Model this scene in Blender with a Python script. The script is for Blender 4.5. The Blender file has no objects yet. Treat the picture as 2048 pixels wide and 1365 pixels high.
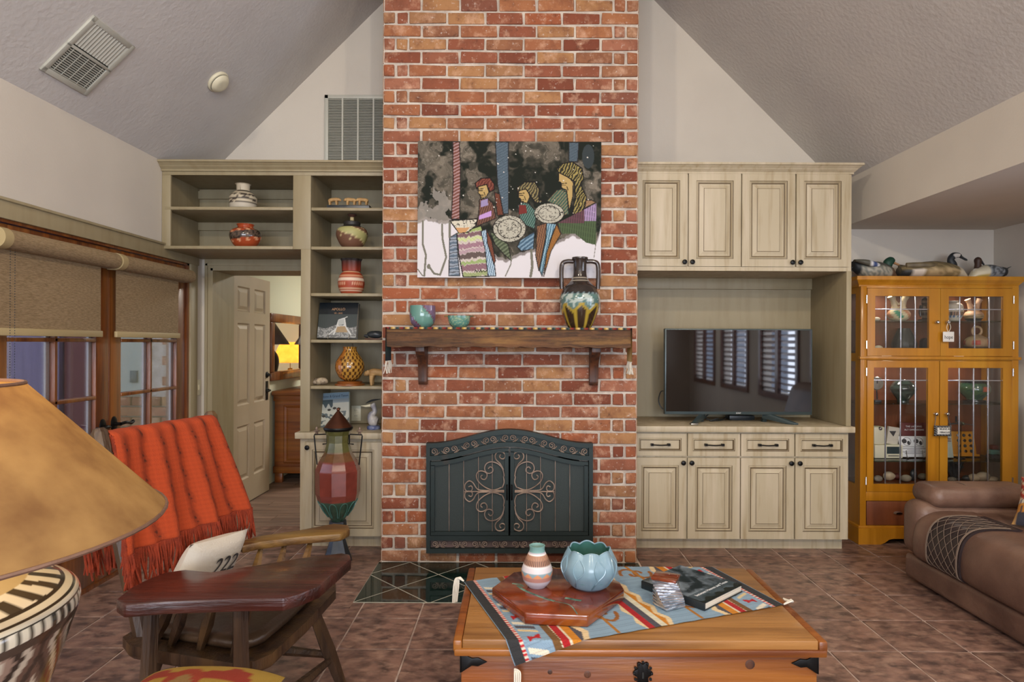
import bpy, bmesh, math, random
import numpy as np
from mathutils import Vector, Matrix
random.seed(7); rng = np.random.RandomState(7)
S = bpy.context.scene; C = S.collection
R = math.radians
# ---------------------------------------------------------------- camera, world, lights, exposure
F = 1250.0; CX, CY, ROLL, H = 1035.0, 688.0, 0.0044, 1.44     # focal length in px, vanishing point, roll, eye height
cam = bpy.data.cameras.new('camera'); co = bpy.data.objects.new('camera', cam); C.objects.link(co)
cam.sensor_fit = 'HORIZONTAL'; cam.sensor_width = 36.0; cam.lens = F / 2048 * 36
cam.shift_x = -(CX - 1024) / 2048; cam.shift_y = (CY - 682.5) / 2048
co.location = (0, 0, H); co.rotation_euler = (Matrix.Rotation(R(90), 4, 'X') @ Matrix.Rotation(ROLL, 4, 'Z')).to_euler()
cam.clip_start = 0.05; S.camera = co
w = bpy.data.worlds.new('world'); S.world = w; w.use_nodes = True
bg = w.node_tree.nodes['Background']; bg.inputs[0].default_value = (0.62, 0.74, 1.0, 1); bg.inputs[1].default_value = 4.5
def area(name, loc, rot, sx, sy, power, col, spread=180):
    l = bpy.data.lights.new(name, 'AREA'); l.shape = 'RECTANGLE'; l.size = sx; l.size_y = sy; l.energy = power; l.color = col
    l.spread = R(spread)
    o = bpy.data.objects.new(name, l); C.objects.link(o); o.location = loc; o.rotation_euler = rot; return o
for i, x in enumerate((-1.6, 0.0, 1.6)):          # daylight behind the three tall windows of the rear wall
    area('rear_window_daylight', (x, -4.62, 1.75), (R(-90), 0, R(180)), 1.3, 2.1, 190, (0.84, 0.90, 1.0))
for y in (-3.4, -1.7, 0.1, 1.8):                  # daylight behind the shuttered windows of the right wall
    area('side_window_daylight', (4.12, y, 1.35), (0, R(90), 0), 1.6, 1.15, 110, (0.80, 0.86, 1.0))
S.view_settings.view_transform = 'Standard'; S.view_settings.look = 'None'; S.view_settings.gamma = 1
S.view_settings.exposure = -0.62; S.view_settings.use_curve_mapping = False
S.cycles.use_denoising = True; S.cycles.max_bounces = 8; S.cycles.diffuse_bounces = 5; S.cycles.transparent_max_bounces = 16
S.cycles.sample_clamp_indirect = 6.0; S.cycles.caustics_reflective = False; S.cycles.caustics_refractive = False
# ---------------------------------------------------------------- helpers
def uv(px, py):
    u, v = px - CX, py - CY
    return u + v * ROLL, v - u * ROLL
def X(px, Y, py=688): return uv(px, py)[0] / F * Y
def Z(py, Y, px=1035): return H - uv(px, py)[1] / F * Y
def onz(px, py, z):                                  # where the ray of a pixel meets the height z
    u, v = uv(px, py); Y = (H - z) * F / v
    return (u / F * Y, Y)
def hx(h, k=1.0):
    h = h.lstrip('#'); o = []
    for i in (0, 2, 4):
        c = int(h[i:i + 2], 16) / 255; o.append(min(1, k * (c / 12.92 if c <= .04045 else ((c + .055) / 1.055) ** 2.4)))
    return (*o, 1)
H3 = lambda h: np.array(hx(h)[:3])
ORG = {}
class MB:
    def __init__(s): s.v = []; s.f = []; s.c = []; s.m = []; s.hc = False
    def add(s, vs, fs, mi=0, col=None):
        n = len(s.v); s.v += [tuple(map(float, p)) for p in vs]
        s.f += [tuple(n + i for i in f) for f in fs]; s.m += [mi] * len(fs)
        if col is None: s.c += [(1, 1, 1)] * len(vs)
        else:
            s.hc = True
            if len(col) == 3 and not hasattr(col[0], '__len__'): s.c += [tuple(col)] * len(vs)
            else: s.c += [tuple(map(float, q[:3])) for q in col]
        return s
    def box(s, x0, x1, y0, y1, z0, z1, mi=0, col=None):
        vs = [(x, y, z) for z in (z0, z1) for y in (y0, y1) for x in (x0, x1)]
        return s.add(vs, [(0, 2, 3, 1), (4, 5, 7, 6), (0, 1, 5, 4), (2, 6, 7, 3), (0, 4, 6, 2), (1, 3, 7, 5)], mi, col)
    def obox(s, c, size, M=None, mi=0, col=None):
        M = M or Matrix.Identity(3); a, b, d = [q / 2 for q in size]
        vs = [Vector(c) + M @ Vector((x, y, z)) for z in (-d, d) for y in (-b, b) for x in (-a, a)]
        return s.add(vs, [(0, 2, 3, 1), (4, 5, 7, 6), (0, 1, 5, 4), (2, 6, 7, 3), (0, 4, 6, 2), (1, 3, 7, 5)], mi, col)
    def prism(s, poly, ax, lo, hi, mi=0, col=None):
        f = {'x': lambda p, t: (t, p[0], p[1]), 'y': lambda p, t: (p[0], t, p[1]), 'z': lambda p, t: (p[0], p[1], t)}[ax]
        n = len(poly); vs = [f(p, lo) for p in poly] + [f(p, hi) for p in poly]
        fs = [tuple(range(n))[::-1], tuple(range(n, 2 * n))] + [(i, (i + 1) % n, n + (i + 1) % n, n + i) for i in range(n)]
        return s.add(vs, fs, mi, col)
    def tube(s, pts, r, n=8, cap=True, mi=0, col=None, flat=1.0):
        P = [Vector(p) for p in pts]; k = len(P); rs = r if hasattr(r, '__len__') else [r] * k
        vs = []; up = None
        for i, p in enumerate(P):
            t = (P[min(i + 1, k - 1)] - P[max(i - 1, 0)]).normalized()
            if up is None: up = Vector((0, 0, 1)) if abs(t.z) < .9 else Vector((0, 1, 0))
            a = t.cross(up)
            if a.length < 1e-5: a = t.orthogonal()
            a.normalize(); b = a.cross(t).normalized(); up = b
            vs += [p + (a * math.cos(q) + b * math.sin(q) * flat) * rs[i] for q in (2 * math.pi * j / n for j in range(n))]
        fs = [(i * n + j, i * n + (j + 1) % n, (i + 1) * n + (j + 1) % n, (i + 1) * n + j) for i in range(k - 1) for j in range(n)]
        if cap: fs += [tuple(range(n))[::-1], tuple(range((k - 1) * n, k * n))]
        return s.add(vs, fs, mi, col)
    def lathe(s, c, prof, n=32, colf=None, mi=0, rf=None, cap=True):
        vs = []; cs = [] if colf else None; L = 0; T = []
        for i, (r, z) in enumerate(prof):
            if i: L += math.hypot(r - prof[i - 1][0], z - prof[i - 1][1])
            T.append(L)
        for i, (r, z) in enumerate(prof):
            for j in range(n):
                a = 2 * math.pi * j / n; q = r * (rf(a, z) if rf else 1)
                vs.append((c[0] + q * math.cos(a), c[1] + q * math.sin(a), c[2] + z))
                if colf: cs.append(colf(a, z, T[i] / (L or 1)))
        k = len(prof)
        fs = [(i * n + j, i * n + (j + 1) % n, (i + 1) * n + (j + 1) % n, (i + 1) * n + j) for i in range(k - 1) for j in range(n)]
        if cap: fs += [tuple(range(n))[::-1], tuple(range((k - 1) * n, k * n))]
        return s.add(vs, fs, mi, cs)
    def rings(s, rings, closed=True, cap=True, mi=0, cols=None):
        n = len(rings[0]); k = len(rings); vs = [p for r in rings for p in r]
        m = n if closed else n - 1
        fs = [(i * n + j, i * n + (j + 1) % n, (i + 1) * n + (j + 1) % n, (i + 1) * n + j) for i in range(k - 1) for j in range(m)]
        if cap and closed: fs += [tuple(range(n))[::-1], tuple(range((k - 1) * n, k * n))]
        return s.add(vs, fs, mi, [q for r in cols for q in r] if cols else None)
    def grid(s, P, col=None, mi=0):                   # P[j][i] points
        ny, nx = len(P), len(P[0])
        fs = [(j * nx + i, j * nx + i + 1, (j + 1) * nx + i + 1, (j + 1) * nx + i) for j in range(ny - 1) for i in range(nx - 1)]
        return s.add([p for r in P for p in r], fs, mi, [q for r in col for q in r] if col is not None else None)
    def build(s, name, mats, parent=None, smooth=False, bevel=0, bseg=2, ang=40, subd=0, raw=False):
        o0 = ORG.get(parent.name, Vector()) if parent and not raw else Vector()
        base = None
        vs = s.v
        if not parent:                                # a thing of one mesh: origin at the middle of its base
            a = np.array(vs); base = Vector(((a[:, 0].min() + a[:, 0].max()) / 2, (a[:, 1].min() + a[:, 1].max()) / 2, a[:, 2].min())); o0 = base
        me = bpy.data.meshes.new(name); me.from_pydata([(p[0] - o0.x, p[1] - o0.y, p[2] - o0.z) for p in vs], [], s.f)
        mats = mats if isinstance(mats, (list, tuple)) else [mats]
        for m in mats: me.materials.append(m)
        me.polygons.foreach_set('material_index', s.m)
        if s.hc:
            at = me.color_attributes.new('Col', 'FLOAT_COLOR', 'POINT')
            at.data.foreach_set('color', np.array([(*q, 1) for q in s.c], dtype=np.float32).ravel())
        me.update()
        bm = bmesh.new(); bm.from_mesh(me); bmesh.ops.recalc_face_normals(bm, faces=bm.faces)
        if bevel: bmesh.ops.bevel(bm, geom=[e for e in bm.edges if len(e.link_faces) == 2 and e.calc_face_angle(0) > R(30)], offset=bevel, segments=bseg, affect='EDGES', profile=.5, clamp_overlap=True)
        if subd: bmesh.ops.subdivide_edges(bm, edges=bm.edges, cuts=subd, use_grid_fill=True)
        bm.to_mesh(me); bm.free()
        if smooth or bevel:
            me.polygons.foreach_set('use_smooth', [True] * len(me.polygons)); me.set_sharp_from_angle(angle=R(ang))
        o = bpy.data.objects.new(name, me); C.objects.link(o)
        if parent: o.parent = parent; ORG[o.name] = o0
        else: o.location = base; ORG[o.name] = base
        return o
def tag(o, label, cat, group=None, kind=None):
    if kind: o['kind'] = kind
    if label: o['label'] = label
    if cat: o['category'] = cat
    if group: o['group'] = group
    return o
def thing(name, label, cat, loc, rotz=0, group=None, local=False):
    o = bpy.data.objects.new(name, None); C.objects.link(o); o.empty_display_size = .05
    o.location = loc; o.rotation_euler = (0, 0, rotz); ORG[o.name] = Vector() if (local or rotz) else Vector(loc)
    return tag(o, label, cat, group)
def struct(o, label=None):
    o['kind'] = 'structure'
    if label: o['label'] = label
    return o
def copy_tree(o, parent=None, loc=None):
    c = o.copy(); C.objects.link(c)
    if parent: c.parent = parent
    if loc is not None: c.location = loc
    for ch in o.children: copy_tree(ch, c)
    return c
def cr(pts, k=8):                                     # Catmull-Rom through the points
    P = [Vector(p) for p in pts]; P = [P[0] * 2 - P[1]] + P + [P[-1] * 2 - P[-2]]; o = []
    for i in range(1, len(P) - 2):
        a, b, c, d = P[i - 1:i + 3]
        for j in range(k):
            t = j / k; o.append(.5 * (2 * b + (c - a) * t + (2 * a - 5 * b + 4 * c - d) * t * t + (3 * b - a - 3 * c + d) * t ** 3))
    return o + [P[-2]]
def crp(prof, k=6): return [(max(p[0], 1e-4), p[1]) for p in ((q.x, q.y) for q in cr([(a, b, 0) for a, b in prof], k))]
def text(s, size, name, mat, parent, M, extrude=.0006, align='CENTER', sx=1):
    cu = bpy.data.curves.new('t', 'FONT'); cu.body = s; cu.size = size; cu.extrude = extrude; cu.align_x = align; cu.align_y = 'CENTER'; cu.resolution_u = 3
    t = bpy.data.objects.new('t', cu); C.objects.link(t); dg = bpy.context.evaluated_depsgraph_get()
    me = bpy.data.meshes.new_from_object(t.evaluated_get(dg)); bpy.data.objects.remove(t); bpy.data.curves.remove(cu)
    o0 = ORG.get(parent.name, Vector())
    me.transform(Matrix.Translation(-o0) @ M @ Matrix.Diagonal((sx, 1, 1, 1))); me.materials.clear(); me.materials.append(mat); me.name = name
    o = bpy.data.objects.new(name, me); C.objects.link(o); o.parent = parent; ORG[o.name] = o0; return o
FACE = lambda x, y, z: Matrix.Translation((x, y, z)) @ Matrix.Rotation(R(90), 4, 'X')      # text facing the camera side (-Y)
def vnoise(x, y, seed=0):                             # smooth value noise on numpy arrays
    r = np.random.RandomState(seed); G = r.rand(64, 64)
    xi, yi = np.floor(x).astype(int), np.floor(y).astype(int); fx, fy = x - xi, y - yi
    fx, fy = fx * fx * (3 - 2 * fx), fy * fy * (3 - 2 * fy)
    g = lambda a, b: G[a % 64, b % 64]
    return (g(xi, yi) * (1 - fx) + g(xi + 1, yi) * fx) * (1 - fy) + (g(xi, yi + 1) * (1 - fx) + g(xi + 1, yi + 1) * fx) * fy
def fbm(x, y, o=4, seed=0): return sum(vnoise(x * 2 ** i, y * 2 ** i, seed + i) / 2 ** i for i in range(o)) / sum(1 / 2 ** i for i in range(o))
def inpoly(x, y, poly):
    ins = np.zeros(x.shape, bool); n = len(poly)
    for i in range(n):
        (x1, y1), (x2, y2) = poly[i], poly[(i + 1) % n]
        if y1 == y2: continue
        c = ((y1 > y) != (y2 > y)) & (x < (x2 - x1) * (y - y1) / (y2 - y1) + x1); ins ^= c
    return ins
def segd(x, y, pts):                                  # distance to a polyline
    d = np.full(x.shape, 1e9)
    for (x1, y1), (x2, y2) in zip(pts[:-1], pts[1:]):
        L = (x2 - x1) ** 2 + (y2 - y1) ** 2 or 1e-9
        t = np.clip(((x - x1) * (x2 - x1) + (y - y1) * (y2 - y1)) / L, 0, 1)
        d = np.minimum(d, np.hypot(x - x1 - t * (x2 - x1), y - y1 - t * (y2 - y1)))
    return d
# ---------------------------------------------------------------- materials
def nt(name):
    m = bpy.data.materials.new(name); m.use_nodes = True; t = m.node_tree
    return m, t, t.nodes['Principled BSDF'], lambda ty: t.nodes.new('ShaderNode' + ty), t.links.new
def mat(name, base, rough=.6, metal=0., var=None, scale=6., stretch=(1, 1, 1), lo=.35, hi=.7, bump=0., bscale=None, rnd=0., coat=0., spec=.5, det=6, vcol=False, dist=0., var2=None, s2=2.):
    m, t, b, N, Lk = nt(name)
    b.inputs['Roughness'].default_value = rough; b.inputs['Metallic'].default_value = metal
    b.inputs['Coat Weight'].default_value = coat; b.inputs['Coat Roughness'].default_value = .12; b.inputs['Specular IOR Level'].default_value = spec
    tc = N('TexCoord'); mp = N('Mapping'); mp.inputs['Scale'].default_value = stretch; Lk(tc.outputs['Object'], mp.inputs[0])
    vec = mp.outputs[0]
    if rnd:
        oi = N('ObjectInfo'); va = N('VectorMath'); va.operation = 'ADD'; vm = N('VectorMath'); vm.operation = 'SCALE'; vm.inputs[0].default_value = (37, 17, 53)
        Lk(oi.outputs['Random'], vm.inputs['Scale']); Lk(vec, va.inputs[0]); Lk(vm.outputs[0], va.inputs[1]); vec = va.outputs[0]
    if vcol:
        a = N('Attribute'); a.attribute_name = 'Col'; cur = a.outputs['Color']
    else:
        rg = N('RGB'); rg.outputs[0].default_value = hx(base) if isinstance(base, str) else base; cur = rg.outputs[0]
    def layer(cur, c2, sc, lo, hi, fac=1.):
        n = N('TexNoise'); n.inputs['Scale'].default_value = sc; n.inputs['Detail'].default_value = det; n.inputs['Distortion'].default_value = dist; Lk(vec, n.inputs['Vector'])
        r = N('MapRange'); r.inputs['From Min'].default_value = lo; r.inputs['From Max'].default_value = hi; r.inputs['To Max'].default_value = fac; Lk(n.outputs[0], r.inputs[0])
        x = N('Mix'); x.data_type = 'RGBA'; Lk(r.outputs[0], x.inputs[0]); Lk(cur, x.inputs[6]); x.inputs[7].default_value = hx(c2) if isinstance(c2, str) else c2
        return x.outputs[2]
    if var: cur = layer(cur, var, scale, lo, hi)
    if var2: cur = layer(cur, var2, s2, .5, .75, .8)
    if rnd:
        hv = N('HueSaturation'); r = N('MapRange'); r.inputs['To Min'].default_value = 1 - rnd; r.inputs['To Max'].default_value = 1 + rnd
        Lk(oi.outputs['Random'], r.inputs[0]); Lk(r.outputs[0], hv.inputs['Value']); Lk(cur, hv.inputs['Color']); cur = hv.outputs[0]
    Lk(cur, b.inputs['Base Color'])
    if bump:
        n = N('TexNoise'); n.inputs['Scale'].default_value = bscale or scale * 3; n.inputs['Detail'].default_value = 5; Lk(vec, n.inputs['Vector'])
        bp = N('Bump'); bp.inputs['Strength'].default_value = bump; bp.inputs['Distance'].default_value = .01; Lk(n.outputs[0], bp.inputs['Height']); Lk(bp.outputs[0], b.inputs['Normal'])
    return m
def wood(name, c1, c2, axis='x', scale=3., rough=.45, c3=None, coat=0., bump=.15, lo=.35, hi=.65, rnd=0., st=None):
    st = st or {'x': (.6, 9, 9), 'y': (9, .6, 9), 'z': (9, 9, .6)}[axis]
    return mat(name, c1, rough, var=c2, scale=scale, stretch=st, lo=lo, hi=hi, bump=bump, bscale=scale * 4, coat=coat, dist=.6, var2=c3, s2=scale * .35, rnd=rnd)
def emit(name, col, k):
    m, t, b, N, Lk = nt(name); b.inputs['Emission Color'].default_value = hx(col); b.inputs['Emission Strength'].default_value = k; b.inputs['Base Color'].default_value = hx(col); return m
def glass(name, tint='#ffffff', k=.12, rough=.02):
    m, t, b, N, Lk = nt(name); t.nodes.remove(b); o = t.nodes['Material Output']
    tr = N('BsdfTransparent'); tr.inputs[0].default_value = hx(tint); g = N('BsdfGlossy'); g.inputs['Roughness'].default_value = rough
    fr = N('Fresnel'); fr.inputs[0].default_value = 1.45; ma = N('MapRange'); ma.inputs['To Min'].default_value = k * .35; ma.inputs['To Max'].default_value = .7; Lk(fr.outputs[0], ma.inputs[0])
    x = N('MixShader'); Lk(ma.outputs[0], x.inputs[0]); Lk(tr.outputs[0], x.inputs[1]); Lk(g.outputs[0], x.inputs[2]); Lk(x.outputs[0], o.inputs[0]); return m
def brick_mat(name, cols):
    m, t, b, N, Lk = nt(name); b.inputs['Roughness'].default_value = .85; b.inputs['Specular IOR Level'].default_value = .25
    oi = N('ObjectInfo'); r = N('ValToRGB'); r.color_ramp.interpolation = 'CONSTANT'
    while len(r.color_ramp.elements) < len(cols): r.color_ramp.elements.new(.5)
    for i, c in enumerate(cols): r.color_ramp.elements[i].position = i / len(cols); r.color_ramp.elements[i].color = hx(c)
    Lk(oi.outputs['Random'], r.inputs[0])
    tc = N('TexCoord'); sc = N('VectorMath'); sc.operation = 'SCALE'; sc.inputs[0].default_value = (31, 77, 13); Lk(oi.outputs['Random'], sc.inputs['Scale'])
    ad = N('VectorMath'); ad.operation = 'ADD'; Lk(tc.outputs['Object'], ad.inputs[0]); Lk(sc.outputs[0], ad.inputs[1])
    cur = r.outputs[0]
    for c2, s, lo, hi, f in (('#6b4030', 9, .45, .72, .75), ('#cfa88c', 11, .52, .75, .75), ('#33261f', 18, .62, .76, .8), ('#d8cfc4', 45, .6, .75, .75)):
        n = N('TexNoise'); n.inputs['Scale'].default_value = s; n.inputs['Detail'].default_value = 8; n.inputs['Roughness'].default_value = .65; Lk(ad.outputs[0], n.inputs['Vector'])
        q = N('MapRange'); q.inputs['From Min'].default_value = lo; q.inputs['From Max'].default_value = hi; q.inputs['To Max'].default_value = f; Lk(n.outputs[0], q.inputs[0])
        x = N('Mix'); x.data_type = 'RGBA'; Lk(q.outputs[0], x.inputs[0]); Lk(cur, x.inputs[6]); x.inputs[7].default_value = hx(c2); cur = x.outputs[2]
    Lk(cur, b.inputs['Base Color'])
    n = N('TexNoise'); n.inputs['Scale'].default_value = 60; n.inputs['Detail'].default_value = 6; Lk(ad.outputs[0], n.inputs['Vector'])
    bp = N('Bump'); bp.inputs['Strength'].default_value = .5; bp.inputs['Distance'].default_value = .006; Lk(n.outputs[0], bp.inputs['Height']); Lk(bp.outputs[0], b.inputs['Normal']); return m
M = {}
M['wall'] = mat('wall_paint', '#cbc4b8', .85, bump=.06, bscale=90, var='#c4bdb2', scale=2)
M['ceil'] = mat('ceiling_texture', '#c6c3bf', .9, bump=.35, bscale=38, var='#bfbcb9', scale=3)
M['trimwhite'] = mat('white_trim', '#c9c5c0', .6)
M['tan'] = mat('tan_paint', '#94886b', .5, var='#887a5c', scale=3, stretch=(6, 6, .8), lo=.45, hi=.8, bump=.03)
M['glazed'] = mat('tan_glazed', '#b0a388', .5, var='#94825f', scale=3.2, stretch=(9, 9, .7), lo=.5, hi=.8, bump=.05, var2='#c4b7a0', s2=1.4)
M['glazeline'] = mat('dark_glaze', '#5b4b33', .6)
M['mortar'] = mat('mortar', '#c6bbae', .95, var='#a0948a', scale=14, bump=.8, bscale=60)
M['brick'] = brick_mat('brick', ['#955639', '#7f4733', '#9c6746', '#8b5742', '#935e41', '#74402f', '#a0754f', '#864f3a', '#98644e', '#7b4d3d', '#946c4c', '#8d6045'])
M['tile'] = mat('slate_tile', '#87685b', .34, var='#4c3a36', scale=13, stretch=(1, 1.5, 1), lo=.4, hi=.68, bump=.12, bscale=25, rnd=.12, var2='#a58674', s2=16, det=10)
M['grout'] = mat('grout', '#c9b6aa', .9, var='#9d887c', scale=10)
M['hearth'] = mat('black_granite', '#12201c', .05, var='#1d2f2a', scale=40, spec=.7)
M['hgrout'] = mat('hearth_grout', '#a9a596', .8)
M['iron'] = mat('black_iron', '#26302f', .5, metal=.5, var='#7d5a45', scale=2.2, lo=.6, hi=.8, bump=.1)
M['bronze'] = mat('rubbed_bronze', '#a08b7c', .45, metal=.35, var='#6a5a50', scale=14)
M['screen'] = mat('fire_screen', '#2e3838', .5, metal=.2, bump=.4, bscale=400)
M['soot'] = mat('soot', '#1c1e1e', .9)
M['beam'] = wood('mantel_wood', '#6b4626', '#3f2814', 'x', 5., .7, '#a0763e', bump=.6, lo=.3, hi=.62)
M['corbel'] = wood('corbel_wood', '#5a3520', '#33201a', 'z', 4., .45)
M['pine'] = wood('old_pine', '#83481a', '#5f2f10', 'x', 2.6, .38, '#9a6428', coat=.15, lo=.4, hi=.7)
M['pinetop'] = wood('old_pine_top', '#976a38', '#66401c', 'x', 2.2, .38, '#a87a48', coat=.15, lo=.42, hi=.72)
M['amber'] = wood('amber_maple', '#b57a1e', '#a06812', 'z', 1.6, .3, '#c4902c', coat=.3, bump=.03)
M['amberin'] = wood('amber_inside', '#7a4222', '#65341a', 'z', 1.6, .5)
M['mahog'] = wood('door_wood', '#7d451c', '#54290f', 'z', 3., .35, '#96602c', coat=.3)
M['chair'] = wood('oak_dark', '#4a3626', '#2a1d16', 'z', 3., .42, '#6e5230', bump=.3)
M['tablet'] = wood('tablet_wood', '#45201a', '#2b1512', 'x', 3., .3, '#5a3c30', coat=.25, bump=.35)
M['armwood'] = wood('arm_wood', '#7a5a30', '#4a321e', 'x', 3., .35, '#93743c', bump=.25)
M['burl'] = wood('burl', '#7d3414', '#521f0c', 'x', 2., .12, '#94541f', coat=.8, st=(4, 6, 6), bump=0)
M['leather'] = mat('leather', '#6e5244', .45, var='#523a30', scale=5, bump=.25, bscale=45, var2='#8d705e', s2=2.2)
M['leatherdk'] = mat('leather_dark', '#33282a', .38, var='#261e1e', scale=6, bump=.2, bscale=60)
M['pad'] = mat('seat_pad', '#54402f', .35, var='#3c2d22', scale=5, bump=.2, bscale=40)
M['stitch'] = mat('stitch', '#7a685a', .8)
M['door'] = mat('door_paint', '#b3a38d', .45, var='#a89880', scale=2)
M['cream'] = mat('cream_wall', '#cfd0ba', .8)
M['brass'] = mat('old_brass', '#8a6a3a', .35, metal=.9)
M['black'] = mat('black_plastic', '#1c2224', .4)
M['blackmetal'] = mat('black_metal', '#202020', .4, metal=.8)
M['tvs'] = mat('tv_screen', '#0a0709', .03, spec=.9)
M['grey'] = mat('tv_bezel', '#3d4a4c', .35, metal=.3)
M['vent'] = mat('vent_metal', '#b5b5aa', .5, metal=.1)
M['ventdk'] = mat('vent_dark', '#2b3028', .9)
M['ivory'] = mat('ivory_plastic', '#d5cfb4', .4)
M['weave'] = mat('blind_weave', '#988263', .85, var='#7a6648', scale=130, stretch=(1, .3, 1.5), lo=.35, hi=.7, bump=.3, bscale=200)
M['rail'] = mat('blind_rail', '#a8966e', .5)
M['glass'] = glass('window_glass', k=.03); M['cabglass'] = glass('cabinet_glass', k=.02)
M['shelfglass'] = glass('shelf_glass', '#cfe6dc', .3)
M['lead'] = mat('lead_came', '#c9ccd6', .25, metal=.85)
M['chrome'] = mat('chrome', '#d8d8dc', .12, metal=1)
M['white'] = mat('white_paint', '#d8d5d0', .5)
M['cloth'] = mat('white_canvas', '#cfc9bd', .9, bump=.2, bscale=150)
M['ink'] = mat('dark_ink', '#3c3a3c', .8)
M['gold'] = mat('gold_print', '#b58a63', .4)
M['silver'] = mat('white_print', '#dcdcdc', .5)
M['yarn'] = mat('orange_yarn', '#8f3214', .95, var='#6d230e', scale=30, bump=.4, bscale=250)
M['tassel'] = mat('white_tassel', '#d6d0c2', .9)
M['ceramic'] = mat('painted_pottery', '#fff', .55, vcol=True, bump=.04, bscale=60)
M['glaze'] = mat('glazed_pottery', '#fff', .15, vcol=True, coat=.4)
M['print'] = mat('printed_surface', '#fff', .75, vcol=True, spec=.15)
M['gloss'] = mat('gloss_print', '#fff', .22, vcol=True, coat=.2)
M['textile'] = mat('woven_textile', '#fff', .95, vcol=True, bump=.35, bscale=300)
M['copper'] = mat('antique_copper', '#7a4a33', .32, metal=.8, var='#4a3028', scale=5)
M['wire'] = mat('wire', '#8f8a80', .3, metal=.9)
M['paper'] = mat('page_block', '#cfc8ba', .8, stretch=(1, 1, 60), var='#b0a898', scale=4)
M['mirror'] = mat('mirror', '#e8e8e8', .02, metal=1)
M['purple'] = mat('purple_siding', '#75677f', .6, var='#5f5269', scale=3, stretch=(8, 8, .5))
M['redwood'] = mat('red_frame', '#5d2320', .6)
M['pale'] = mat('pale_grey', '#9aa094', .8)
M['blue'] = mat('blue_ceramic', '#7d99a6', .25, var='#688695', scale=5, coat=.3)
M['teal'] = mat('teal_glaze', '#4f8279', .25, coat=.3, var='#3c6a62', scale=9)
M['bear'] = mat('carved_tan', '#b5925f', .6, var='#8d6b40', scale=20)
M['dark'] = mat('dark_stone', '#23272a', .35, var='#3c4246', scale=12)
M['stone'] = mat('river_stone', '#8e8678', .7, var='#5f584d', scale=14, rnd=.3)
M['shell'] = mat('pale_shell', '#cbbfa8', .5, var='#a89478', scale=12, rnd=.15)
def shade_mat(name, c1, c2, k):
    m, t, b, N, Lk = nt(name); t.nodes.remove(b); o = t.nodes['Material Output']
    tc = N('TexCoord'); n = N('TexNoise'); n.inputs['Scale'].default_value = 9; n.inputs['Detail'].default_value = 8; Lk(tc.outputs['Object'], n.inputs['Vector'])
    x = N('Mix'); x.data_type = 'RGBA'; r = N('MapRange'); r.inputs['From Min'].default_value = .35; r.inputs['From Max'].default_value = .68; Lk(n.outputs[0], r.inputs[0]); Lk(r.outputs[0], x.inputs[0]); x.inputs[6].default_value = hx(c1); x.inputs[7].default_value = hx(c2)
    d = N('BsdfDiffuse'); tl = N('BsdfTranslucent'); Lk(x.outputs[2], d.inputs[0]); Lk(x.outputs[2], tl.inputs[0]); mx = N('MixShader'); mx.inputs[0].default_value = k
    Lk(d.outputs[0], mx.inputs[1]); Lk(tl.outputs[0], mx.inputs[2]); Lk(mx.outputs[0], o.inputs[0]); return m
M['shade'] = shade_mat('mica_shade', '#a58558', '#735439', .4)
M['shade2'] = shade_mat('lit_shade', '#d9a04a', '#b5772e', .6)
# ================================================================ the setting
XL, XR, XRR, YB, YW, YR, TH = -2.476, 2.5, 3.73, 4.10, 4.90, -4.5, .35
RX, RZ = .012, 5.188                                   # ridge
def holes(mb, ax, t0, t1, a0, a1, z0, z1, ops):        # wall slab with rectangular openings (a from/to, z from/to)
    def bx(p, q, r, s):
        if q - p > 1e-4 and s - r > 1e-4: mb.box(t0, t1, p, q, r, s) if ax == 'x' else mb.box(p, q, t0, t1, r, s)
    a = a0
    for (p, q, r, s) in sorted(ops):
        bx(a, p, z0, z1); bx(p, q, z0, r); bx(p, q, s, z1); a = q
    bx(a, a1, z0, z1)
wl = MB(); holes(wl, 'x', XL - .15, XL, YR, YW, 0, 2.70, [(2.90, 4.70, 0, 2.03)]); struct(wl.build('wall_left', M['wall']), 'pale grey wall with the french doors under the sloped ceiling')
SW = [(y - .6, y + .6, .75, 1.95) for y in (-3.4, -1.7, .1, 1.8)]
wr = MB(); holes(wr, 'x', XRR, XRR + .15, YR, YW, 0, 2.35, SW); struct(wr.build('wall_right', M['wall']), 'grey wall beside the china cabinet')
RW = [(x - .65, x + .65, .7, 2.8) for x in (-1.6, 0, 1.6)]
we = MB(); holes(we, 'y', YR - .15, YR, XL, XRR + .15, 0, 2.35, [(a, b, c, 2.35) for a, b, c, d in RW]); holes(we, 'y', YR - .15, YR, XL, XR, 2.35, 2.9, [(a, b, 2.35, 2.8) for a, b, c, d in RW])
we.prism([(XL, 2.7), (XR, 2.7), (RX, RZ)], 'y', YR - .15, YR); struct(we.build('wall_rear', M['wall']))
wb = MB(); DX0, DX1, DZ = -2.40, -1.52, 2.02           # back wall with the doorway
wb.box(XL - .1, DX0, YW, YW + TH, 0, 2.3); wb.box(DX0, DX1, YW, YW + TH, DZ, 2.3); wb.box(DX1, XRR + .15, YW, YW + TH, 0, 2.3)
wb.prism([(XL - .1, 2.3), (XRR + .1, 2.3), (XRR + .1, 2.36), (XR, 2.36), (XR, 2.72), (RX, RZ + .03), (XL, 2.72), (XL - .1, 2.7)], 'y', YW, YW + TH)
struct(wb.build('wall_back', M['wall']), 'cream gable wall behind the chimney')
ce = MB()
ce.prism([(XL - .15, 2.70 - .15), (XL, 2.70), (RX, RZ), (XR, 2.70), (XR + .2, 2.5), (XR + .2, 2.8), (RX, RZ + .3), (XL - .15, 2.85)], 'y', YR - .15, YW + .02)
struct(ce.build('ceiling', M['ceil']), 'vaulted grey textured ceiling')
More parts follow.
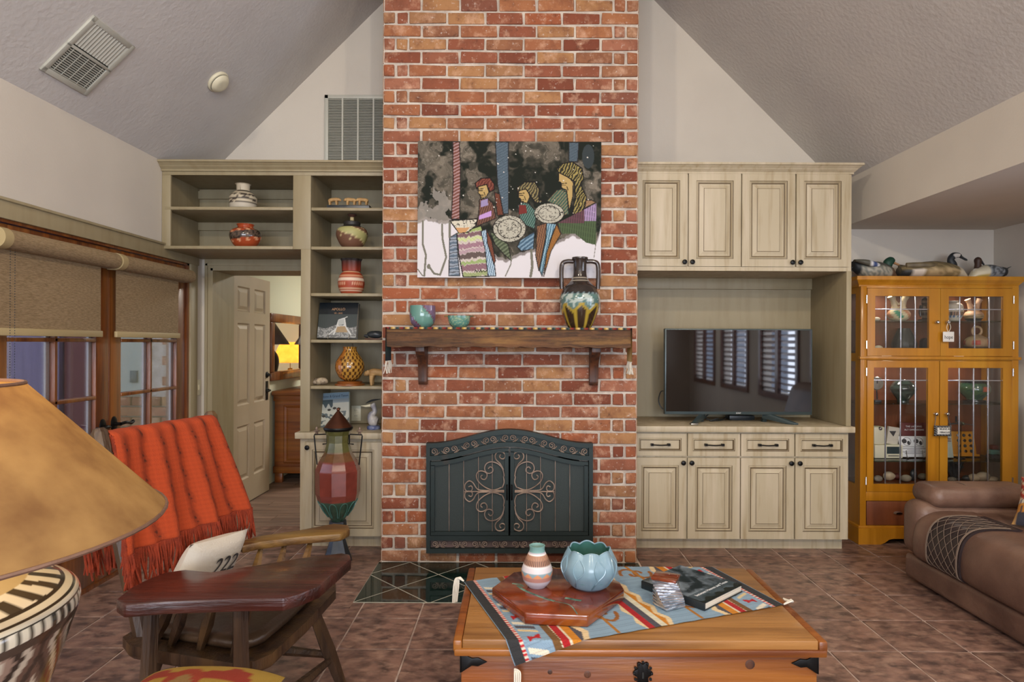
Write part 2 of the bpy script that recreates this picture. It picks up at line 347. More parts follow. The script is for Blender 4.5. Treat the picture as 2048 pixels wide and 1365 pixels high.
cf = MB(); cf.box(XR, XRR + .15, YR - .15, YW + .02, 2.35, 2.47); cf.box(XR, XR + .1, YR - .15, YW + .02, 2.47, 2.74); struct(cf.build('wall_soffit', M['wall']), 'white soffit face and low flat ceiling over the china cabinet')
# floor: grout bed, 13 inch tiles as children, hearth of black diamonds
fl = struct(MB().box(XL - .15, XRR + .15, YR - .15, YW, -.12, -.004).build('floor', M['grout']), 'red brown slate tile floor with pale grout')
TP = .3308; HX0, HX1, HY0 = -.905, .80, 3.465
def rsub(a, b):
    x0, x1, y0, y1 = a; X0, X1, Y0, Y1 = b
    if x1 <= X0 or x0 >= X1 or y1 <= Y0 or y0 >= Y1: return [a]
    o = []
    if x0 < X0: o.append((x0, X0, y0, y1))
    if x1 > X1: o.append((X1, x1, y0, y1))
    m0, m1 = max(x0, X0), min(x1, X1)
    if y0 < Y0: o.append((m0, m1, y0, Y0))
    if y1 > Y1: o.append((m0, m1, Y1, y1))
    return o
cache = {}; rest = MB()
for i in range(-10, 13):
    for j in range(-2, 28):
        x0 = .148 + TP * i; y1 = 4.262 + TP * 2 - TP * j; g = .004
        a = (max(x0 + g, XL), min(x0 + TP - g, XRR), max(y1 - TP + g, YR), min(y1 - g, YW))
        if a[1] - a[0] < .02 or a[3] - a[2] < .02: continue
        for q in rsub(a, (HX0, HX1, HY0, YW)):
            if q[1] - q[0] < .012 or q[3] - q[2] < .012: continue
            if q[3] < 1.55 or (q[2] > 4.45): rest.box(q[0], q[1], q[2], q[3], -.006, 0); continue
            k = (round(q[1] - q[0], 3), round(q[3] - q[2], 3))
            if k not in cache:
                mb = MB(); mb.box(-k[0] / 2, k[0] / 2, -k[1] / 2, k[1] / 2, -.006, 0); me = mb.build('tile', M['tile'], fl, bevel=.0025, bseg=1, raw=True); cache[k] = me.data; bpy.data.objects.remove(me)
            t = bpy.data.objects.new('tile', cache[k]); C.objects.link(t); t.parent = fl
            o0 = ORG[fl.name]; t.location = ((q[0] + q[1]) / 2 - o0.x, (q[2] + q[3]) / 2 - o0.y, -o0.z)
r = rest.build('tile_field', M['tile'], fl); r['kind'] = 'stuff'
hb = tag(MB().box(HX0, HX1, HY0, YB, -.004, .0022).build('hearth', M['hgrout']), 'polished black granite hearth set flush in the floor before the fireplace', 'hearth')
def clip(poly, x0, x1, y0, y1):
    for ax, lim, s in ((0, x0, 1), (0, x1, -1), (1, y0, 1), (1, y1, -1)):
        out = []; n = len(poly)
        for i in range(n):
            p, q = poly[i], poly[(i + 1) % n]; a, b = s * (p[ax] - lim), s * (q[ax] - lim)
            if a >= 0: out.append(p)
            if (a > 0) != (b > 0) and a != b:
                t = a / (a - b); out.append((p[0] + t * (q[0] - p[0]), p[1] + t * (q[1] - p[1])))
        poly = out
        if len(poly) < 3: return []
    return poly
hd = .215; q = hd - .006
for i in range(-1, 10):
    for j in range(-1, 5):
        if (i + j) % 2: continue
        cx, cy = -.70 + hd * (i - 1), 4.1 - hd * j
        p = clip([(cx - q, cy), (cx, cy - q), (cx + q, cy), (cx, cy + q)], HX0 + .003, HX1 - .003, HY0 + .003, YB)
        if len(p) > 2 and abs(sum(a[0] * b[1] - b[0] * a[1] for a, b in zip(p, p[1:] + p[:1]))) > .002: MB().prism(p, 'z', .0015, .003).build('granite_tile', M['hearth'], hb)
# vents and detector
vg = thing('return_air_grille', 'tall louvered return air grille on the gable wall beside the chimney', 'vent', (X(706, 4.88), 4.89, Z(323, 4.88, 706)))
gx0, gx1, gz0, gz1 = X(647, 4.88), -.896, Z(327, 4.88, 706), Z(190, 4.88, 706)
fr = MB(); 
for a in ((gx0, gx1, gz1 - .03, gz1), (gx0, gx1, gz0, gz0 + .01), (gx0, gx0 + .03, gz0, gz1), (gx1 - .01, gx1, gz0, gz1)): fr.box(a[0], a[1], 4.875, 4.90, a[2], a[3])
fr.build('frame', M['vent'], vg, bevel=.003)
MB().box(gx0 + .01, gx1, 4.893, 4.899, gz0, gz1).build('backing', M['ventdk'], vg)
sl = MB(); z = gz0 + .012
while z < gz1 - .03:
    sl.obox(((gx0 + gx1) / 2, 4.886, z), (gx1 - gx0 - .03, .002, .011), Matrix.Rotation(R(-40), 3, 'X')); z += .0125
s_ = sl.build('louvers', M['vent'], vg); s_['kind'] = 'stuff'
for px in (683, 714, 745): MB().box(X(px, 4.88) - .006, X(px, 4.88) + .006, 4.877, 4.89, gz0, gz1 - .02).build('bar', M['vent'], vg)
def onslope(px, py):
    u, v = uv(px, py); a, b = u / F, -v / F; Y = (RZ - RX - H) / (b - a); return Vector((a * Y, Y, H + b * Y))
p = [onslope(*q) for q in ((172, 57), (242, 107), (183, 165), (108, 120))]; vc = sum(p, Vector()) / 4
e1 = Vector((1, 0, 1)).normalized(); e2 = Vector((0, 1, 0)); nn = Vector((1, 0, -1)).normalized(); MS = Matrix((e1, e2, nn)).transposed()
sv = thing('ceiling_vent', 'square white supply vent on the sloped ceiling', 'vent', vc); fm = MB(); w2, h2 = .19, .165
for a, b, c, d in ((-w2, w2, h2 - .03, h2), (-w2, w2, -h2, -h2 + .03), (-w2, -w2 + .03, -h2, h2), (w2 - .03, w2, -h2, h2), (-.008, .008, -h2, h2)):
    fm.obox(vc + MS @ Vector(((a + b) / 2, (c + d) / 2, .006)), (b - a, d - c, .014), MS)
fm.build('frame', M['vent'], sv, bevel=.003)
MB().obox(vc + nn * .003, (2 * w2 - .03, 2 * h2 - .03, .004), MS).build('backing', M['ventdk'], sv)
for k in range(13): MB().obox(vc + MS @ Vector((.09, -h2 + .04 + k * .0212, .008)), (.15, .013, .0025), MS @ Matrix.Rotation(R(35), 3, 'X')).build('louver', M['vent'], sv)
for k in range(12): MB().obox(vc + MS @ Vector((-.155 + k * .0125, 0, .008)), (.0025, .26, .009), MS @ Matrix.Rotation(R(-30), 3, 'Y')).build('louver', M['vent'], sv)
for k in range(5): MB().obox(vc + MS @ Vector((-.085, -.11 + k * .055, .011)), (.15, .003, .003), MS).build('crossbar', M['vent'], sv)
sc_ = onslope(435, 162); sd = thing('smoke_detector', 'round ivory smoke detector on the sloped ceiling', 'smoke detector', sc_)
Q = MS.to_4x4()
def onplane(mb, M3, c): mb.v = [tuple(Vector(c) + M3 @ Vector(p)) for p in mb.v]; return mb
onplane(MB().lathe((0, 0, 0), crp([(.075, 0), (.078, .01), (.072, .018)]), 32), MS, sc_).build('base', M['ivory'], sd, smooth=True)
onplane(MB().lathe((0, 0, 0), crp([(.066, .018), (.066, .03), (.05, .045), (.03, .05), (.001, .05)]), 32), MS, sc_).build('cover', M['ivory'], sd, smooth=True)
onplane(MB().lathe((0, 0, 0), [(.067, .020), (.0675, .022), (.067, .025)], 32, cap=False), MS, sc_).build('seam', M['dark'], sd)
# recessed lights: above and behind the camera; slope ones added for warm light
for (x, y, z, n) in ((3.1, -2.4, 2.35, (0, 0, -1)), (3.1, .2, 2.35, (0, 0, -1)), (3.1, 2.6, 2.35, (0, 0, -1)), (-1.35, .4, RZ - RX - 1.35, (1, 0, -1)), (1.36, .4, RZ + RX - 1.36, (-1, 0, -1)), (-1.35, -2.4, RZ - RX - 1.35, (1, 0, -1)), (1.36, -2.4, RZ + RX - 1.36, (-1, 0, -1))):
    n = Vector(n).normalized(); q3 = n.to_track_quat('Z', 'Y').to_matrix(); c = Vector((x, y, z))
    rl = thing('recessed_light', 'round recessed ceiling light', 'light', c, group='recessed ceiling lights')
    onplane(MB().lathe((0, 0, 0), [(.10, 0), (.10, .006), (.085, .008), (.085, 0)], 28, cap=False), q3, c).build('trim_ring', M['white'], rl)
    onplane(MB().lathe((0, 0, 0), [(.085, .002), (.001, .003)], 28), q3, c).build('lens', emit('lamp_lens', '#fff0d8', 6), rl)
    low = z < 2.5
    l = bpy.data.lights.new('recessed_lamp', 'AREA'); l.shape = 'DISK'; l.size = .16; l.energy = 22 if low else (60 if y > 0 else 110); l.color = (1, .84, .64) if not low else (1, .9, .76)
    o = bpy.data.objects.new('recessed_lamp', l); C.objects.link(o); o.parent = rl; o.location = n * .03; d = n if low else (n + Vector((0, .55, 0))).normalized(); o.rotation_euler = d.to_track_quat('-Z', 'Y').to_euler()
# shuttered windows of the right wall and plain tall windows of the rear wall
for k, (y0, y1, z0, z1) in enumerate(SW):
    wn = struct(thing(f'window_{k + 1}', None, None, (XRR + .05, (y0 + y1) / 2, z0)), 'wooden shuttered window in the right wall')
    f = MB()
    for a in ((y0 - .07, y1 + .07, z1, z1 + .08), (y0 - .07, y1 + .07, z0 - .08, z0), (y0 - .07, y0, z0, z1), (y1, y1 + .07, z0, z1), ((y0 + y1) / 2 - .05, (y0 + y1) / 2 + .05, z0, z1)): f.box(XRR - .03, XRR + .02, a[0], a[1], a[2], a[3])
    f.build('frame', M['mahog'], wn)
    s = MB(); z = z0 + .05
    while z < z1 - .03:
        for a in ((y0, (y0 + y1) / 2 - .05), ((y0 + y1) / 2 + .05, y1)): s.obox((XRR + .03, (a[0] + a[1]) / 2, z), (.075, a[1] - a[0], .01), Matrix.Rotation(R(28), 3, 'Y'))
        z += .085
    s.build('shutter_louvers', M['mahog'], wn)
for k, (x0, x1, z0, z1) in enumerate(RW):
    wn = struct(thing(f'window_{k + 5}', None, None, ((x0 + x1) / 2, YR - .05, z0)), 'tall wood framed window in the rear wall')
    f = MB()
    for a in ((x0 - .07, x1 + .07, z1, z1 + .08), (x0 - .07, x1 + .07, z0 - .06, z0), (x0 - .07, x0, z0, z1), (x1, x1 + .07, z0, z1), ((x0 + x1) / 2 - .025, (x0 + x1) / 2 + .025, z0, z1), (x0, x1, 1.6, 1.65)): f.box(a[0], a[1], YR - .04, YR + .03, a[2], a[3])
    f.build('frame', M['mahog'], wn)
# doorway casing, back room
tc = MB(); tc.box(XL + .03, DX0 + .0, YW - .02, YW, 0, 2.09); tc.box(DX0, DX1, YW - .02, YW, DZ, 2.09)
tc.box(DX0 - .0, DX0 + .018, YW - .02, YW + TH, 0, DZ); tc.box(DX1 - .02, DX1, YW - .0, YW + TH, 0, DZ); tc.box(DX0, DX1, YW - .02, YW + TH, DZ - .018, DZ)
tc.box(DX0 - .035, DX0 - .02, YW - .03, YW - .02, 0, 2.06); tc.box(DX0 - .035, DX1, YW - .03, YW - .02, DZ + .02, DZ + .035)
struct(tc.build('trim_1', M['tan']), 'tan painted doorway casing below the open shelf')
BR0, BRX = YW + TH, -2.52
br = MB(); br.box(BRX - .1, BRX, BR0, 9.6, 0, 2.7); br.box(BRX, 1.0, 9.5, 9.6, 0, 2.7); br.box(.9, 1.0, BR0, 9.6, 0, 2.7); struct(br.build('wall_bedroom', M['cream']), 'pale cream walls of the room beyond the doorway')
struct(MB().box(BRX - .1, 1.0, BR0, 9.6, 2.7, 2.8).build('ceiling_bedroom', M['white']))
bf = struct(MB().box(BRX, 1.0, YW, 9.6, -.1, -.004).build('floor_bedroom', M['grout']), 'wood look plank tile floor in the room beyond')
M['plank'] = wood('plank_tile', '#8b7263', '#6a5448', 'x', 3., .5, rnd=.12)
pc = {}
for j in range(30):
    y0 = YW + .003 + j * .155
    if y0 > 9.3: break
    x0 = BRX - (j * .37) % .9
    while x0 < .9:
        a, b = max(x0 + .003, BRX), min(x0 + .897, .9)
        if b - a > .05: MB().box(a, b, y0, y0 + .149, -.006, 0).build('plank_tile', M['plank'], bf)
        x0 += .9
area('bedroom_ceiling_lamp', (-.9, 7.4, 2.62), (0, 0, 0), .5, .5, 95, (1, .95, .84))
def panelface(mb, P, rects, prof, mi=0, gm=None):      # P(a, b, d): face coordinates + depth outward; nested rectangles with depths
    for (a0, a1, b0, b1) in rects:
        rs = []
        for ins, d in prof: rs.append([P(a0 + ins, b0 + ins, d), P(a1 - ins, b0 + ins, d), P(a1 - ins, b1 - ins, d), P(a0 + ins, b1 - ins, d)])
        for i in range(len(rs) - 1):
            mb.add(rs[i] + rs[i + 1], [(k, (k + 1) % 4, 4 + (k + 1) % 4, 4 + k) for k in range(4)], (gm or {}).get(i, mi))
        mb.add(rs[-1], [(0, 1, 2, 3)], mi)
d3 = struct(thing('door_3', None, None, (-2.43, 5.68, .01)), 'taupe six panel door standing open into the next room')
hy0, hy1 = BR0 + .02, BR0 + .02 + .81; dz = [.01, .23, .71, .89, 1.61, 1.71, 1.93, 2.035]; xf = -2.41
st = .11; cols_ = ((hy0 + st, (hy0 + hy1) / 2 - .05), ((hy0 + hy1) / 2 + .05, hy1 - st)); rows_ = ((dz[1], dz[2]), (dz[3], dz[4]), (dz[5], dz[6]))
sb = MB(); holes(sb, 'x', xf - .04, xf, hy0, hy1, .01, 2.035, [(c[0], c[1], rows_[0][0], rows_[2][1]) for c in cols_])
for c in cols_:
    for a, b in ((rows_[0][1], rows_[1][0]), (rows_[1][1], rows_[2][0])): sb.box(xf - .04, xf, c[0], c[1], a, b)
sb.build('slab', M['door'], d3)
for c in cols_:
    for r_ in rows_:
        pm = MB(); pm.box(xf - .03, xf - .018, c[0], c[1], r_[0], r_[1])
        panelface(pm, lambda a, b, d: (xf + d, a, b), [(c[0], c[1], r_[0], r_[1])], [(0, 0), (.012, -.014), (.022, -.014), (.05, -.003)]); pm.build('panel', M['door'], d3)
for z, nm in ((.98, 'lever_handle'), (1.13, 'deadbolt')):
    hb_ = MB(); y = hy1 - .07
    onplane(hb_.lathe((0, 0, 0), crp([(.03, 0), (.03, .006), (.018, .012), (.012, .03)]), 20), Matrix.Rotation(R(90), 3, 'Y'), (xf, y, z))
    if nm == 'lever_handle': hb_.tube(cr([(xf + .035, y, z), (xf + .045, y - .03, z + .004), (xf + .045, y - .08, z - .002), (xf + .043, y - .11, z)]), .008, 8); hb_.box(xf, xf + .005, y - .025, y + .025, z - .09, z + .09)
    hb_.build(nm, M['blackmetal'], d3, smooth=True)
for z in (.25, 1.02, 1.8): MB().box(xf - .03, xf + .004, hy0 - .012, hy0 + .002, z - .05, z + .05).build('hinge', M['blackmetal'], d3)
# french doors, blinds, casing
tr = MB(); tr.box(XL, XL + .02, 2.75, 4.82, 2.03, 2.13); tr.box(XL, XL + .02, 4.70, 4.80, 0, 2.03); tr.box(XL, XL + .02, 2.75, 2.90, 0, 2.03); tr.box(XL, XL + .032, 2.75, 4.83, 2.115, 2.13)
struct(tr.build('trim_2', M['tan'], bevel=.003), 'tan painted casing around the french doors')
jb = MB(); jb.box(XL - .15, XL + .005, 2.90, 2.925, 0, 2.03); jb.box(XL - .15, XL + .005, 4.675, 4.70, 0, 2.03); jb.box(XL - .15, XL + .005, 2.90, 4.70, 2.015, 2.03); jb.box(XL - .15, XL + .01, 2.9, 4.7, -.003, .02); struct(jb.build('trim_3', M['mahog']), 'brown wooden jamb and sill of the french doors')
bb = MB(); bb.box(XL, XL + .018, YR, 2.75, 0, .13); struct(bb.build('baseboard_left', M['mahog']))
def lever(parent, x, y, z, s, nm='lever_handle'):
    m = MB(); onplane(m.lathe((0, 0, 0), [(.028, 0), (.028, .006), (.02, .01)], 20), Matrix.Diagonal((1, 1, 1)) @ Matrix.Rotation(R(90), 3, 'Y'), (x, y, z)); m.v = [(p[0], p[1], z + (p[2] - z) * 1.7) for p in m.v]
    m.tube([(x, y, z), (x + .045, y, z)], .011, 10); m.tube(cr([(x + .045, y, z), (x + .055, y + s * .04, z + .006), (x + .05, y + s * .09, z - .004), (x + .048, y + s * .12, z + .004)]), [.010] * 8 + [.009] * 8 + [.011] * 9, 8); m.build(nm, M['blackmetal'], parent, smooth=True)
for k, (y0, y1) in enumerate(((2.93, 3.80), (3.805, 4.67))):
    dn = struct(thing(f'door_{k + 1}', None, None, (XL - .03, (y0 + y1) / 2, .02)), ('brown wooden french door behind the wider woven blind', 'brown wooden french door nearest the doorway casing')[k])
    xa, xb = XL - .055, XL - .01; s = .115
    m = MB(); m.box(xa, xb, y0, y0 + s, .02, 2.012); m.build('stile', M['mahog'], dn, bevel=.004)
    m = MB(); m.box(xa, xb, y1 - s, y1, .02, 2.012); m.build('stile', M['mahog'], dn, bevel=.004)
    m = MB(); m.box(xa, xb, y0 + s, y1 - s, .02, .26); m.build('bottom_rail', M['mahog'], dn, bevel=.004)
    m = MB(); m.box(xa, xb, y0 + s, y1 - s, 1.90, 2.012); m.build('top_rail', M['mahog'], dn, bevel=.004)
    ym = (y0 + y1) / 2; zs = [.26, .43 + .02, .77, 1.11, 1.45, 1.79, 1.90]
    m = MB(); m.box(xa + .005, xb + .004, ym - .011, ym + .011, .26, 1.90); m.build('muntin', M['mahog'], dn, bevel=.004)
    for z in zs[1:-1]: m = MB(); m.box(xa + .005, xb + .004, y0 + s, y1 - s, z - .011, z + .011); m.build('muntin', M['mahog'], dn, bevel=.004)
    for a, b in ((y0 + s, ym - .011), (ym + .011, y1 - s)):
        for z0, z1 in zip(zs[:-1], zs[1:]):
            MB().box(XL - .036, XL - .032, a, b, z0 + .011, z1 - .011).build('pane', M['glass'], dn)
        MB().box(XL - .050, XL - .038, b - .022, b, .27, 1.9).build('glazing_bead', M['white'], dn)
    if k == 0: lever(dn, xb, y1 - .055, .93, -1)
    else: lever(dn, xb, y0 + .045, .935, 1)
for k, (y0, y1, f0, f1, lab) in enumerate(((2.885, 3.735, 2.93, 3.66, 'woven roller blind whose beaded chain hangs down, on the wider french door'), (3.75, 4.60, 3.80, 4.50, 'woven roller blind on the french door by the doorway'))):
    bl = thing('roller_blind', lab, 'blind', (XL + .06, (y0 + y1) / 2, 1.47)); xc, zc = XL + .062, 1.925
    ring = lambda r, n=14: [(xc + r * math.sin(t), zc + r * math.cos(t)) for t in np.linspace(0, math.pi, n)]
    prof = [(XL + .012, zc + .047)] + [(a, b) for a, b in ring(.047)] + [(XL + .012, zc - .047)]
    m = MB(); m.prism([(p[0], p[1]) for p in prof], 'y', y0 + .05, y1); m.build('cassette', M['weave'], bl, smooth=True, ang=35)
    prof2 = [(XL + .01, zc + .05)] + ring(.05) + [(XL + .01, zc - .05)]
    MB().prism(prof2, 'y', y0, y0 + .05).build('end_bracket', M['rail'], bl, smooth=True, ang=35)
    P_ = []; 
    for z in np.linspace(1.89, 1.50, 12): P_.append([(XL + .035 + .002 * math.sin(9 * y + z), y, z) for y in np.linspace(f0, f1, 20)])
    g = MB(); g.grid(P_); g.grid([[(a - .0015, b, c) for a, b, c in r_] for r_ in P_]); g.build('fabric', M['weave'], bl, smooth=True)
    MB().box(XL + .026, XL + .046, f0 - .006, f1 + .006, 1.468, 1.505).build('bottom_bar', M['rail'], bl, bevel=.004)
    if k == 0:
        for dy in (0, .028):
            c_ = MB()
            for i in range(70): c_.add([(xc + .01 + a * .003, y0 + .075 + dy + b * .003, 1.88 - i * .0125 + c * .004) for a, b, c in ((1, 0, 0), (-1, 0, 0), (0, 1, 0), (0, -1, 0), (0, 0, 1), (0, 0, -1))], [(0, 2, 4), (2, 1, 4), (1, 3, 4), (3, 0, 4), (2, 0, 5), (1, 2, 5), (3, 1, 5), (0, 3, 5)])
            c_.build('bead_chain', M['dark'], bl)
sw = thing('light_switch', 'ivory light switch plate beside the doorway casing', 'light switch', (XL + .002, 4.84, 1.02))
MB().box(XL, XL + .006, 4.815, 4.885, 1.03, 1.15).build('plate', M['ivory'], sw, bevel=.002); MB().box(XL + .006, XL + .012, 4.842, 4.858, 1.07, 1.11).build('toggle', M['ivory'], sw)
# porch beyond the french doors: brick wall, pale reflection patch, purple door and trim
pw = struct(MB().box(-5.2, XL - .16, 5.3, 5.4, -.1, 2.8).build('wall_porch', M['mortar']), 'porch wall seen through the french door panes')
bk = MB(); bk.box(-.119, .119, -.03, .03, -.037, .037); bme = bk.build('porch_brick', M['brick'], pw, bevel=.004, bseg=1, raw=True); bm_ = bme.data; bpy.data.objects.remove(bme)
for j in range(22):
    for i in range(5):
        x = -2.62 - .125 * (j % 2) - i * .252
        if x < -3.42 or (x < -2.95 and .9 < j * .086 < 1.5): continue
        b = bpy.data.objects.new('porch_brick', bm_); C.objects.link(b); b.parent = pw; o0 = ORG[pw.name]; b.location = (x - o0.x, 5.29 - o0.y, .08 + j * .086 - o0.z)
st_ = MB(); st_.box(-3.42, -3.14, 5.255, 5.30, 1.0, 1.5); st_.build('reflection_patch', M['pale'], pw)  # pale patch and switch stand for a reflection in the door pane
MB().box(-3.25, -3.19, 5.24, 5.255, 1.1, 1.2).build('reflected_switch', M['grey'], pw, bevel=.003)
pd = struct(thing('door_4', None, None, (-4.2, 5.25, 0)), 'purple wooden porch door beyond the glass')
MB().box(-4.75, -3.95, 5.22, 5.3, .0, 2.1).build('slab', M['purple'], pd)
for i in range(4): MB().box(-3.93 + i * .035, -3.91 + i * .035, 5.19, 5.3, 0, 2.15).build('molding', M['purple'], pd, bevel=.006)
MB().box(-3.79, -3.5, 5.23, 5.3, 0, 2.2).build('red_panel', M['redwood'], pd)
struct(MB().box(-6.5, XL - .15, .5, 5.4, -.12, -.02).build('ground_porch', M['grout']))
# ================================================================ chimney
CX0, CX1 = -.892, .788
cb = thing('chimney_breast', 'tall red brick chimney breast with pale mortar joints', 'fireplace', (-.05, 4.5, 0))
fx0, fx1, fz0, fz1 = -.50, .41, .13, .70                # firebox opening
ym = YB + .009; top = lambda x: RZ - abs(x - RX)
cm = MB(); cm.box(CX0 + .004, fx0, ym, YW - .002, 0, fz1); cm.box(fx1, CX1 - .004, ym, YW - .002, 0, fz1); cm.box(fx0, fx1, ym, YW - .002, 0, fz0)
cm.prism([(CX0 + .004, fz1), (CX1 - .004, fz1), (CX1 - .004, top(CX1) - .012), (RX, RZ - .012), (CX0 + .004, top(CX0) - .012)], 'y', ym, YW - .002)
cm.build('mortar', M['mortar'], cb)
fb = MB(); fb.box(fx0, fx1, 4.55, 4.56, fz0, fz1); fb.build('firebox', M['soot'], cb)
BP, CH = (CX1 - CX0) / (6 + 2 / 3), .0862; SM = BP / 3
def brick_mesh(wd, seed):
    r = random.Random(seed); m = MB(); m.box(-wd / 2, wd / 2, -.012, .0, -.0355, .0355)
    m.v = [(p[0] + r.uniform(-.0045, .0045), p[1] + (r.uniform(-.005, .003) if p[1] > -.001 else 0), p[2] + r.uniform(-.0045, .0045)) for p in m.v]
    m.v = [(p[0], -p[1], p[2]) for p in m.v]
    o = m.build('brick', M['brick'], cb, bevel=.0065, bseg=2, ang=60, raw=True); d = o.data; bpy.data.objects.remove(o); return d
variants = {k: [brick_mesh(wd - .0145, i * 7 + int(wd * 1000)) for i in range(6)] for k, wd in (('f', BP), ('s', SM))}
hid = MB(); px0, px1, pz0, pz1 = X(834, 4.05), X(1201, 4.05), Z(556, 4.05), Z(283, 4.05)
sx0, sx1, sz1 = -.60, .505, .70
def part_brick(x0, x1, zc, k):
    if x1 - x0 < .03: return
    o = bpy.data.objects.new('brick', variants[k][random.randrange(6)]); C.objects.link(o); o.parent = cb
    nat = (BP if k == 'f' else SM) - .0145
    o.scale = ((x1 - x0 - .0145) / nat, 1, 1); o.location = ((x0 + x1) / 2 - ORG[cb.name].x, YB + random.uniform(-.003, .003) - ORG[cb.name].y, zc)
for j in range(51):
    zc = CH * (j + .5); seq = ['f'] * 6 + ['s'] * 2 if j % 2 == 0 else ['s'] * 2 + ['f'] * 6; x = CX0
    for k in seq:
        wd = BP if k == 'f' else SM; a, b = x, x + wd; x = b
        if zc > min(top(a), top(b)) - .1: continue
        inscr = zc < sz1 + (.06 if abs((a + b) / 2 + .05) < .3 else 0) and zc > .11
        if inscr and a >= sx0 - .03 and b <= sx1 + .03: continue
        if inscr and a < sx0 < b: b = sx0 + .03
        elif inscr and a < sx1 < b: a = sx1 - .03
        if zc > 3.86 or (a > px0 and b < px1 and pz0 + .05 < zc < pz1 - .05): hid.box(a + .006, b - .006, YB, YB + .02, zc - .037, zc + .037)
        else: part_brick(a, b, zc, k)
for side, xx in ((-1, CX0), (1, CX1)):
    for j in range(50):
        for i in range(4):
            y0 = YB + .0 + i * .24 - (.12 if j % 2 else 0); y1 = y0 + .228; y0 = max(y0, YB + .012); y1 = min(y1, YW - .004)
            if y1 - y0 > .03 and CH * (j + 1) < top(xx) - .05: hid.box(min(xx, xx - side * .012), max(xx, xx - side * .012), y0, y1, CH * j + .006, CH * (j + 1) - .006)
h_ = hid.build('brick_field', M['brick'], cb); h_['kind'] = 'stuff'
# ---------------------------------------------------------------- fireplace doors
YF = 4.05; sF = YF / F
fs = thing('fireplace_screen', 'black iron fireplace doors with arched top and copper scrollwork', 'fireplace doors', (X(1019, YF), 4.05, .05))
def fp(a, b, d=0): px, py = 750 + a / 3.793, 780 + b / 3.793; return (X(px, YF, py), YF - d, Z(py, YF, px))
def arch(a): s = max(-1, min(1, (a - 1020) / 600)); return 52 * (1 + math.cos(math.pi * s))
def band(a0, a1, b0, b1, n=40, curve=True):            # polygon between two arched curves, crop pixels
    A = np.linspace(a0, a1, n); k = arch if curve else (lambda a: 0)
    return [fp(a, b0 - k(a))[::2] for a in A] + [fp(a, b1 - k(a))[::2] for a in A[::-1]]
fm = MB(); y0, y1 = YF - .012, YB - .0045
fm.prism(band(390, 1652, 405, 440), 'y', y0, y1); fm.prism(band(420, 1622, 500, 535), 'y', y0, y1)
for a, b, c, d in ((390, 420, 439, 1238), (1622, 1652, 439, 1238), (420, 1622, 1203, 1238), (420, 1622, 1105, 1142)): fm.prism(band(a, b, c, d, 2, False), 'y', y0, y1)
fm.build('frame', M['iron'], fs)
MB().prism(band(420, 1622, 435, 505), 'y', YF + .02, YF + .025).build('top_plate', M['iron'], fs); MB().prism(band(420, 1622, 1140, 1205, 2, False), 'y', YF + .02, YF + .025).build('bottom_plate', mat('plate_brown', '#4d3f3c', .6, var='#6a5552', scale=20), fs)
def spiral(a, b, r, a0, turns, tail=None, n=22):
    pts = [(a + r * (1 - .78 * t) * math.cos(a0 + 2 * math.pi * turns * t), b + r * (1 - .78 * t) * math.sin(a0 + 2 * math.pi * turns * t)) for t in np.linspace(0, 1, n)]
    return (tail or []) + pts
def rod(pts, parent, r=.0042, name='scroll', d=.012): MB().tube([fp(p[0], p[1], d) for p in pts], r, 6).build(name, M['bronze'], parent, smooth=True)
ts = [(450, 475), (545, 470), (600, 465), (697, 450), (750, 420), (845, 395), (895, 380), (990, 365), (1045, 360), (1140, 380), (1190, 395), (1285, 425), (1340, 445), (1435, 460), (1495, 465), (1590, 470)]
for i, (a, b) in enumerate(ts):
    b = 470 - arch(a)
    s = -1 if i % 2 else 1; rod(spiral(a, b, 27, math.pi / 2, -1.6 * s, [(a + s * 40, b + 5), (a + s * 22, b + 24)]), fs, .0028, 'border_scroll', .0)
for i in range(16):
    a = 455 + i * 75.6; s = -1 if i % 2 else 1; rod(spiral(a, 1172, 25, math.pi / 2, -1.6 * s, [(a + s * 42, 1155), (a + s * 24, 1196)]), fs, .0028, 'border_scroll', .0)
SC = [[(960, 740), (900, 758), (840, 740), (785, 695), (770, 650), (785, 620), (815, 615), (845, 630), (850, 655), (835, 678), (812, 675), (803, 658), (815, 645)],
      [(980, 655), (975, 620), (960, 585), (925, 555), (880, 545), (845, 560), (832, 595), (845, 625), (870, 632), (893, 618), (893, 595), (875, 583), (860, 597)],
      [(975, 605), (950, 560), (920, 530), (912, 500), (925, 475), (950, 468), (980, 480), (988, 505), (975, 522), (955, 520), (945, 505), (955, 490)],
      [(980, 762), (880, 762), (800, 760), (770, 745), (745, 705), (715, 690), (685, 715), (683, 750), (700, 768), (730, 765), (740, 745), (730, 728), (710, 735)],
      [(965, 740), (980, 700), (975, 655)]]
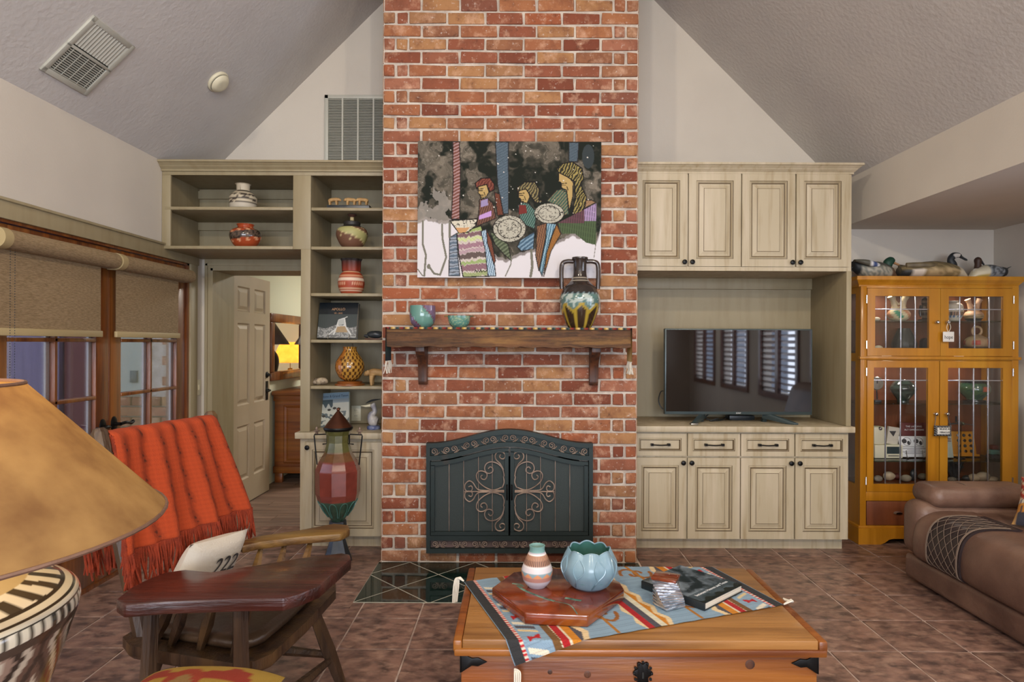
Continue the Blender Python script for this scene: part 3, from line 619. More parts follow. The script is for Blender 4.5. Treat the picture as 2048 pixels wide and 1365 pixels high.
for sd_ in (-1, 1):
    mx = (lambda a: a) if sd_ < 0 else (lambda a: 2040 - a)
    dr = MB()
    for poly in (band(mx(425), mx(1013), 545, 572), band(mx(425), mx(455), 545, 1100, 2), band(mx(985), mx(1013), 545, 1100, 2), band(mx(425), mx(1013), 1072, 1100, 2, False)):
        pass
    dr.prism(band(min(mx(425), mx(1013)), max(mx(425), mx(1013)), 545, 575), 'y', y0 - .004, y0 + .012)
    for a, b in ((425, 455), (985, 1013)):
        a, b = sorted((mx(a), mx(b))); A = [a, b]; dr.prism([fp(q, 570 - arch(q))[::2] for q in A] + [fp(q, 1075)[::2] for q in A[::-1]], 'y', y0 - .004, y0 + .012)
    a, b = sorted((mx(425), mx(1013))); dr.prism(band(a, b, 1072, 1100, 2, False), 'y', y0 - .004, y0 + .012)
    dp = dr.build('screen_door', M['iron'], fs)
    a, b = sorted((mx(455), mx(985))); A = np.linspace(a, b, 20)
    MB().prism([fp(q, 572 - arch(q))[::2] for q in A] + [fp(q, 1075)[::2] for q in A[::-1]], 'y', y0 + .014, y0 + .017).build('mesh_panel', M['screen'], dp)
    for q in (563, 673, 785, 890): rod([(mx(q), 575 - arch(mx(q))), (mx(q), 1073)], dp, .0022, 'rod', .006)
    for c in SC:
        rod([(p[0], p[1]) for p in ((mx(v.x), v.y) for v in cr([(a, b, 0) for a, b in c], 5))], dp)
        rod([(p[0], p[1]) for p in ((mx(v.x), 1536 - v.y) for v in cr([(a, b, 0) for a, b in c], 5))], dp)
    rod([(mx(680), 772), (mx(980), 766)], dp)
    MB().obox(fp(mx(875), 766, .014), (.014, .008, .02)).build('tie', M['bronze'], dp)
    hp = [fp(mx(1002), 720, .012), fp(mx(1002), 722, .035), fp(mx(1002), 770, .04), fp(mx(1002), 822, .035), fp(mx(1002), 826, .012)]; MB().tube(cr(hp, 6), .005, 8).build('handle', M['blackmetal'], dp, smooth=True)
# ---------------------------------------------------------------- mantel, runner
YM = 3.88; mz0, mz1 = 1.418, 1.537; mx0, mx1 = X(773, YM), X(1262, YM)
mt = thing('mantel_shelf', 'rough hewn wooden beam mantel on two curved corbels', 'mantel', ((mx0 + mx1) / 2, 4.0, 1.18))
bm2 = MB(); N_ = 40
rg = []
for i in range(N_ + 1):
    x = mx0 + (mx1 - mx0) * i / N_; j = lambda k: .004 * math.sin(i * 1.7 + k) + random.uniform(-.0015, .0015)
    rg.append([(x, YM + j(1), mz0 + j(2)), (x, YM + .006 + j(3), mz1 - .004), (x, YM + .012, mz1), (x, YB - .0045, mz1), (x, YB - .0045, mz0 + j(4))])
bm2.rings(rg); bm2.build('beam', M['beam'], mt, smooth=True, ang=25)
for px in (843, 1190):
    xc = X(px, 4.0); z1 = mz0 + .004
    pr = [(YB - .0045, z1), (3.93, z1), (3.93, z1 - .035)] + [(v.x, v.y) for v in cr([(3.945, z1 - .05, 0), (3.985, z1 - .075, 0), (4.03, z1 - .12, 0), (4.045, z1 - .18, 0), (4.05, z1 - .235, 0)], 5)] + [(4.06, z1 - .25), (YB - .0045, z1 - .25)]
    MB().prism(pr, 'x', xc - .028, xc + .028).build('corbel', M['corbel'], mt, bevel=.003)
ru = thing('mantel_runner', 'dark striped woven runner lying along the mantel with tasselled ends', 'runner', ((mx0 + mx1) / 2, 4.0, 1.3))
def rcol(s): return [H3('#1d2430'), H3('#b58a3a'), H3('#7a1f1c'), H3('#2c4a44'), H3('#c9b27a'), H3('#1b1f2b'), H3('#7a3a22')][int(s * 1000) * 7919 % 7]
P_ = []; cc = []; path = [(mx0 - .006, 1.33), (mx0 - .006, 1.43), (mx0 - .006, mz1 + .004)] + [(x, mz1 + .004) for x in np.linspace(mx0 + .01, mx1 - .01, 120)] + [(mx1 + .006, mz1 + .004), (mx1 + .006, 1.43), (mx1 + .006, 1.33)]
for i, (x, z) in enumerate(path):
    P_.append([(x, YM - .007, z - (.009 if 2 < i < len(path) - 3 else 0)), (x, YM - .004, z), (x, YM + .03, z), (x, 4.04, z)]); c = rcol(i / 200.); cc.append([c] * 4)
g = MB(); g.grid(P_, cc); g.grid([[(a + (.003 if a < mx0 else -.003 if a > mx1 else 0), b, c - (.003 if mx0 <= a <= mx1 else 0)) for a, b, c in r_] for r_ in P_], cc)
g.build('cloth', M['textile'], ru)
for x in (mx0 - .006, mx1 + .006):
    e = MB()
    for i in range(16):
        y = YM + .012 + i * .010; e.tube(cr([(x, y, 1.332), (x + random.uniform(-.01, .01), y + random.uniform(-.004, .004), 1.30), (x + random.uniform(-.016, .016), y + random.uniform(-.006, .006), 1.25)], 4), .0026, 5)
    e.build('fringe', M['tassel'], ru)['kind'] = 'stuff'
    for z, c in ((1.36, 'gold'), (1.40, 'gold')): MB().box(x - .0025, x + .0025, YM + .008, 4.04, z, z + .008).build('stripe', M[c], ru)
# painting
def rgbimg(w, h, x0, x1, y0, y1):
    xs, ys = np.meshgrid(np.linspace(x0, x1, w), np.linspace(y0, y1, h)); return xs, ys, np.zeros((h, w, 3))
xs, ys, im = rgbimg(400, 298, 62, 1735, 55, 1305)
def put(mask, c, a=1.): im[mask] = im[mask] * (1 - a) + (H3(c) if isinstance(c, str) else c) * a
wx = xs + 60 * (fbm(xs / 120, ys / 160, 3, 3) - .5); n1 = fbm(wx / 150 + fbm(xs / 90, ys / 90, 3, 9) * 1.6, ys / 210 + 1.2 * fbm(xs / 110, ys / 90, 3, 5), 5, 11)
t = np.clip((n1 - .42) / .32, 0, 1)[..., None] ** 1.3; im[:] = H3('#1a1f19') * (1 - t) + H3('#736b5f') * t
rid = np.abs(np.sin(n1 * 26)) < .16; put(rid & (n1 > .52), '#8a8276', .5)
bnd = np.interp(xs, [62, 150, 260, 360, 700, 860, 1050, 1330, 1480, 1690, 1735], [800, 770, 820, 780, 1100, 1150, 1080, 1000, 920, 1010, 830]) + 50 * (fbm(xs / 40, ys * 0, 3, 21) - .5)
put(ys > bnd, '#cbc8cc'); put((ys > bnd - 25) & (ys < bnd + 6), '#8d8786', .7)
g_ = (ys > 400) & (ys < bnd) & (xs < 370); put(g_ & (fbm(xs / 60, ys / 90, 4, 31) > .82 - (ys - 400) / 700), '#9a948c', .6)
def hatch(poly, c1, c2, per=14, ang=.9, c3='#2a2628'):
    k = inpoly(xs, ys, poly); put(k, c1); s = np.sin((xs * math.cos(ang) + ys * math.sin(ang)) * 2 * math.pi / per + 2 * fbm(xs / 30, ys / 30, 2, 4)); put(k & (s > .45), c2, .85); put(k & (s < -.88), c3, .7)
    put(segd(xs, ys, poly + poly[:1]) < 5, '#23201f', .85)
hatch([(380, 60), (440, 60), (452, 300), (445, 770), (370, 770), (385, 430)], '#7d4f44', '#a38d90', 26, 1.1); hatch([(768, 60), (888, 60), (890, 720), (845, 720), (790, 450)], '#5a6b78', '#39444e', 24, 1.1); hatch([(1438, 60), (1530, 60), (1520, 240), (1440, 240)], '#55646f', '#39444e', 24, 1.1)
put(((xs - 1615) / 55) ** 2 + ((ys - 190) / 110) ** 2 < 1, '#333a3c')
# seated figures: robes, faces, hair, pots
hatch([(625, 590), (700, 575), (745, 620), (780, 760), (600, 835), (620, 700)], '#5c3d35', '#7a5a4a', 20, .3); put(inpoly(xs, ys, [(640, 600), (700, 580), (705, 640), (640, 660)]), '#8e82a6'); put(inpoly(xs, ys, [(625, 735), (735, 690), (735, 740), (620, 775)]), '#b08cc0')
hatch([(760, 520), (810, 540), (845, 730), (790, 735)], '#5a3328', '#7d4a36', 14, .2)
body = [(420, 900), (640, 830), (690, 960), (770, 1290), (480, 1300), (440, 1100)]
k = inpoly(xs, ys, body); put(k, '#bdb3ac')
for y0_, y1_, c in ((850, 885, '#8aa05a'), (890, 925, '#6b4a52'), (930, 960, '#b8c48a'), (985, 1030, '#8e6878'), (1040, 1075, '#a58a94'), (1080, 1125, '#4a3a38'), (1150, 1180, '#8aa060'), (1185, 1240, '#7a5562'), (1255, 1300, '#8c9a66')):
    yy = ys + 14 * (fbm(xs / 14, ys / 60, 3, 8) - .5) * 3 + (xs - 560) * .12; put(k & (yy > y0_) & (yy < y1_), c, .9)
put(k & (np.abs(np.sin(xs / 4.5 + ys / 30)) < .12), '#332c2c', .45); put(segd(xs, ys, body + body[:1]) < 5, '#23201f')
hatch([(355, 940), (420, 900), (430, 1100), (450, 1290), (350, 1290)], '#8a94a0', '#4a5a6a', 60, 1.45); hatch([(640, 880), (690, 860), (745, 1010), (778, 1290), (705, 1290), (680, 1050)], '#7d98ad', '#b5c6d2', 20, .2); hatch([(690, 860), (740, 970), (775, 1150), (760, 1180), (700, 990)], '#7d4a36', '#50302a', 16, .3)
def face(poly, hair, hc1, hc2):
    put(inpoly(xs, ys, poly), '#a8905e'); put(segd(xs, ys, poly + poly[:1]) < 4, '#23201f'); kk = inpoly(xs, ys, hair); put(kk, hc1); put(kk & (np.sin((xs + .5 * ys) / 4.2 + fbm(xs / 40, ys / 40, 2, 2) * 9) > .35), hc2); put(segd(xs, ys, hair + hair[:1]) < 5, '#1d1b1a')
    c = np.mean(poly, 0); ey = (c[0] - 12, c[1] - 28)
    for q in ([(ey[0] - 26, ey[1]), (ey[0] + 22, ey[1] - 6)], [(ey[0] - 22, ey[1] + 14), (ey[0] + 10, ey[1] + 14)], [(c[0] - 30, c[1] + 30), (c[0] + 6, c[1] + 26)], [(c[0] - 20, c[1] + 44), (c[0] + 4, c[1] + 42)], [(c[0] + 12, c[1]), (c[0] + 22, c[1] + 30)]): put(segd(xs, ys, q) < 3.5, '#2b211c')
face([(615, 465), (690, 450), (712, 520), (690, 560), (640, 585), (630, 545), (612, 530)], [(585, 440), (640, 395), (720, 390), (762, 450), (758, 500), (720, 520), (690, 450), (615, 470), (600, 490)], '#5a2e28', '#7d4a3c')
hatch([(975, 640), (1050, 600), (1150, 700), (1130, 860), (1000, 800)], '#38564e', '#6d8a80', 18, .5); put(inpoly(xs, ys, [(985, 640), (1050, 640), (1060, 710), (985, 725)]), '#6b2e2a')
face([(985, 505), (1060, 490), (1085, 560), (1060, 620), (1005, 610), (1000, 580), (982, 570)], [(965, 480), (1040, 425), (1130, 425), (1175, 500), (1165, 590), (1230, 600), (1140, 620), (1095, 560), (1050, 490), (990, 505), (975, 530)], '#39362c', '#8a7d55')
hatch([(1240, 600), (1330, 500), (1420, 480), (1440, 720), (1350, 740), (1330, 640)], '#3f6152', '#8a765a', 22, .7); hatch([(1560, 590), (1650, 590), (1690, 610), (1570, 670)], '#a08060', '#6d523c', 18, .8)
face([(1350, 335), (1440, 380), (1480, 430), (1475, 560), (1445, 690), (1420, 500), (1375, 480), (1370, 430), (1345, 420)], [(1325, 310), (1370, 260), (1470, 240), (1560, 300), (1575, 400), (1545, 440), (1600, 560), (1590, 640), (1540, 720), (1470, 720), (1500, 560), (1490, 420), (1430, 380), (1350, 340)], '#2d2b22', '#948650')
sk = [(1340, 800), (1690, 620), (1690, 1000), (1600, 980), (1500, 900), (1380, 900)]; kk = inpoly(xs, ys, sk); put(kk, '#4a5a3e'); put(kk & (ys < 780) & (xs > 1560), '#9a84a8'); put(kk & (ys < 800) & (xs < 1580), '#5e3f48'); put(kk & (np.sin(xs / 3.4 + ys / 40) > .5), '#2c3028', .6)
hatch([(1150, 830), (1240, 800), (1230, 940), (1170, 1240), (1140, 1100)], '#6a4a3a', '#8d6a4a', 20, .2); hatch([(1240, 800), (1330, 810), (1270, 960), (1200, 1290), (1175, 1230), (1230, 960)], '#5a7f92', '#9ab6c4', 22, .2); hatch([(1330, 810), (1370, 900), (1280, 1060), (1215, 1290), (1240, 1080), (1290, 920)], '#a0703a', '#6a4424', 16, .3)
hatch([(1000, 960), (1130, 880), (1120, 1040), (1010, 1060), (970, 1020)], '#4d6a80', '#7f98a8', 30, .9); hatch([(720, 880), (760, 900), (890, 1000), (920, 1150), (850, 1090), (770, 1000)], '#4f5a44', '#6d7560', 30, .9)
def pot(cx, cy, rx, ry):
    e = ((xs - cx) / rx) ** 2 + ((ys - cy) / ry) ** 2; kk = e < 1; put(kk, '#a9a698'); nn_ = fbm(xs / 26, ys / 22, 3, int(cx)); put(kk & (np.abs(nn_ - .5) < .03), '#2b2826'); put(np.abs(e - 1) < .05, '#23201f'); put(kk & (np.abs(np.sqrt(e) - .72) < .025), '#2b2826')
pot(900, 855, 150, 122); pot(1262, 712, 135, 92)
bw = [(355, 785), (610, 765), (590, 830), (520, 890), (440, 895)]; put(inpoly(xs, ys, bw), '#c4bfae'); put(inpoly(xs, ys, bw) & (np.abs(fbm(xs / 24, ys / 20, 3, 77) - .5) < .035), '#2b2826'); put(segd(xs, ys, bw + bw[:1]) < 5, '#23201f'); put(inpoly(xs, ys, [(410, 850), (540, 845), (500, 890), (440, 895)]), '#b98d62')
for q, wd in (([(110, 790), (110, 1000), (140, 1100), (125, 1290)], 9), ([(285, 820), (290, 950), (325, 1120), (270, 1280), (215, 1270), (165, 1200)], 9), ([(355, 800), (355, 930)], 12), ([(65, 1230), (110, 1290)], 5), ([(920, 1100), (915, 1180), (865, 1290)], 5), ([(1100, 1050), (1110, 1200), (1095, 1290)], 12), ([(1690, 980), (1672, 1120)], 3)): put(segd(xs, ys, q) < wd, '#6f6d62'); 
put(((xs - 165) / 16) ** 2 + ((ys - 1205) / 24) ** 2 < 1, '#6f6d62')
rs_ = np.random.RandomState(4)
for _ in range(45):
    a, b = rs_.uniform(80, 1700), rs_.uniform(90, 720); put(np.hypot(xs - a, ys - b) < rs_.uniform(3, 6), '#cfcac2')
sgn = [(585, 1255), (595, 1235), (605, 1255), (615, 1240), (630, 1255), (640, 1232), (650, 1255), (665, 1240), (680, 1252), (695, 1238)]; put(segd(xs, ys, sgn) < 3.5, '#2a2426')
pa = thing('painting', 'frameless canvas painting of three seated women with pots, hung on the brick', 'painting', ((px0 + px1) / 2, YB, pz0))
MB().box(px0, px1, 4.052, 4.092, pz0, pz1).build('canvas', M['cloth'], pa, bevel=.003)
def colorgrid(im, p00, p10, p01):                     # grid mesh with the image on it; corners: top-left, top-right, bottom-left
    h, w_ = im.shape[:2]; a, b, c = Vector(p00), Vector(p10), Vector(p01)
    P = [[a + (b - a) * (i / (w_ - 1)) + (c - a) * (j / (h - 1)) for i in range(w_)] for j in range(h)]
    m = MB(); m.grid(P, im); return m
colorgrid(im, (px0, 4.0505, pz1), (px1, 4.0505, pz1), (px0, 4.0505, pz0)).build('painted_surface', M['print'], pa)
# ================================================================ built-in cabinets right of the chimney
YC = 4.34
GP = [(0, -.018), (0, 0), (.052, 0), (.054, -.004), (.062, .003), (.068, -.007), (.074, -.010), (.082, -.010), (.104, -.003), (.107, -.001)]
GM = {2: 1, 5: 1, 8: 1}
DP = [(0, -.018), (0, 0), (.034, 0), (.036, -.004), (.043, .002), (.049, -.008)]
def front(name, parent, x0, x1, z0, z1, prof, gm, y=YC, m='glazed'):
    mb = MB(); panelface(mb, lambda a, b, d: (a, y - d, b), [(x0, x1, z0, z1)], prof, 0, gm)
    return mb.build(name, [M[m], M['glazeline']], parent)
def knob(parent, x, z, y=YC, m='blackmetal', r=.016):
    mb = MB(); onplane(mb.lathe((0, 0, 0), crp([(r * .55, 0), (r * .4, .008), (r * .45, .012), (r, .018), (r * .95, .025), (.001, .029)], 4), 18), Matrix.Rotation(R(90), 3, 'X'), (x, y, z)); return mb.build('knob', M[m], parent, smooth=True)
def crown(name, parent, x0, x1, y, z0, mlist, ret=None, yb=YW - .02):
    prof = [(0, 0), (-.012, 0), (-.012, .012), (-.03, .028), (-.034, .034), (-.052, .05), (-.06, .052), (-.06, .066), (0, .066)]
    mb = MB(); n = len(prof)
    A = [(x0, y + p[0], z0 + p[1]) for p in prof]
    if ret:                                             # mitred return along the right end
        Bc = [(x1 - p[0], y + p[0], z0 + p[1]) for p in prof]; Cc = [(x1 - p[0], yb, z0 + p[1]) for p in prof]; rr = [A, Bc, Cc]
    else: rr = [A, [(x1, y + p[0], z0 + p[1]) for p in prof]]
    mb.rings(rr); o = mb.build(name, mlist, parent); return o
DXS = [(.812, 1.176), (1.186, 1.548), (1.556, 1.923), (1.934, 2.297)]
x0c, x1c = .795, 2.318
wc = thing('wall_cabinet', 'tan glazed four door wall cabinet with crown moulding above the television', 'cabinet', (1.55, 4.6, .876))
cs = MB(); cs.box(x0c, x1c, YC + .02, YW - .004, 1.955, 2.645); cs.build('carcass', M['glazed'], wc)
MB().box(x1c - .035, x1c, YC, YW - .004, .877, 1.955).build('side_panel', M['tan'], wc, bevel=.002)
MB().box(x1c - .035, x1c, YC + .006, YC + .02, 1.955, 2.645).build('end_stile', M['glazed'], wc)
MB().box(x0c, x1c - .035, YC, YC + .02, 1.953, 1.981).build('bottom_rail', M['glazed'], wc)
MB().box(x0c, x1c - .035, YW - .03, YW - .004, .877, 1.955).build('back_panel', M['tan'], wc)
MB().box(x0c, x1c - .035, YW - .055, YW - .03, 1.87, 1.955).build('back_rail', M['tan'], wc, bevel=.002)
crown('crown_molding', wc, x0c, x1c, YC + .01, 2.628, M['glazed'], ret=True)
for i, (a, b) in enumerate(DXS):
    d = front('cabinet_door', wc, a, b, 1.984, 2.632, GP, GM); knob(d, (b - .022) if i % 2 == 0 else (a + .022), 2.012)
bc = thing('base_cabinet', 'tan glazed base cabinet with four drawers over four doors under the television', 'cabinet', (1.55, 4.6, 0))
m = MB(); m.box(x0c, 2.31, YC + .02, YW - .004, .085, .834); m.build('carcass', M['glazed'], bc)
MB().box(x0c, 2.30, 4.42, YW - .004, 0, .085).build('toe_kick', M['glazed'], bc)
for i, (a, b) in enumerate(DXS):
    d = front('drawer', bc, a, b, .665, .822, DP, {2: 1, 4: 1}); xm = (a + b) / 2; zz = .745
    p = MB(); p.tube(cr([(xm - .058, YC, zz), (xm - .058, YC - .022, zz), (xm - .04, YC - .028, zz), (xm, YC - .03, zz - .002), (xm + .04, YC - .028, zz), (xm + .058, YC - .022, zz), (xm + .058, YC, zz)], 5), .0048, 8)
    for s in (-1, 1): onplane(p.lathe((0, 0, 0), [(.011, 0), (.011, .005), (.006, .012)], 14), Matrix.Identity(3), (0, 0, 0)) if 0 else p.obox((xm + s * .058, YC - .012, zz), (.018, .024, .016))
    p.build('pull', M['blackmetal'], d, smooth=True)
    d = front('cabinet_door', bc, a, b, .09, .652, GP, GM); knob(d, (b - .024) if i % 2 == 0 else (a + .024), .62)
tag(MB().box(x0c, 2.335, 4.31, YW - .004, .834, .876).build('countertop', M['glazed'], bevel=.006), 'long tan wooden countertop under the television', 'countertop')
# ---------------------------------------------------------------- television and what lies round it
TY = 4.52; tx0, tx1, tz0, tz1 = X(1330, TY), X(1625, TY), Z(830, TY, 1480), Z(658, TY, 1480)
tv = thing('television', 'black flat screen television standing on two splayed feet', 'television', ((tx0 + tx1) / 2, TY, .876))
MB().box(tx0, tx1, TY, TY + .05, tz0, tz1).build('casing', M['grey'], tv, bevel=.004)
MB().box(tx0 + .009, tx1 - .009, TY - .0015, TY, tz0 + .022, tz1 - .009).build('screen', M['tvs'], tv)
text('SONY', .014, 'maker_name', M['silver'], tv, FACE((tx0 + tx1) / 2, TY - .0008, tz0 + .011))
for a, b, c in ((1408, 1387, 1), (1535, 1588, -1)):
    xa, xb = X(a, TY), X(b, 4.42)
    f = MB(); f.prism([(TY + .03, tz0 + .002), (TY - .01, tz0 + .002), (4.40, .889), (4.40, .877), (4.43, .877), (TY + .03, tz0 - .03)], 'x', -.014, .014)
    f.v = [(p[0] + xa + (xb - xa) * (TY + .02 - p[1]) / (TY + .02 - 4.41), p[1], p[2]) for p in f.v]; f.build('foot', M['grey'], tv, bevel=.002)
    g = MB(); g.prism([(TY + .03, tz0 - .025), (TY + .05, .877), (TY + .09, .877), (TY + .05, tz0 - .01)], 'x', xa - .014, xa + .014); g.build('rear_foot', M['grey'], tv)
bx_ = thing('set_top_box', 'small black set top box behind the television feet', 'device', (X(1481, 4.70), 4.70, .876))
MB().box(X(1456, 4.70), X(1506, 4.70), 4.66, 4.76, .880, .912).build('case', M['black'], bx_, bevel=.004); MB().box(X(1460, 4.7), X(1502, 4.7), 4.67, 4.75, .876, .881).build('feet', M['black'], bx_)
tag(MB().tube(cr([(X(1425, 4.62), 4.60, .95), (X(1410, 4.62), 4.60, .905), (X(1420, 4.62), 4.58, .885), (X(1436, 4.6), 4.58, .90), (X(1420, 4.58), 4.57, .882), (X(1445, 4.6), 4.62, .884), (X(1458, 4.66), 4.70, .895)], 8), .0042, 6).build('power_cable', M['black'], smooth=True), 'black coiled cable lying beside the set top box', 'cable')
tag(MB().tube(cr([(X(1330, 4.6), 4.58, 1.10), (X(1322, 4.6), 4.60, 1.09), (X(1319, 4.6), 4.62, 1.03), (X(1323, 4.6), 4.62, .98), (X(1332, 4.6), 4.60, .95)], 8), .0042, 6).build('antenna_cable', M['black'], smooth=True), 'thin black cable looping out behind the television edge', 'cable')
rm = thing('remote_control', 'small silver remote lying on the countertop by the television foot', 'remote', (X(1388, 4.40), 4.39, .876)); MB().box(X(1381, 4.38), X(1396, 4.38), 4.36, 4.40, .8765, .889).build('case', M['wire'], rm, bevel=.004); MB().box(X(1383, 4.38), X(1394, 4.38), 4.362, 4.398, .889, .8905).build('keys', M['black'], rm)
# ================================================================ bookcase left of the chimney
YS, YSB = 4.36, 4.82
bs = thing('bookcase', 'tan painted built-in bookcase with open shelves bridging over the doorway', 'bookcase', (-1.6, 4.6, .82))
bx0, bx1, bx2, bx3 = XL + .002, -1.563, -1.44, -.898; zt, ze = 2.603, 2.111
MB().box(bx0, bx3, YS, YSB + .06, 2.62, 2.645).build('top_board', M['tan'], bs)
MB().box(bx0, bx3, YS - .02, YS, zt, 2.645).build('top_rail', M['tan'], bs, bevel=.002)
crown('crown_molding', bs, bx0, bx3, YS - .02, 2.628, M['tan'])
MB().box(bx0, -2.414, YS - .02, YS, 2.09, zt).build('stile', M['tan'], bs, bevel=.002)
MB().box(bx1, bx2, YS - .02, YS, 2.09, zt).build('stile', M['tan'], bs, bevel=.002); MB().box(-1.507, bx2, YS - .02, YS, .822, 2.09).build('stile', M['tan'], bs, bevel=.002)
MB().box(bx0, -2.456, YS, YSB, 2.09, 2.62).build('side_panel', M['tan'], bs); MB().box(bx1 - .002, bx2, YS, YSB, 2.09, 2.62).build('partition', M['tan'], bs); MB().box(-1.505, bx2, YS, YSB + .06, .822, 2.09).build('partition', M['tan'], bs)
MB().box(bx3 - .012, bx3, YS, YSB, .822, 2.62).build('side_panel', M['tan'], bs)
MB().box(bx0, bx1, YSB, YSB + .06, 2.09, 2.62).build('back_panel', M['tan'], bs); MB().box(bx2, bx3, YSB, YSB + .06, .822, 2.62).build('back_panel', M['tan'], bs)
for z in (2.383, 2.111): MB().box(-2.456 if z > 2.2 else bx0, bx1, YS - .022, YSB, z - .022, z).build('shelf', M['tan'], bs, bevel=.004)
SHZ = [2.383, 2.111, 1.787, 1.463, 1.140]
for z in SHZ: MB().box(bx2, bx3 - .012, YS - .012, YSB, z - .022, z).build('shelf', M['tan'], bs, bevel=.004)
for z in (2.603, 2.361): MB().box(-2.456, bx1, YSB - .022, YSB, z - .06, z).build('back_rail', M['tan'], bs)
lb = thing('low_cabinet', 'tan base cabinet with one panelled door behind the tall urn', 'cabinet', (-1.2, 4.6, 0))
MB().box(-1.512, bx3, YC + .02, YSB + .06, .09, .776).build('carcass', M['glazed'], lb); MB().box(-1.49, bx3, 4.43, YSB + .06, 0, .09).build('toe_kick', M['glazed'], lb)
d = front('cabinet_door', lb, -1.475, -.94, .098, .75, GP, GM); knob(d, -1.452, Z(895, YC, 618))
tag(MB().box(-1.535, bx3, 4.31, YSB + .06, .776, .82).build('countertop', M['glazed'], bevel=.006), 'short tan wooden counter ledge under the bookcase', 'countertop')
ot = thing('wall_outlet', 'ivory electrical outlet on the bookcase back panel', 'outlet', (X(713, YSB), YSB, Z(842, YSB, 713)))
ox, oz = X(713, YSB - .003), Z(827, YSB, 713); MB().box(ox - .036, ox + .036, YSB - .006, YSB, oz - .058, oz + .058).build('plate', M['ivory'], ot, bevel=.002)
for s in (-1, 1):
    MB().obox((ox, YSB - .008, oz + s * .022), (.034, .005, .03)).build('socket', M['ivory'], ot, bevel=.004)
    for t in (-1, 1): MB().obox((ox + t * .007, YSB - .0108, oz + s * .022 + .003), (.003, .001, .009)).build('slot', M['dark'], ot)
# ---------------------------------------------------------------- room beyond: dresser, mirror, two lamps
dr = thing('dresser', 'brown wooden dresser standing against the wall of the next room', 'dresser', (-2.2, 6.9, 0))
MB().box(-2.51, -1.9, 6.38, 7.7, .90, .945).build('top', M['pine'], dr, bevel=.006); MB().box(-2.49, -1.92, 6.42, 7.68, .10, .84).build('body', M['pine'], dr)
MB().box(-2.50, -1.91, 6.40, 7.69, .84, .90).build('frieze', M['pine'], dr, bevel=.01); MB().box(-2.50, -1.91, 6.405, 7.69, .10, .17).build('plinth', M['pine'], dr, bevel=.004)
pm = MB(); panelface(pm, lambda a, b, d: (a, 6.42 - d, b), [(-2.40, -2.0, .2, .8)], [(0, 0), (.012, .008), (.03, -.0), (.05, .004)]); pm.build('end_panel', M['pine'], dr)
for x in (-2.45, -1.96):
    for y in (6.44, 7.65): MB().obox((x, y, .05), (.08, .05, .1)).build('foot', M['pine'], dr, bevel=.01)
mi = thing('wall_mirror', 'framed mirror above the dresser reflecting a lit lamp', 'mirror', (BRX + .01, 6.8, 1.05)); my0, my1, mz_0, mz_1 = 6.28, 7.35, 1.05, 1.74
for a in ((my0, my1, mz_1 - .09, mz_1), (my0, my1, mz_0, mz_0 + .09), (my0, my0 + .09, mz_0 + .09, mz_1 - .09), (my1 - .09, my1, mz_0 + .09, mz_1 - .09)):
    f = MB(); f.box(BRX, BRX + .05, a[0], a[1], a[2], a[3]); q_ = f.build('frame', M['mahog'], mi, bevel=.012)
MB().box(BRX + .004, BRX + .012, my0 + .09, my1 - .09, mz_0 + .09, mz_1 - .09).build('mirror_glass', M['mirror'], mi)
def lamp(name, lab, c, zb, prof, shade, bm, sm, watt, col, stand=None):
    t = thing(name, lab, 'lamp', (c[0], c[1], zb)); MB().lathe((c[0], c[1], zb), crp(prof, 6), 32).build('base', bm, t, smooth=True)
    r0, r1, z0, z1 = shade; zt_ = max(p[1] for p in prof); MB().tube([(c[0], c[1], zb + zt_ - .01), (c[0], c[1], z1 - .01)], .006, 8).build('stem', M['brass'], t)
    MB().lathe((c[0], c[1], 0), [(r0, z0), (r1, z1)], 48, cap=False).build('lamp_shade', sm, t, smooth=True)
    if watt:
        l = bpy.data.lights.new('bulb', 'POINT'); l.energy = watt; l.color = col; l.shadow_soft_size = .04; o = bpy.data.objects.new('bulb', l); C.objects.link(o); o.parent = t; o.location = (0, 0, (z0 + z1) / 2 - zb)
    return t
lamp('table_lamp', 'brown ceramic lamp with a dark leather shade on the dresser', (-2.20, 6.95), .945, [(.06, 0), (.07, .02), (.12, .12), (.155, .26), (.14, .36), (.08, .43), (.03, .46)], (.27, .06, 1.42, 1.74), mat('brown_ceramic', '#5c4438', .4, var='#3f2e26', scale=8, bump=.3), M['leather'], 0, None)
lamp('bedside_lamp', 'lit lamp with a glowing parchment shade seen in the bedroom mirror', (-1.78, 8.9), .66, [(.08, 0), (.05, .03), (.035, .15), (.06, .22), (.03, .42)], (.26, .13, 1.16, 1.45), M['brass'], M['shade2'], 40, (1, .75, .4))
nt_ = thing('nightstand', 'wooden nightstand under the lit lamp in the next room', 'nightstand', (-1.78, 8.9, 0)); MB().box(-2.05, -1.5, 8.65, 9.15, .62, .66).build('top', M['pine'], nt_, bevel=.005); MB().box(-2.02, -1.53, 8.68, 9.12, .12, .62).build('body', M['pine'], nt_); MB().box(-1.98, -1.57, 8.66, 8.68, .4, .58).build('drawer', M['pine'], nt_)
for x in (-2.0, -1.56):
    for y in (8.7, 9.1): MB().obox((x, y, .06), (.05, .05, .12)).build('leg', M['pine'], nt_)
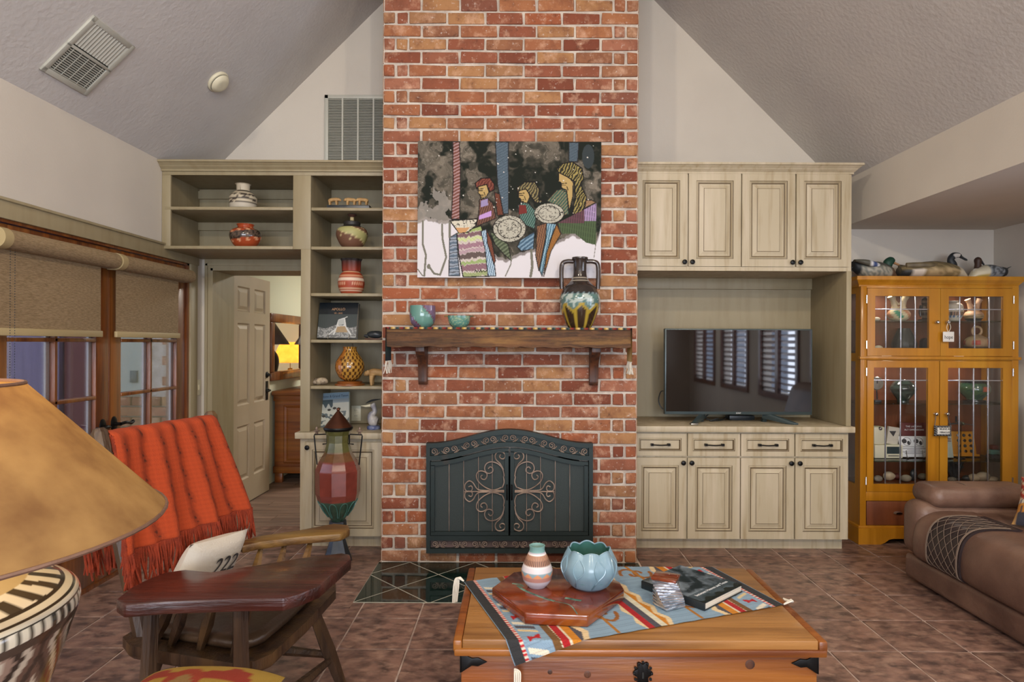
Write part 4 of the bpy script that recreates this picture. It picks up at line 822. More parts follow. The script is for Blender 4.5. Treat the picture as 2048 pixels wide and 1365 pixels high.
# ================================================================ china cabinet
YK, YKB = 4.53, 4.88
kx = lambda px, Y=YK: X(px, Y, 800); kz = lambda py, Y=YK: Z(py, Y, 1880)
cc_ = thing('china_cabinet', 'amber maple china cabinet with four leaded glass doors', 'cabinet', (3.05, 4.7, 0))
kL, kR = kx(1721), kx(2037); zT = kz(573); zM = kz(716); zD = kz(990); zB = kz(1054)
m = MB(); prof = [(0, 0), (-.008, 0), (-.008, .012), (-.02, .03), (-.034, .046), (-.036, .05), (-.036, .075), (0, .075)]
A = [(kL + p[0], YKB, zT - .004 + p[1]) for p in prof]; B_ = [(kL + p[0], YK + .02 + p[0], zT - .004 + p[1]) for p in prof]; Cq = [(kR - p[0], YK + .02 + p[0], zT - .004 + p[1]) for p in prof]; Dq = [(kR - p[0], YKB, zT - .004 + p[1]) for p in prof]
m.rings([A, B_, Cq, Dq]); m.build('crown_molding', M['amber'], cc_)
zTop = zT + .071
MB().box(kL - .03, kR + .03, YK, YKB, zTop - .03, zTop).build('top_board', M['amber'], cc_, bevel=.003)
MB().box(kL, kR, YKB - .012, YKB, .1, zT).build('back_panel', M['amberin'], cc_)
for xa, xb in ((kL, kL + .02), (kR - .02, kR)):
    for a in ((YK + .02, YK + .07, .1, zT), (YKB - .06, YKB - .012, .1, zT), (YK + .07, YKB - .06, .1, .42), (YK + .07, YKB - .06, zM - .03, zM + .03), (YK + .07, YKB - .06, zT - .05, zT)): MB().box(xa, xb, *a).build('side_frame', M['amber'], cc_)
    MB().box(xa + .008, xa + .012, YK + .07, YKB - .06, .42, zT - .05).build('side_glass', M['cabglass'], cc_)
for xa, xb in ((kL, kx(1733)), (kx(2024), kR)): MB().box(xa, xb, YK, YK + .02, zB, zT).build('stile', M['amber'], cc_, bevel=.002)
for za, zb in ((kz(577), zT), (kz(722), kz(713)), (kz(1003), kz(985))): MB().box(kx(1733), kx(2024), YK, YK + .02, za, zb).build('rail', M['amber'], cc_, bevel=.002)
MB().box(kL - .012, kR + .012, YK - .014, YK + .02, kz(720), kz(714)).build('waist_molding', M['amber'], cc_, bevel=.005)
MB().box(kL + .02, kR - .02, YK + .02, YKB - .012, kz(704) - .02, kz(704)).build('waist_shelf', M['amberin'], cc_); MB().box(kL + .02, kR - .02, YK + .02, YKB - .012, kz(974) - .02, kz(974)).build('bottom_shelf', M['amberin'], cc_)
ZU0, ZU1, ZL0, ZL1, ZL2 = kz(704), kz(643, 4.7), kz(974), kz(917, 4.7), kz(805, 4.7)
for z in (ZU1, ZL1, ZL2): MB().box(kL + .021, kR - .021, YK + .045, YKB - .013, z - .006, z).build('glass_shelf', M['shelfglass'], cc_)
b_ = MB(); x0, x1 = kL - .018, kR + .018; pts = [(x0, 0), (x0 + .16, 0), (x0 + .19, .012), (x0 + .22, .035), (x0 + .25, .042), (x1 - .25, .042), (x1 - .22, .035), (x1 - .19, .012), (x1 - .16, 0), (x1, 0), (x1, zB - .01), (x0, zB - .01)]
b_.prism(pts, 'y', YK - .016, YK + .01); b_.box(x0, x0 + .025, YK + .01, YKB, 0, zB - .01); b_.box(x1 - .025, x1, YK + .01, YKB, 0, zB - .01); b_.build('plinth', M['amber'], cc_)
MB().box(x0 + .006, x1 - .006, YK - .008, YKB, zB - .012, zB + .004).build('plinth_cap', M['amber'], cc_, bevel=.005)
dw = MB(); dw.box(kx(1735), kx(2022), YK + .004, YK + .02, zB + .008, kz(1004)); d = dw.build('drawer', M['amberin'], cc_, bevel=.002)
for px in (1798, 1958):
    q = MB(); q.rings([[(kx(px) + (.035 - .004 * k) * math.cos(t), YK + .004 - .005 * k, kz(1028) + (.016 - .002 * k) * (math.sin(t) if math.sin(t) > -.2 else -.2)) for t in np.linspace(0, 2 * math.pi, 21)[:-1]] for k in range(4)]); q.build('cup_pull', M['chrome'], d, smooth=True)
def leaded(x0, x1, z0, z1, g, vs, hz, kn):              # door outline, glass opening, came positions, knob
    gx0, gx1, gz0, gz1 = g; f = MB()
    for a in ((x0, gx0, z0, z1), (gx1, x1, z0, z1), (gx0, gx1, z0, gz0), (gx0, gx1, gz1, z1)): f.box(a[0], a[1], YK - .004, YK + .018, a[2], a[3])
    d = f.build('cabinet_door', M['amber'], cc_)
    xs_ = [gx0] + vs + [gx1]; zs_ = [gz0, hz, gz1]
    for x in vs: MB().box(x - .004, x + .004, YK + .003, YK + .011, gz0, gz1).build('lead_came', M['lead'], d, bevel=.002)
    MB().box(gx0, gx1, YK + .0035, YK + .0105, hz - .004, hz + .004).build('lead_came', M['lead'], d, bevel=.002)
    for a, b in zip(xs_[:-1], xs_[1:]):
        for p, q in zip(zs_[:-1], zs_[1:]): MB().box(a, b, YK + .0055, YK + .0085, p, q).build('pane', M['cabglass'], d)
    onplane(MB().lathe((0, 0, 0), crp([(.006, 0), (.006, .012), (.013, .02), (.014, .026), (.009, .034), (.001, .036)], 3), 10), Matrix.Rotation(R(90), 3, 'X'), (kn[0], YK - .004, kn[1])).build('knob', M['chrome'], d)
    hxx = x0 - .006 if kn[0] > (x0 + x1) / 2 else x1 + .006
    for z in (z0 + .08, z1 - .08): MB().tube([(hxx, YK - .006, z - .028), (hxx, YK - .006, z + .028)], .005, 8).build('hinge', M['chrome'], d)
leaded(kx(1733.5), kx(1879.3), kz(712.5), kz(577.5), (kx(1749), kx(1857), kz(697), kz(593)), [kx(1772), kx(1802), kx(1831)], kz(619), (kx(1870), kz(645)))
leaded(kx(1880), kx(2023.5), kz(712.5), kz(577.5), (kx(1896), kx(2005), kz(697), kz(593)), [kx(1920), kx(1950), kx(1979)], kz(619), (kx(1891), kz(645)))
leaded(kx(1733.5), kx(1877.5), kz(984.5), kz(722.5), (kx(1747), kx(1855.5), kz(969), kz(736)), [kx(1772), kx(1802), kx(1832)], kz(761.5), (kx(1868), kz(828)))
leaded(kx(1879), kx(2023), kz(984.5), kz(722.5), (kx(1895), kx(2005), kz(969), kz(736)), [kx(1919.5), kx(1948.4), kx(1977.4)], kz(761.5), (kx(1890), kz(828)))
for nm_, zz_ in (('cabinet_fill_light', zT - .012), ('cabinet_fill_light', kz(704) - .024)):  # lights added to brighten the cabinet interior
    for xx_ in (kL + .3, kR - .3):
        pk = MB().lathe((xx_, 4.72, zz_ - .012), [(.03, 0), (.034, .004), (.034, .012)], 20).build(nm_, emit('fill_lens', '#fff2dc', 1), cc_)
        l = bpy.data.lights.new('cabinet_fill_lamp', 'AREA'); l.shape = 'DISK'; l.size = .06; l.energy = 1.3; l.color = (1, .92, .8); o = bpy.data.objects.new('cabinet_fill_lamp', l); C.objects.link(o); o.parent = pk; o.location = (xx_ - ORG[cc_.name].x, 4.72 - ORG[cc_.name].y, zz_ - .016)
tg = thing('hope_tag', 'small white wooden tag lettered hope hanging from a cabinet knob', 'tag', (kx(1890), YK - .04, kz(684)))
MB().box(kx(1879), kx(1901), YK - .036, YK - .030, kz(684), kz(664)).build('board', M['white'], tg, bevel=.002); text('hope', .038, 'lettering', M['ink'], tg, FACE(kx(1890), YK - .0365, kz(675)), sx=.8)
MB().tube(cr([(kx(1889), YK - .033, kz(664)), (kx(1886), YK - .036, kz(655)), (kx(1891), YK - .03, kz(646)), (kx(1894), YK - .036, kz(655)), (kx(1891), YK - .033, kz(664))], 6), .002, 5).build('ribbon', M['tassel'], tg)
pl = thing('miracle_pillow', 'tiny black and white pillow lettered believe in miracles hung from two knobs', 'ornament', (kx(1880), YK - .04, kz(872)))
def pillow(mb, c, w_, h_, t_, M3=None, n=14, colf=None, p=2.6):
    M3 = M3 or Matrix.Identity(3); c = Vector(c); us = np.linspace(-1, 1, n)
    for s in (-1, 1):
        P = []; cs_ = []
        for v in us:
            r_ = []; rc = []
            for u in us:
                k = (max(0, 1 - abs(u) ** p) * max(0, 1 - abs(v) ** p)) ** .5; e = 1 - .06 * (1 - abs(v) ** 2) * abs(u) ** 3; e2 = 1 - .06 * (1 - abs(u) ** 2) * abs(v) ** 3
                r_.append(tuple(c + M3 @ Vector((u * w_ / 2 * e, s * k * t_ / 2, v * h_ / 2 * e2))))
                if colf: rc.append(colf(u, v, s))
            P.append(r_); cs_.append(rc)
        mb.grid(P, cs_ if colf else None)
    return mb
xs2 = lambda u, v: H3('#d8d5cc') if (abs(u) < .72 and abs(v) < .62) else (H3('#1c1a1c') if (int((u + 2) * 9) + int((v + 2) * 7)) % 3 else H3('#8a8a8a'))
pillow(MB(), (kx(1880), YK - .03, kz(861)), kx(1898) - kx(1862), .078, .03, colf=lambda u, v, s: xs2(u, v), n=24).build('cushion', M['textile'], pl, smooth=True)
text('BELIEVE IN', .017, 'lettering', M['ink'], pl, FACE(kx(1881), YK - .0475, kz(857)), sx=.95); text('MIRACLES', .017, 'lettering', M['ink'], pl, FACE(kx(1881), YK - .0475, kz(863.5)), sx=.95)
for a, b in ((1868, 1864), (1890, 1896)): MB().tube([(kx(a), YK - .024, kz(829)), (kx(b), YK - .03, kz(851))], .0025, 5).build('cord', M['dark'], pl)
# ---------------------------------------------------------------- pots and keepsakes
def band(*cs):                                         # colours by height: list of (upper limit, colour)
    def f(a, h):
        for lim, c in cs:
            if h <= lim: return H3(c) if isinstance(c, str) else c(a, h)
        return H3(cs[-1][1])
    return f
def pot_(name, lab, px, zb, Y, prof, colf, m='ceramic', n=48, cat='pot', op=True, extra=None, k=5, rf=None, grp=None):
    s = Y / F; ht = max(p[1] for p in prof); pr = [(r * s, z * s) for r, z in prof]; pr = crp(pr, k)
    if op:
        rt, zt_ = pr[-1]; pr += [(max(rt - .004, .001), zt_ + .0005), (max(rt - .008, .001), zt_ - .006), (max(rt - .010, .001), zt_ - .35 * ht * s), (.001, zt_ - .36 * ht * s)]
    c = (X(px, Y, 700), Y, zb)
    mk = lambda nm, par: MB().lathe(c, pr, n, (lambda a, z, t: colf(a, z / (ht * s))) if colf else None, rf=rf).build(nm, M[m], par, smooth=True, ang=50)
    if not extra: return tag(mk(name, None), lab, cat, grp)
    t = thing(name, lab, cat, c, group=grp); mk('body', t); extra(t, c, s, ht * s); return t
N2 = lambda a, h, f=6, sd=1: float(fbm(np.array([(math.cos(a) + 2) * f]), np.array([(math.sin(a) + 2 + h * 3) * f]), 3, sd)[0])
def stripes(c1, c2, f, sd=1): return lambda a, h: H3(c1) if math.sin(h * f + 5 * N2(a, h, 2, sd)) > 0 else H3(c2)
YI = 4.70
def spouts(t, c, s, h):
    for q in (-1, 1): MB().lathe((0, 0, 0), [(.014, 0), (.013, .03), (.017, .06), (.022, .075), (.018, .074), (.010, .04)], 20).build('spout', M['ceramic'], t) if 0 else None
def wedding(name, lab, px, zb, h, w, colf, cs):
    s = YI / F; t = thing(name, lab, 'vase', (X(px, YI), YI, zb)); c = (X(px, YI), YI, zb)
    pr = crp([(w * .25 * s, 0), (w * .42 * s, h * .1 * s), (w * .5 * s, h * .25 * s), (w * .42 * s, h * .4 * s), (w * .3 * s, h * .47 * s)], 6)
    MB().lathe(c, pr, 40, lambda a, z, tt: colf(a, z / (h * s))).build('body', M['ceramic'], t, smooth=True)
    for q in (-1, 1):
        MB().tube(cr([(c[0] + q * w * .16 * s, YI, zb + h * .42 * s), (c[0] + q * w * .2 * s, YI, zb + h * .6 * s), (c[0] + q * w * .27 * s, YI, zb + h * .85 * s), (c[0] + q * w * .36 * s, YI, zb + h * s)], 5), [w * .16 * s] * 5 + [w * .12 * s] * 6 + [w * .14 * s] * 4 + [w * .17 * s], 18, col=H3(cs)).build('spout', M['ceramic'], t, smooth=True, ang=60)
    MB().tube(cr([(c[0] - w * .16 * s, YI, zb + h * .8 * s), (c[0], YI, zb + h * .68 * s), (c[0] + w * .16 * s, YI, zb + h * .8 * s)], 6), w * .05 * s, 8, col=H3(cs)).build('handle', M['ceramic'], t, smooth=True)
def leafband(a, h):
    return H3('#2f8a68') if .12 < h < .4 and math.sin(a * 3 + 6 * h) > .75 else (H3('#c58a62') if .1 < h < .42 and math.sin(a * 3 + 6 * h) < -.55 else H3('#cfc29a'))
wedding('wedding_vase', 'cream double spouted wedding vase with green leaf design', 1797, ZU1, 50, 42, leafband, '#cbb891')
wedding('wedding_vase', 'tan double spouted wedding vase with black base band', 1947, ZU1, 44, 34, band((.14, '#2a2624'), (.3, stripes('#8a7656', '#b0966c', 60)), (1, '#c49c78')), '#c79e7a')
pot_('painted_bowl', 'white pottery jar with banded blue and black design behind the leaded glass', 1907, ZU1, YI, [(9, 0), (14, 8), (17, 20), (15, 32), (8, 38), (9, 41)], band((.15, '#cfc8b4'), (.3, lambda a, h: H3('#4a6a8a') if math.sin(a * 14) > 0 else H3('#cfc8b4')), (.45, lambda a, h: H3('#33302e') if math.sin(a * 20) > 0 else H3('#b08a6a')), (1, '#c2baa8')))
kf = thing('carved_figure', 'dark carved kachina figure standing on a glass shelf', 'figurine', (kx(1849, YI), YI, ZU1))
MB().lathe((kx(1849, YI), YI, ZU1), crp([(.045, 0), (.045, .012), (.02, .02), (.026, .06), (.03, .1), (.02, .12), (.024, .14), (.02, .165), (.004, .18)], 4), 20, lambda a, z, t: H3('#2b2522') if math.sin(z * 160) > -.2 else H3('#8a8274')).build('body', M['ceramic'], kf, smooth=True)
for q in (-1, 1): MB().tube([(kx(1849, YI) + q * .028, YI, ZU1 + .115), (kx(1849, YI) + q * .05, YI - .02, ZU1 + .06), (kx(1849, YI) + q * .045, YI - .02, ZU1 + .03)], [.012, .01, .004], 8).build('wing', M['dark'], kf, smooth=True)
pot_('black_jar', 'matte black carved jar with fluted shoulder', 1808, ZU0, YI, [(16, 0), (21, 6), (22, 16), (17, 30), (12, 42), (11, 46)], lambda a, h: H3('#2e332f') if (h > .45 and math.sin(a * 14) > .2) else H3('#1d211f'), rf=lambda a, z: 1 + .025 * math.cos(a * 14))
ar = MB(); s = YI / F; ax_, az = kx(1850, YI), ZU0
ar.prism([(ax_ + r_ * math.cos(t), az + .07 + r_ * math.sin(t)) for r_, ts_ in ((.032, np.linspace(0, math.pi, 12)),) for t in ts_] + [(ax_ - .036, az), (ax_ + .036, az)], 'y', YI - .02, YI + .02); tag(ar.build('arch_sculpture', M['dark'], bevel=.004), 'small black arched stone sculpture on the waist shelf', 'sculpture')
rv = thing('ring_handle_vase', 'tan ribbed vase with a ring handle on top and red flowers', 'vase', (kx(1953, YI), YI, ZU0)); c = (kx(1953, YI), YI, ZU0)
MB().lathe(c, crp([(.03, 0), (.066, .03), (.082, .06), (.07, .095), (.035, .12), (.012, .13)], 5), 48, lambda a, z, t: (H3('#a8402c') if .05 < z < .085 and math.sin(a * 5) > .1 else H3('#a98a66') if z > .04 else H3('#6a5a4a')), rf=lambda a, z: 1 + .02 * math.cos(a * 12)).build('body', M['ceramic'], rv, smooth=True)
MB().tube([(c[0] + .034 * math.cos(t), YI, c[2] + .155 + .034 * math.sin(t)) for t in np.linspace(0, 2 * math.pi, 28)], .009, 10, col=H3('#b5946c')).build('ring_handle', M['ceramic'], rv, smooth=True)
def rock(name, lab, px, zb, w_, h_, m, Y=YI, grp=None, cat='stone', seed=0):
    r_ = random.Random(seed + px); mb = MB(); n = 14; cx = X(px, Y, 900); rr = []
    ph = [r_.uniform(0, 6) for _ in range(4)]
    for i in range(9):
        t = math.pi * i / 8; rad = max(math.sin(t), .02); z = zb + h_ * (1 - math.cos(t)) / 2
        rr.append([(cx + w_ / 2 * rad * math.cos(a) * (1 + .14 * math.sin(2 * a + ph[0]) + .08 * math.sin(5 * a + ph[1] + i)), Y + w_ * .36 * rad * math.sin(a) * (1 + .1 * math.sin(3 * a + ph[2])), z) for a in np.linspace(0, 2 * math.pi, n + 1)[:-1]])
    mb.rings(rr); return tag(mb.build(name, M[m], smooth=True, ang=50), lab, cat, grp)
rock('pink_stone', 'rounded pinkish stone on the upper glass shelf', 1752, ZU1, .06, .03, 'shell', seed=1); rock('layered_stone', 'layered pale stone at the hinge side of the waist shelf', 1756, ZU0, .062, .045, 'shell', seed=2)
cl = thing('wheel_clock', 'small ship wheel desk clock on a stand', 'clock', (kx(1753, YI), YI, ZL2)); c = (kx(1753, YI), YI, ZL2 + .14)
onplane(MB().lathe((0, 0, 0), [(.045, 0), (.05, .006), (.045, .012), (.036, .012), (.036, .008)], 28), Matrix.Rotation(R(90), 3, 'X'), c).build('rim', M['wire'], cl, smooth=True); onplane(MB().lathe((0, 0, 0), [(.036, .007), (.001, .0075)], 28), Matrix.Rotation(R(90), 3, 'X'), c).build('dial', M['white'], cl); MB().box(c[0] - .004, c[0] + .004, YI - .012, YI - .01, c[2], c[2] + .025).build('hand', M['ink'], cl)
MB().tube([(c[0], YI, c[2] - .045), (c[0] + .005, YI, ZL2 + .02)], .005, 8).build('stem', M['blackmetal'], cl); MB().obox((c[0], YI, ZL2 + .008), (.05, .05, .016)).build('base', M['dark'], cl, bevel=.003)
pot_('angular_bowl', 'dark green angular pottery bowl on the upper lower-case shelf', 1806, ZL2, YI, [(11, 0), (12, 6), (24, 24), (22, 34), (12, 44), (10, 45)], lambda a, h: H3('#1b2622') if N2(a, h, 3) < .55 else H3('#3b4a42'), 'glaze', 8)
pot_('green_urn', 'round dark green glazed urn with black rim and foot', 1949, ZL2, YI, [(19, 0), (19, 5), (14, 7), (24, 18), (27, 28), (22, 42), (21, 44)], band((.14, '#15181a'), (.9, lambda a, h: H3('#a5523a') if (abs(a - 4.9) < .3 and .5 < h < .75) else (H3('#25473a') if N2(a, h, 3) < .5 else H3('#3f5a3c'))), (1, '#15181a')), 'glaze')
# leaning papers and memorabilia on the middle glass shelf
def easel(px, zb, w_, h_, Y, name, lab, cat, build):
    x = X(px, Y, 860); t = thing(name, lab, cat, (x, Y, zb)); T = Matrix.Translation((x, Y, zb + .008)) @ Matrix.Rotation(R(-10), 4, 'X'); build(t, T); return t
def slab(t, T, nm, x0, x1, z0, z1, th, m, y=0., bv=.001):
    mb = MB(); mb.box(x0, x1, y, y + th, z0, z1); mb.v = [tuple(T @ Vector(p)) for p in mb.v]; return mb.build(nm, m, t, bevel=bv)
def book1(t, T):
    slab(t, T, 'cover', -.1, .1, 0, .19, .012, M['redwood']); slab(t, T, 'photograph', -.06, .06, .02, .075, .001, M['teal'], -.0012)
    for i, (s_, z) in enumerate((('THE LANDING', .16), ('ALT DIMENSIONS', .135))): text(s_, .019, 'lettering', M['silver'], t, T @ FACE(0, -.001, z))
easel(1832, ZL1 + .06, .2, .19, 4.76, 'red_book', 'dark red book with white title and photograph leaning in the cabinet', 'book', book1)
def cert(t, T):
    slab(t, T, 'sheet', -.105, .105, 0, .155, .004, M['silver'])
    for q in (-.045, .045):
        mb = MB(); mb.tube([(q + .03 * math.cos(a), -.001, .115 + .03 * math.sin(a)) for a in np.linspace(0, 2 * math.pi, 24)], .0015, 5); mb.prism([(q - .02 + .02 * math.cos(a), .118 + .018 * math.sin(a)) for a in np.linspace(0, 6.2, 8)], 'y', -.001, .0); mb.prism([(q + .012 + .012 * math.cos(a), .105 + .016 * math.sin(a)) for a in np.linspace(0, 6.2, 7)], 'y', -.001, .0); mb.v = [tuple(T @ Vector(p)) for p in mb.v]; mb.build('globe_emblem', M['ink'], t)
    for i, (z, l_) in enumerate(((.075, .08), (.062, .09), (.05, .05), (.036, .085), (.024, .07))): slab(t, T, 'text_line', -l_, l_, z, z + .003, .001, M['ink'], -.0012, 0)
    for q in (-.06, .06): MB().tube([tuple(T @ Vector(p)) for p in ((q, -.006, .05), (q, -.01, 0), (q, -.03, -.006), (q * 1.1, .06, -.006))], .0022, 6).build('easel_wire', M['wire'], t)
easel(1829, ZL1, .2, .15, 4.70, 'certificate_plaque', 'white plaque printed with two globes on a wire easel', 'plaque', cert)
rd = thing('desk_radio', 'cream desk radio with round dial on the middle glass shelf', 'radio', (kx(1772, 4.72), 4.72, ZL1)); rx0, rx1 = kx(1744, 4.72), kx(1800, 4.72)
MB().box(rx0, rx1, 4.68, 4.78, ZL1 + .001, ZL1 + .10).build('lower_case', M['ivory'], rd, bevel=.006); MB().box(rx0 + .09, rx1 - .015, 4.678, 4.681, ZL1 + .035, ZL1 + .088).build('display', M['grey'], rd)
text('LET FREEDOM', .013, 'lettering', M['ink'], rd, FACE((rx0 + rx1) / 2 + .035, 4.6795, ZL1 + .02)) if 0 else MB().box(rx0 + .1, rx1 - .03, 4.6795, 4.681, ZL1 + .016, ZL1 + .022).build('print_line', M['ink'], rd)
MB().box(rx0, rx0 + .085, 4.69, 4.77, ZL1 + .10, ZL1 + .235).build('upper_case', M['ivory'], rd, bevel=.012); onplane(MB().lathe((0, 0, 0), [(.014, 0), (.014, .006), (.01, .012), (.001, .014)], 18), Matrix.Rotation(R(90), 3, 'X'), (rx0 + .045, 4.69, ZL1 + .222)).build('dial', M['chrome'], rd, smooth=True)
MB().obox((rx1 - .05, 4.73, ZL1 + .165), (.085, .02, .13), Matrix.Rotation(R(8), 3, 'Y')).build('card', M['paper'], rd); MB().prism([(rx1 - .08, ZL1 + .2), (rx1 - .03, ZL1 + .2), (rx1 - .05, ZL1 + .16)], 'y', 4.716, 4.72).build('card_emblem', M['ink'], rd)
ap = thing('model_airplane', 'dark model airplane on a thin post', 'model', (kx(1922, YI), YI, ZL1)); x = kx(1922, YI); MB().tube([(x, YI, ZL1), (x, YI, ZL1 + .26)], .003, 6).build('post', M['blackmetal'], ap); MB().lathe((x, YI, ZL1), [(.03, 0), (.03, .006), (.006, .01)], 20).build('foot', M['blackmetal'], ap)
MB().tube(cr([(x - .01, YI - .05, ZL1 + .26), (x, YI, ZL1 + .265), (x + .005, YI + .06, ZL1 + .27)], 4), [.004] + [.013] * 5 + [.006] * 3, 12).build('fuselage', M['wire'], ap, smooth=True); MB().prism([(x - .1, ZL1 + .258), (x, ZL1 + .266), (x + .1, ZL1 + .252), (x + .1, ZL1 + .249), (x, ZL1 + .258), (x - .1, ZL1 + .254)], 'y', YI - .012, YI + .02).build('wing', M['dark'], ap); MB().box(x - .002, x + .002, YI + .04, YI + .06, ZL1 + .27, ZL1 + .31).build('tail_fin', M['dark'], ap)
def medals(t, T):
    slab(t, T, 'board', -.09, .09, 0, .185, .012, M['amber']); slab(t, T, 'ledge', -.1, .1, -.004, .012, .03, M['amber'], -.02)
    for i in range(3):
        for j in range(4): mb = MB(); mb.lathe((0, 0, 0), [(.013, 0), (.011, .004), (.001, .005)], 14); mb.v = [tuple(T @ (Vector((-.035 + i * .045, 0, .035 + j * .04)) + Matrix.Rotation(R(90), 3, 'X') @ Vector(p))) for p in mb.v]; mb.build('medallion', M['chrome' if (i + j) % 2 else 'dark'], t, smooth=True)
easel(1930, ZL1, .2, .19, 4.76, 'medal_board', 'honey wood display board with rows of small medallions', 'plaque', medals)
def flagc(t, T):
    slab(t, T, 'card', -.025, .025, 0, .19, .004, M['pale']); slab(t, T, 'red_stripe', -.02, .02, .12, .126, .001, M['redwood'], -.0012); slab(t, T, 'red_stripe', -.02, .02, .135, .141, .001, M['redwood'], -.0012); slab(t, T, 'blue_field', -.02, .0, .14, .165, .001, mat('flag_blue', '#3a4c74', .6), -.0014)
easel(1901, ZL1, .05, .19, 4.68, 'flag_card', 'narrow postcard printed with a small flag beside the medal board', 'card', flagc)
tn = thing('toy_engine', 'little green and brown toy engine on the middle glass shelf', 'toy', (kx(1988, YI), YI, ZL1)); x = kx(1988, YI); MB().obox((x, YI, ZL1 + .05), (.075, .05, .035)).build('hull', M['teal'], tn, bevel=.006); MB().obox((x, YI, ZL1 + .085), (.05, .045, .035)).build('cab', M['redwood'], tn, bevel=.01)
for q in (-.025, 0, .025): onplane(MB().lathe((0, 0, 0), [(.016, -.027), (.016, .027)], 14), Matrix.Rotation(R(90), 3, 'X'), (x + q, YI, ZL1 + .0162)).build('wheel', M['dark'], tn)
labs = ['mottled grey stone', 'speckled brown stone', 'dark rough ore lump', 'smooth banded pebble', 'reddish agate chunk', 'pale tan pebble', 'olive river stone', 'dull green mineral chunk']
for i, (px, w_, h_, mm) in enumerate(((1756, .07, .05, 'stone'), (1778, .08, .07, 'shell'), (1795, .07, .05, 'redwood'), (1812, .075, .055, 'stone'), (1827, .05, .09, 'dark'), (1846, .07, .05, 'stone'), (1904, .06, .04, 'stone'), (1935, .075, .045, 'dark'))): rock('mineral_stone', labs[i] + ' on the floor of the china cabinet', px, ZL0, w_, h_, mm, 4.68 + .04 * (i % 3), 'stones on the cabinet floor', seed=i * 5)
cf_ = thing('coral_sculpture', 'dark branching coral on the cabinet floor', 'coral', (kx(1908, 4.8), 4.8, ZL0)); x = kx(1908, 4.8)
cm_ = MB()
for i in range(9): a = i * 2.4; cm_.tube(cr([(x, 4.8, ZL0), (x + .03 * math.cos(a), 4.8 + .02 * math.sin(a), ZL0 + .06), (x + .06 * math.cos(a), 4.8 + .03 * math.sin(a), ZL0 + .10 + .008 * i)], 4), [.016] * 5 + [.014] * 3 + [.02], 8)
cm_.build('branches', M['dark'], cf_, smooth=True); MB().lathe((x, 4.8, ZL0), [(.05, 0), (.045, .01), (.01, .014)], 20).build('base', M['dark'], cf_)
for i, (px, w_, h_, lab) in enumerate(((1948, .09, .06, 'large pale ridged shell'), (1966, .10, .075, 'cream scallop shell leaning on another'), (1985, .08, .04, 'flat tan shell by the glass side'))): rock('sea_shell', lab + ' on the cabinet floor', px, ZL0, w_, h_, 'shell', 4.70, 'shells on the cabinet floor', 'shell', seed=40 + i)
# ---------------------------------------------------------------- decoys on top of the china cabinet
def decoy(name, lab, px, L, Hh, face, bodycol, neck, headcol, bill, Y=4.68, wr=.5, tail=None, hcol=None, parts=None):
    s = Y / F; x0 = X(px, Y, 540); z0 = zTop; t = thing(name, lab, 'decoy', (x0, Y, z0)); f = face; n = 24; rr = []; cs_ = []
    K = 20
    for i in range(K + 1):
        u = i / K; xx = x0 + f * (u - .5) * L * s                       # u=0 tail, u=1 breast
        hh = Hh * s * (.25 + .75 * math.sin(math.pi * min(1, .16 + .74 * u) ** 1.1)) ; hh = max(hh, .012)
        if u > .9: hh *= max(.25, 1 - (u - .9) * 5)
        ww = L * s * wr * .5 * max(.08, math.sin(math.pi * min(1, .07 + .86 * u)) ** .7)
        zc = z0 + hh * .5 + max(0, .25 - u) * 1.2 * Hh * s * (tail or .5)
        rr.append([(xx, Y + ww * math.cos(a), max(z0 + (.0008 if u > .12 else 0), zc + hh * .52 * math.sin(a))) for a in np.linspace(0, 2 * math.pi, n + 1)[:-1]])
        cs_.append([bodycol(u, math.sin(a), math.cos(a)) for a in np.linspace(0, 2 * math.pi, n + 1)[:-1]])
    mb = MB(); mb.rings(rr, cols=cs_); mb.build('body', M['ceramic'], t, smooth=True, ang=70)
    pts = [(x0 + f * p[0] * s, Y, z0 + p[1] * s) for p in neck]; P = cr(pts, 5); rad = np.interp(np.linspace(0, len(neck) - 1, len(P)), range(len(neck)), [p[2] * s for p in neck])
    mb = MB(); mb.tube(P, list(rad), 16, col=None); k = len(P); mb.c = [tuple(headcol(i / (k - 1), math.sin(2 * math.pi * j / 16), math.cos(2 * math.pi * j / 16))) for i in range(k) for j in range(16)]; mb.hc = True; mb.build('head', M['ceramic'], t, smooth=True, ang=70)
    b0, b1, r0, c = bill; mb = MB(); mb.tube(cr([(x0 + f * b0[0] * s, Y, z0 + b0[1] * s), (x0 + f * (b0[0] + b1[0]) / 2 * s, Y, z0 + (b0[1] + b1[1]) / 2 * s), (x0 + f * b1[0] * s, Y, z0 + b1[1] * s)], 4), [r0 * s, r0 * s, r0 * .95 * s, r0 * .85 * s, r0 * .8 * s, r0 * .8 * s, r0 * .8 * s, r0 * .75 * s, r0 * .4 * s], 12, flat=.6); mb.build('bill', M[c], t, smooth=True)
    for q in (-1, 1): e = neck[-1]; MB().lathe((0, 0, 0), [(.001, -.003), (.003, 0), (.001, .003)], 8).build('eye', M['dark'], t) if 0 else None
    if parts: parts(t, x0, Y, z0, s, f)
    return t
hn = lambda u, sa, c, f=30: float(fbm(np.array([u * f]), np.array([sa * 6 + c * 3]), 2, 5)[0])
def gcol(u, sa, c):
    if u > .82: return H3('#c9bda4')
    if sa > .1: return H3('#5c5138') if hn(u, sa, c, 40) > .5 else H3('#857553')
    if u < .28: return H3('#d0c4b4') if u > .1 else H3('#2a2a28')
    return H3('#8d7a54') if hn(u, sa, c, 26) > .48 else H3('#b39c74')
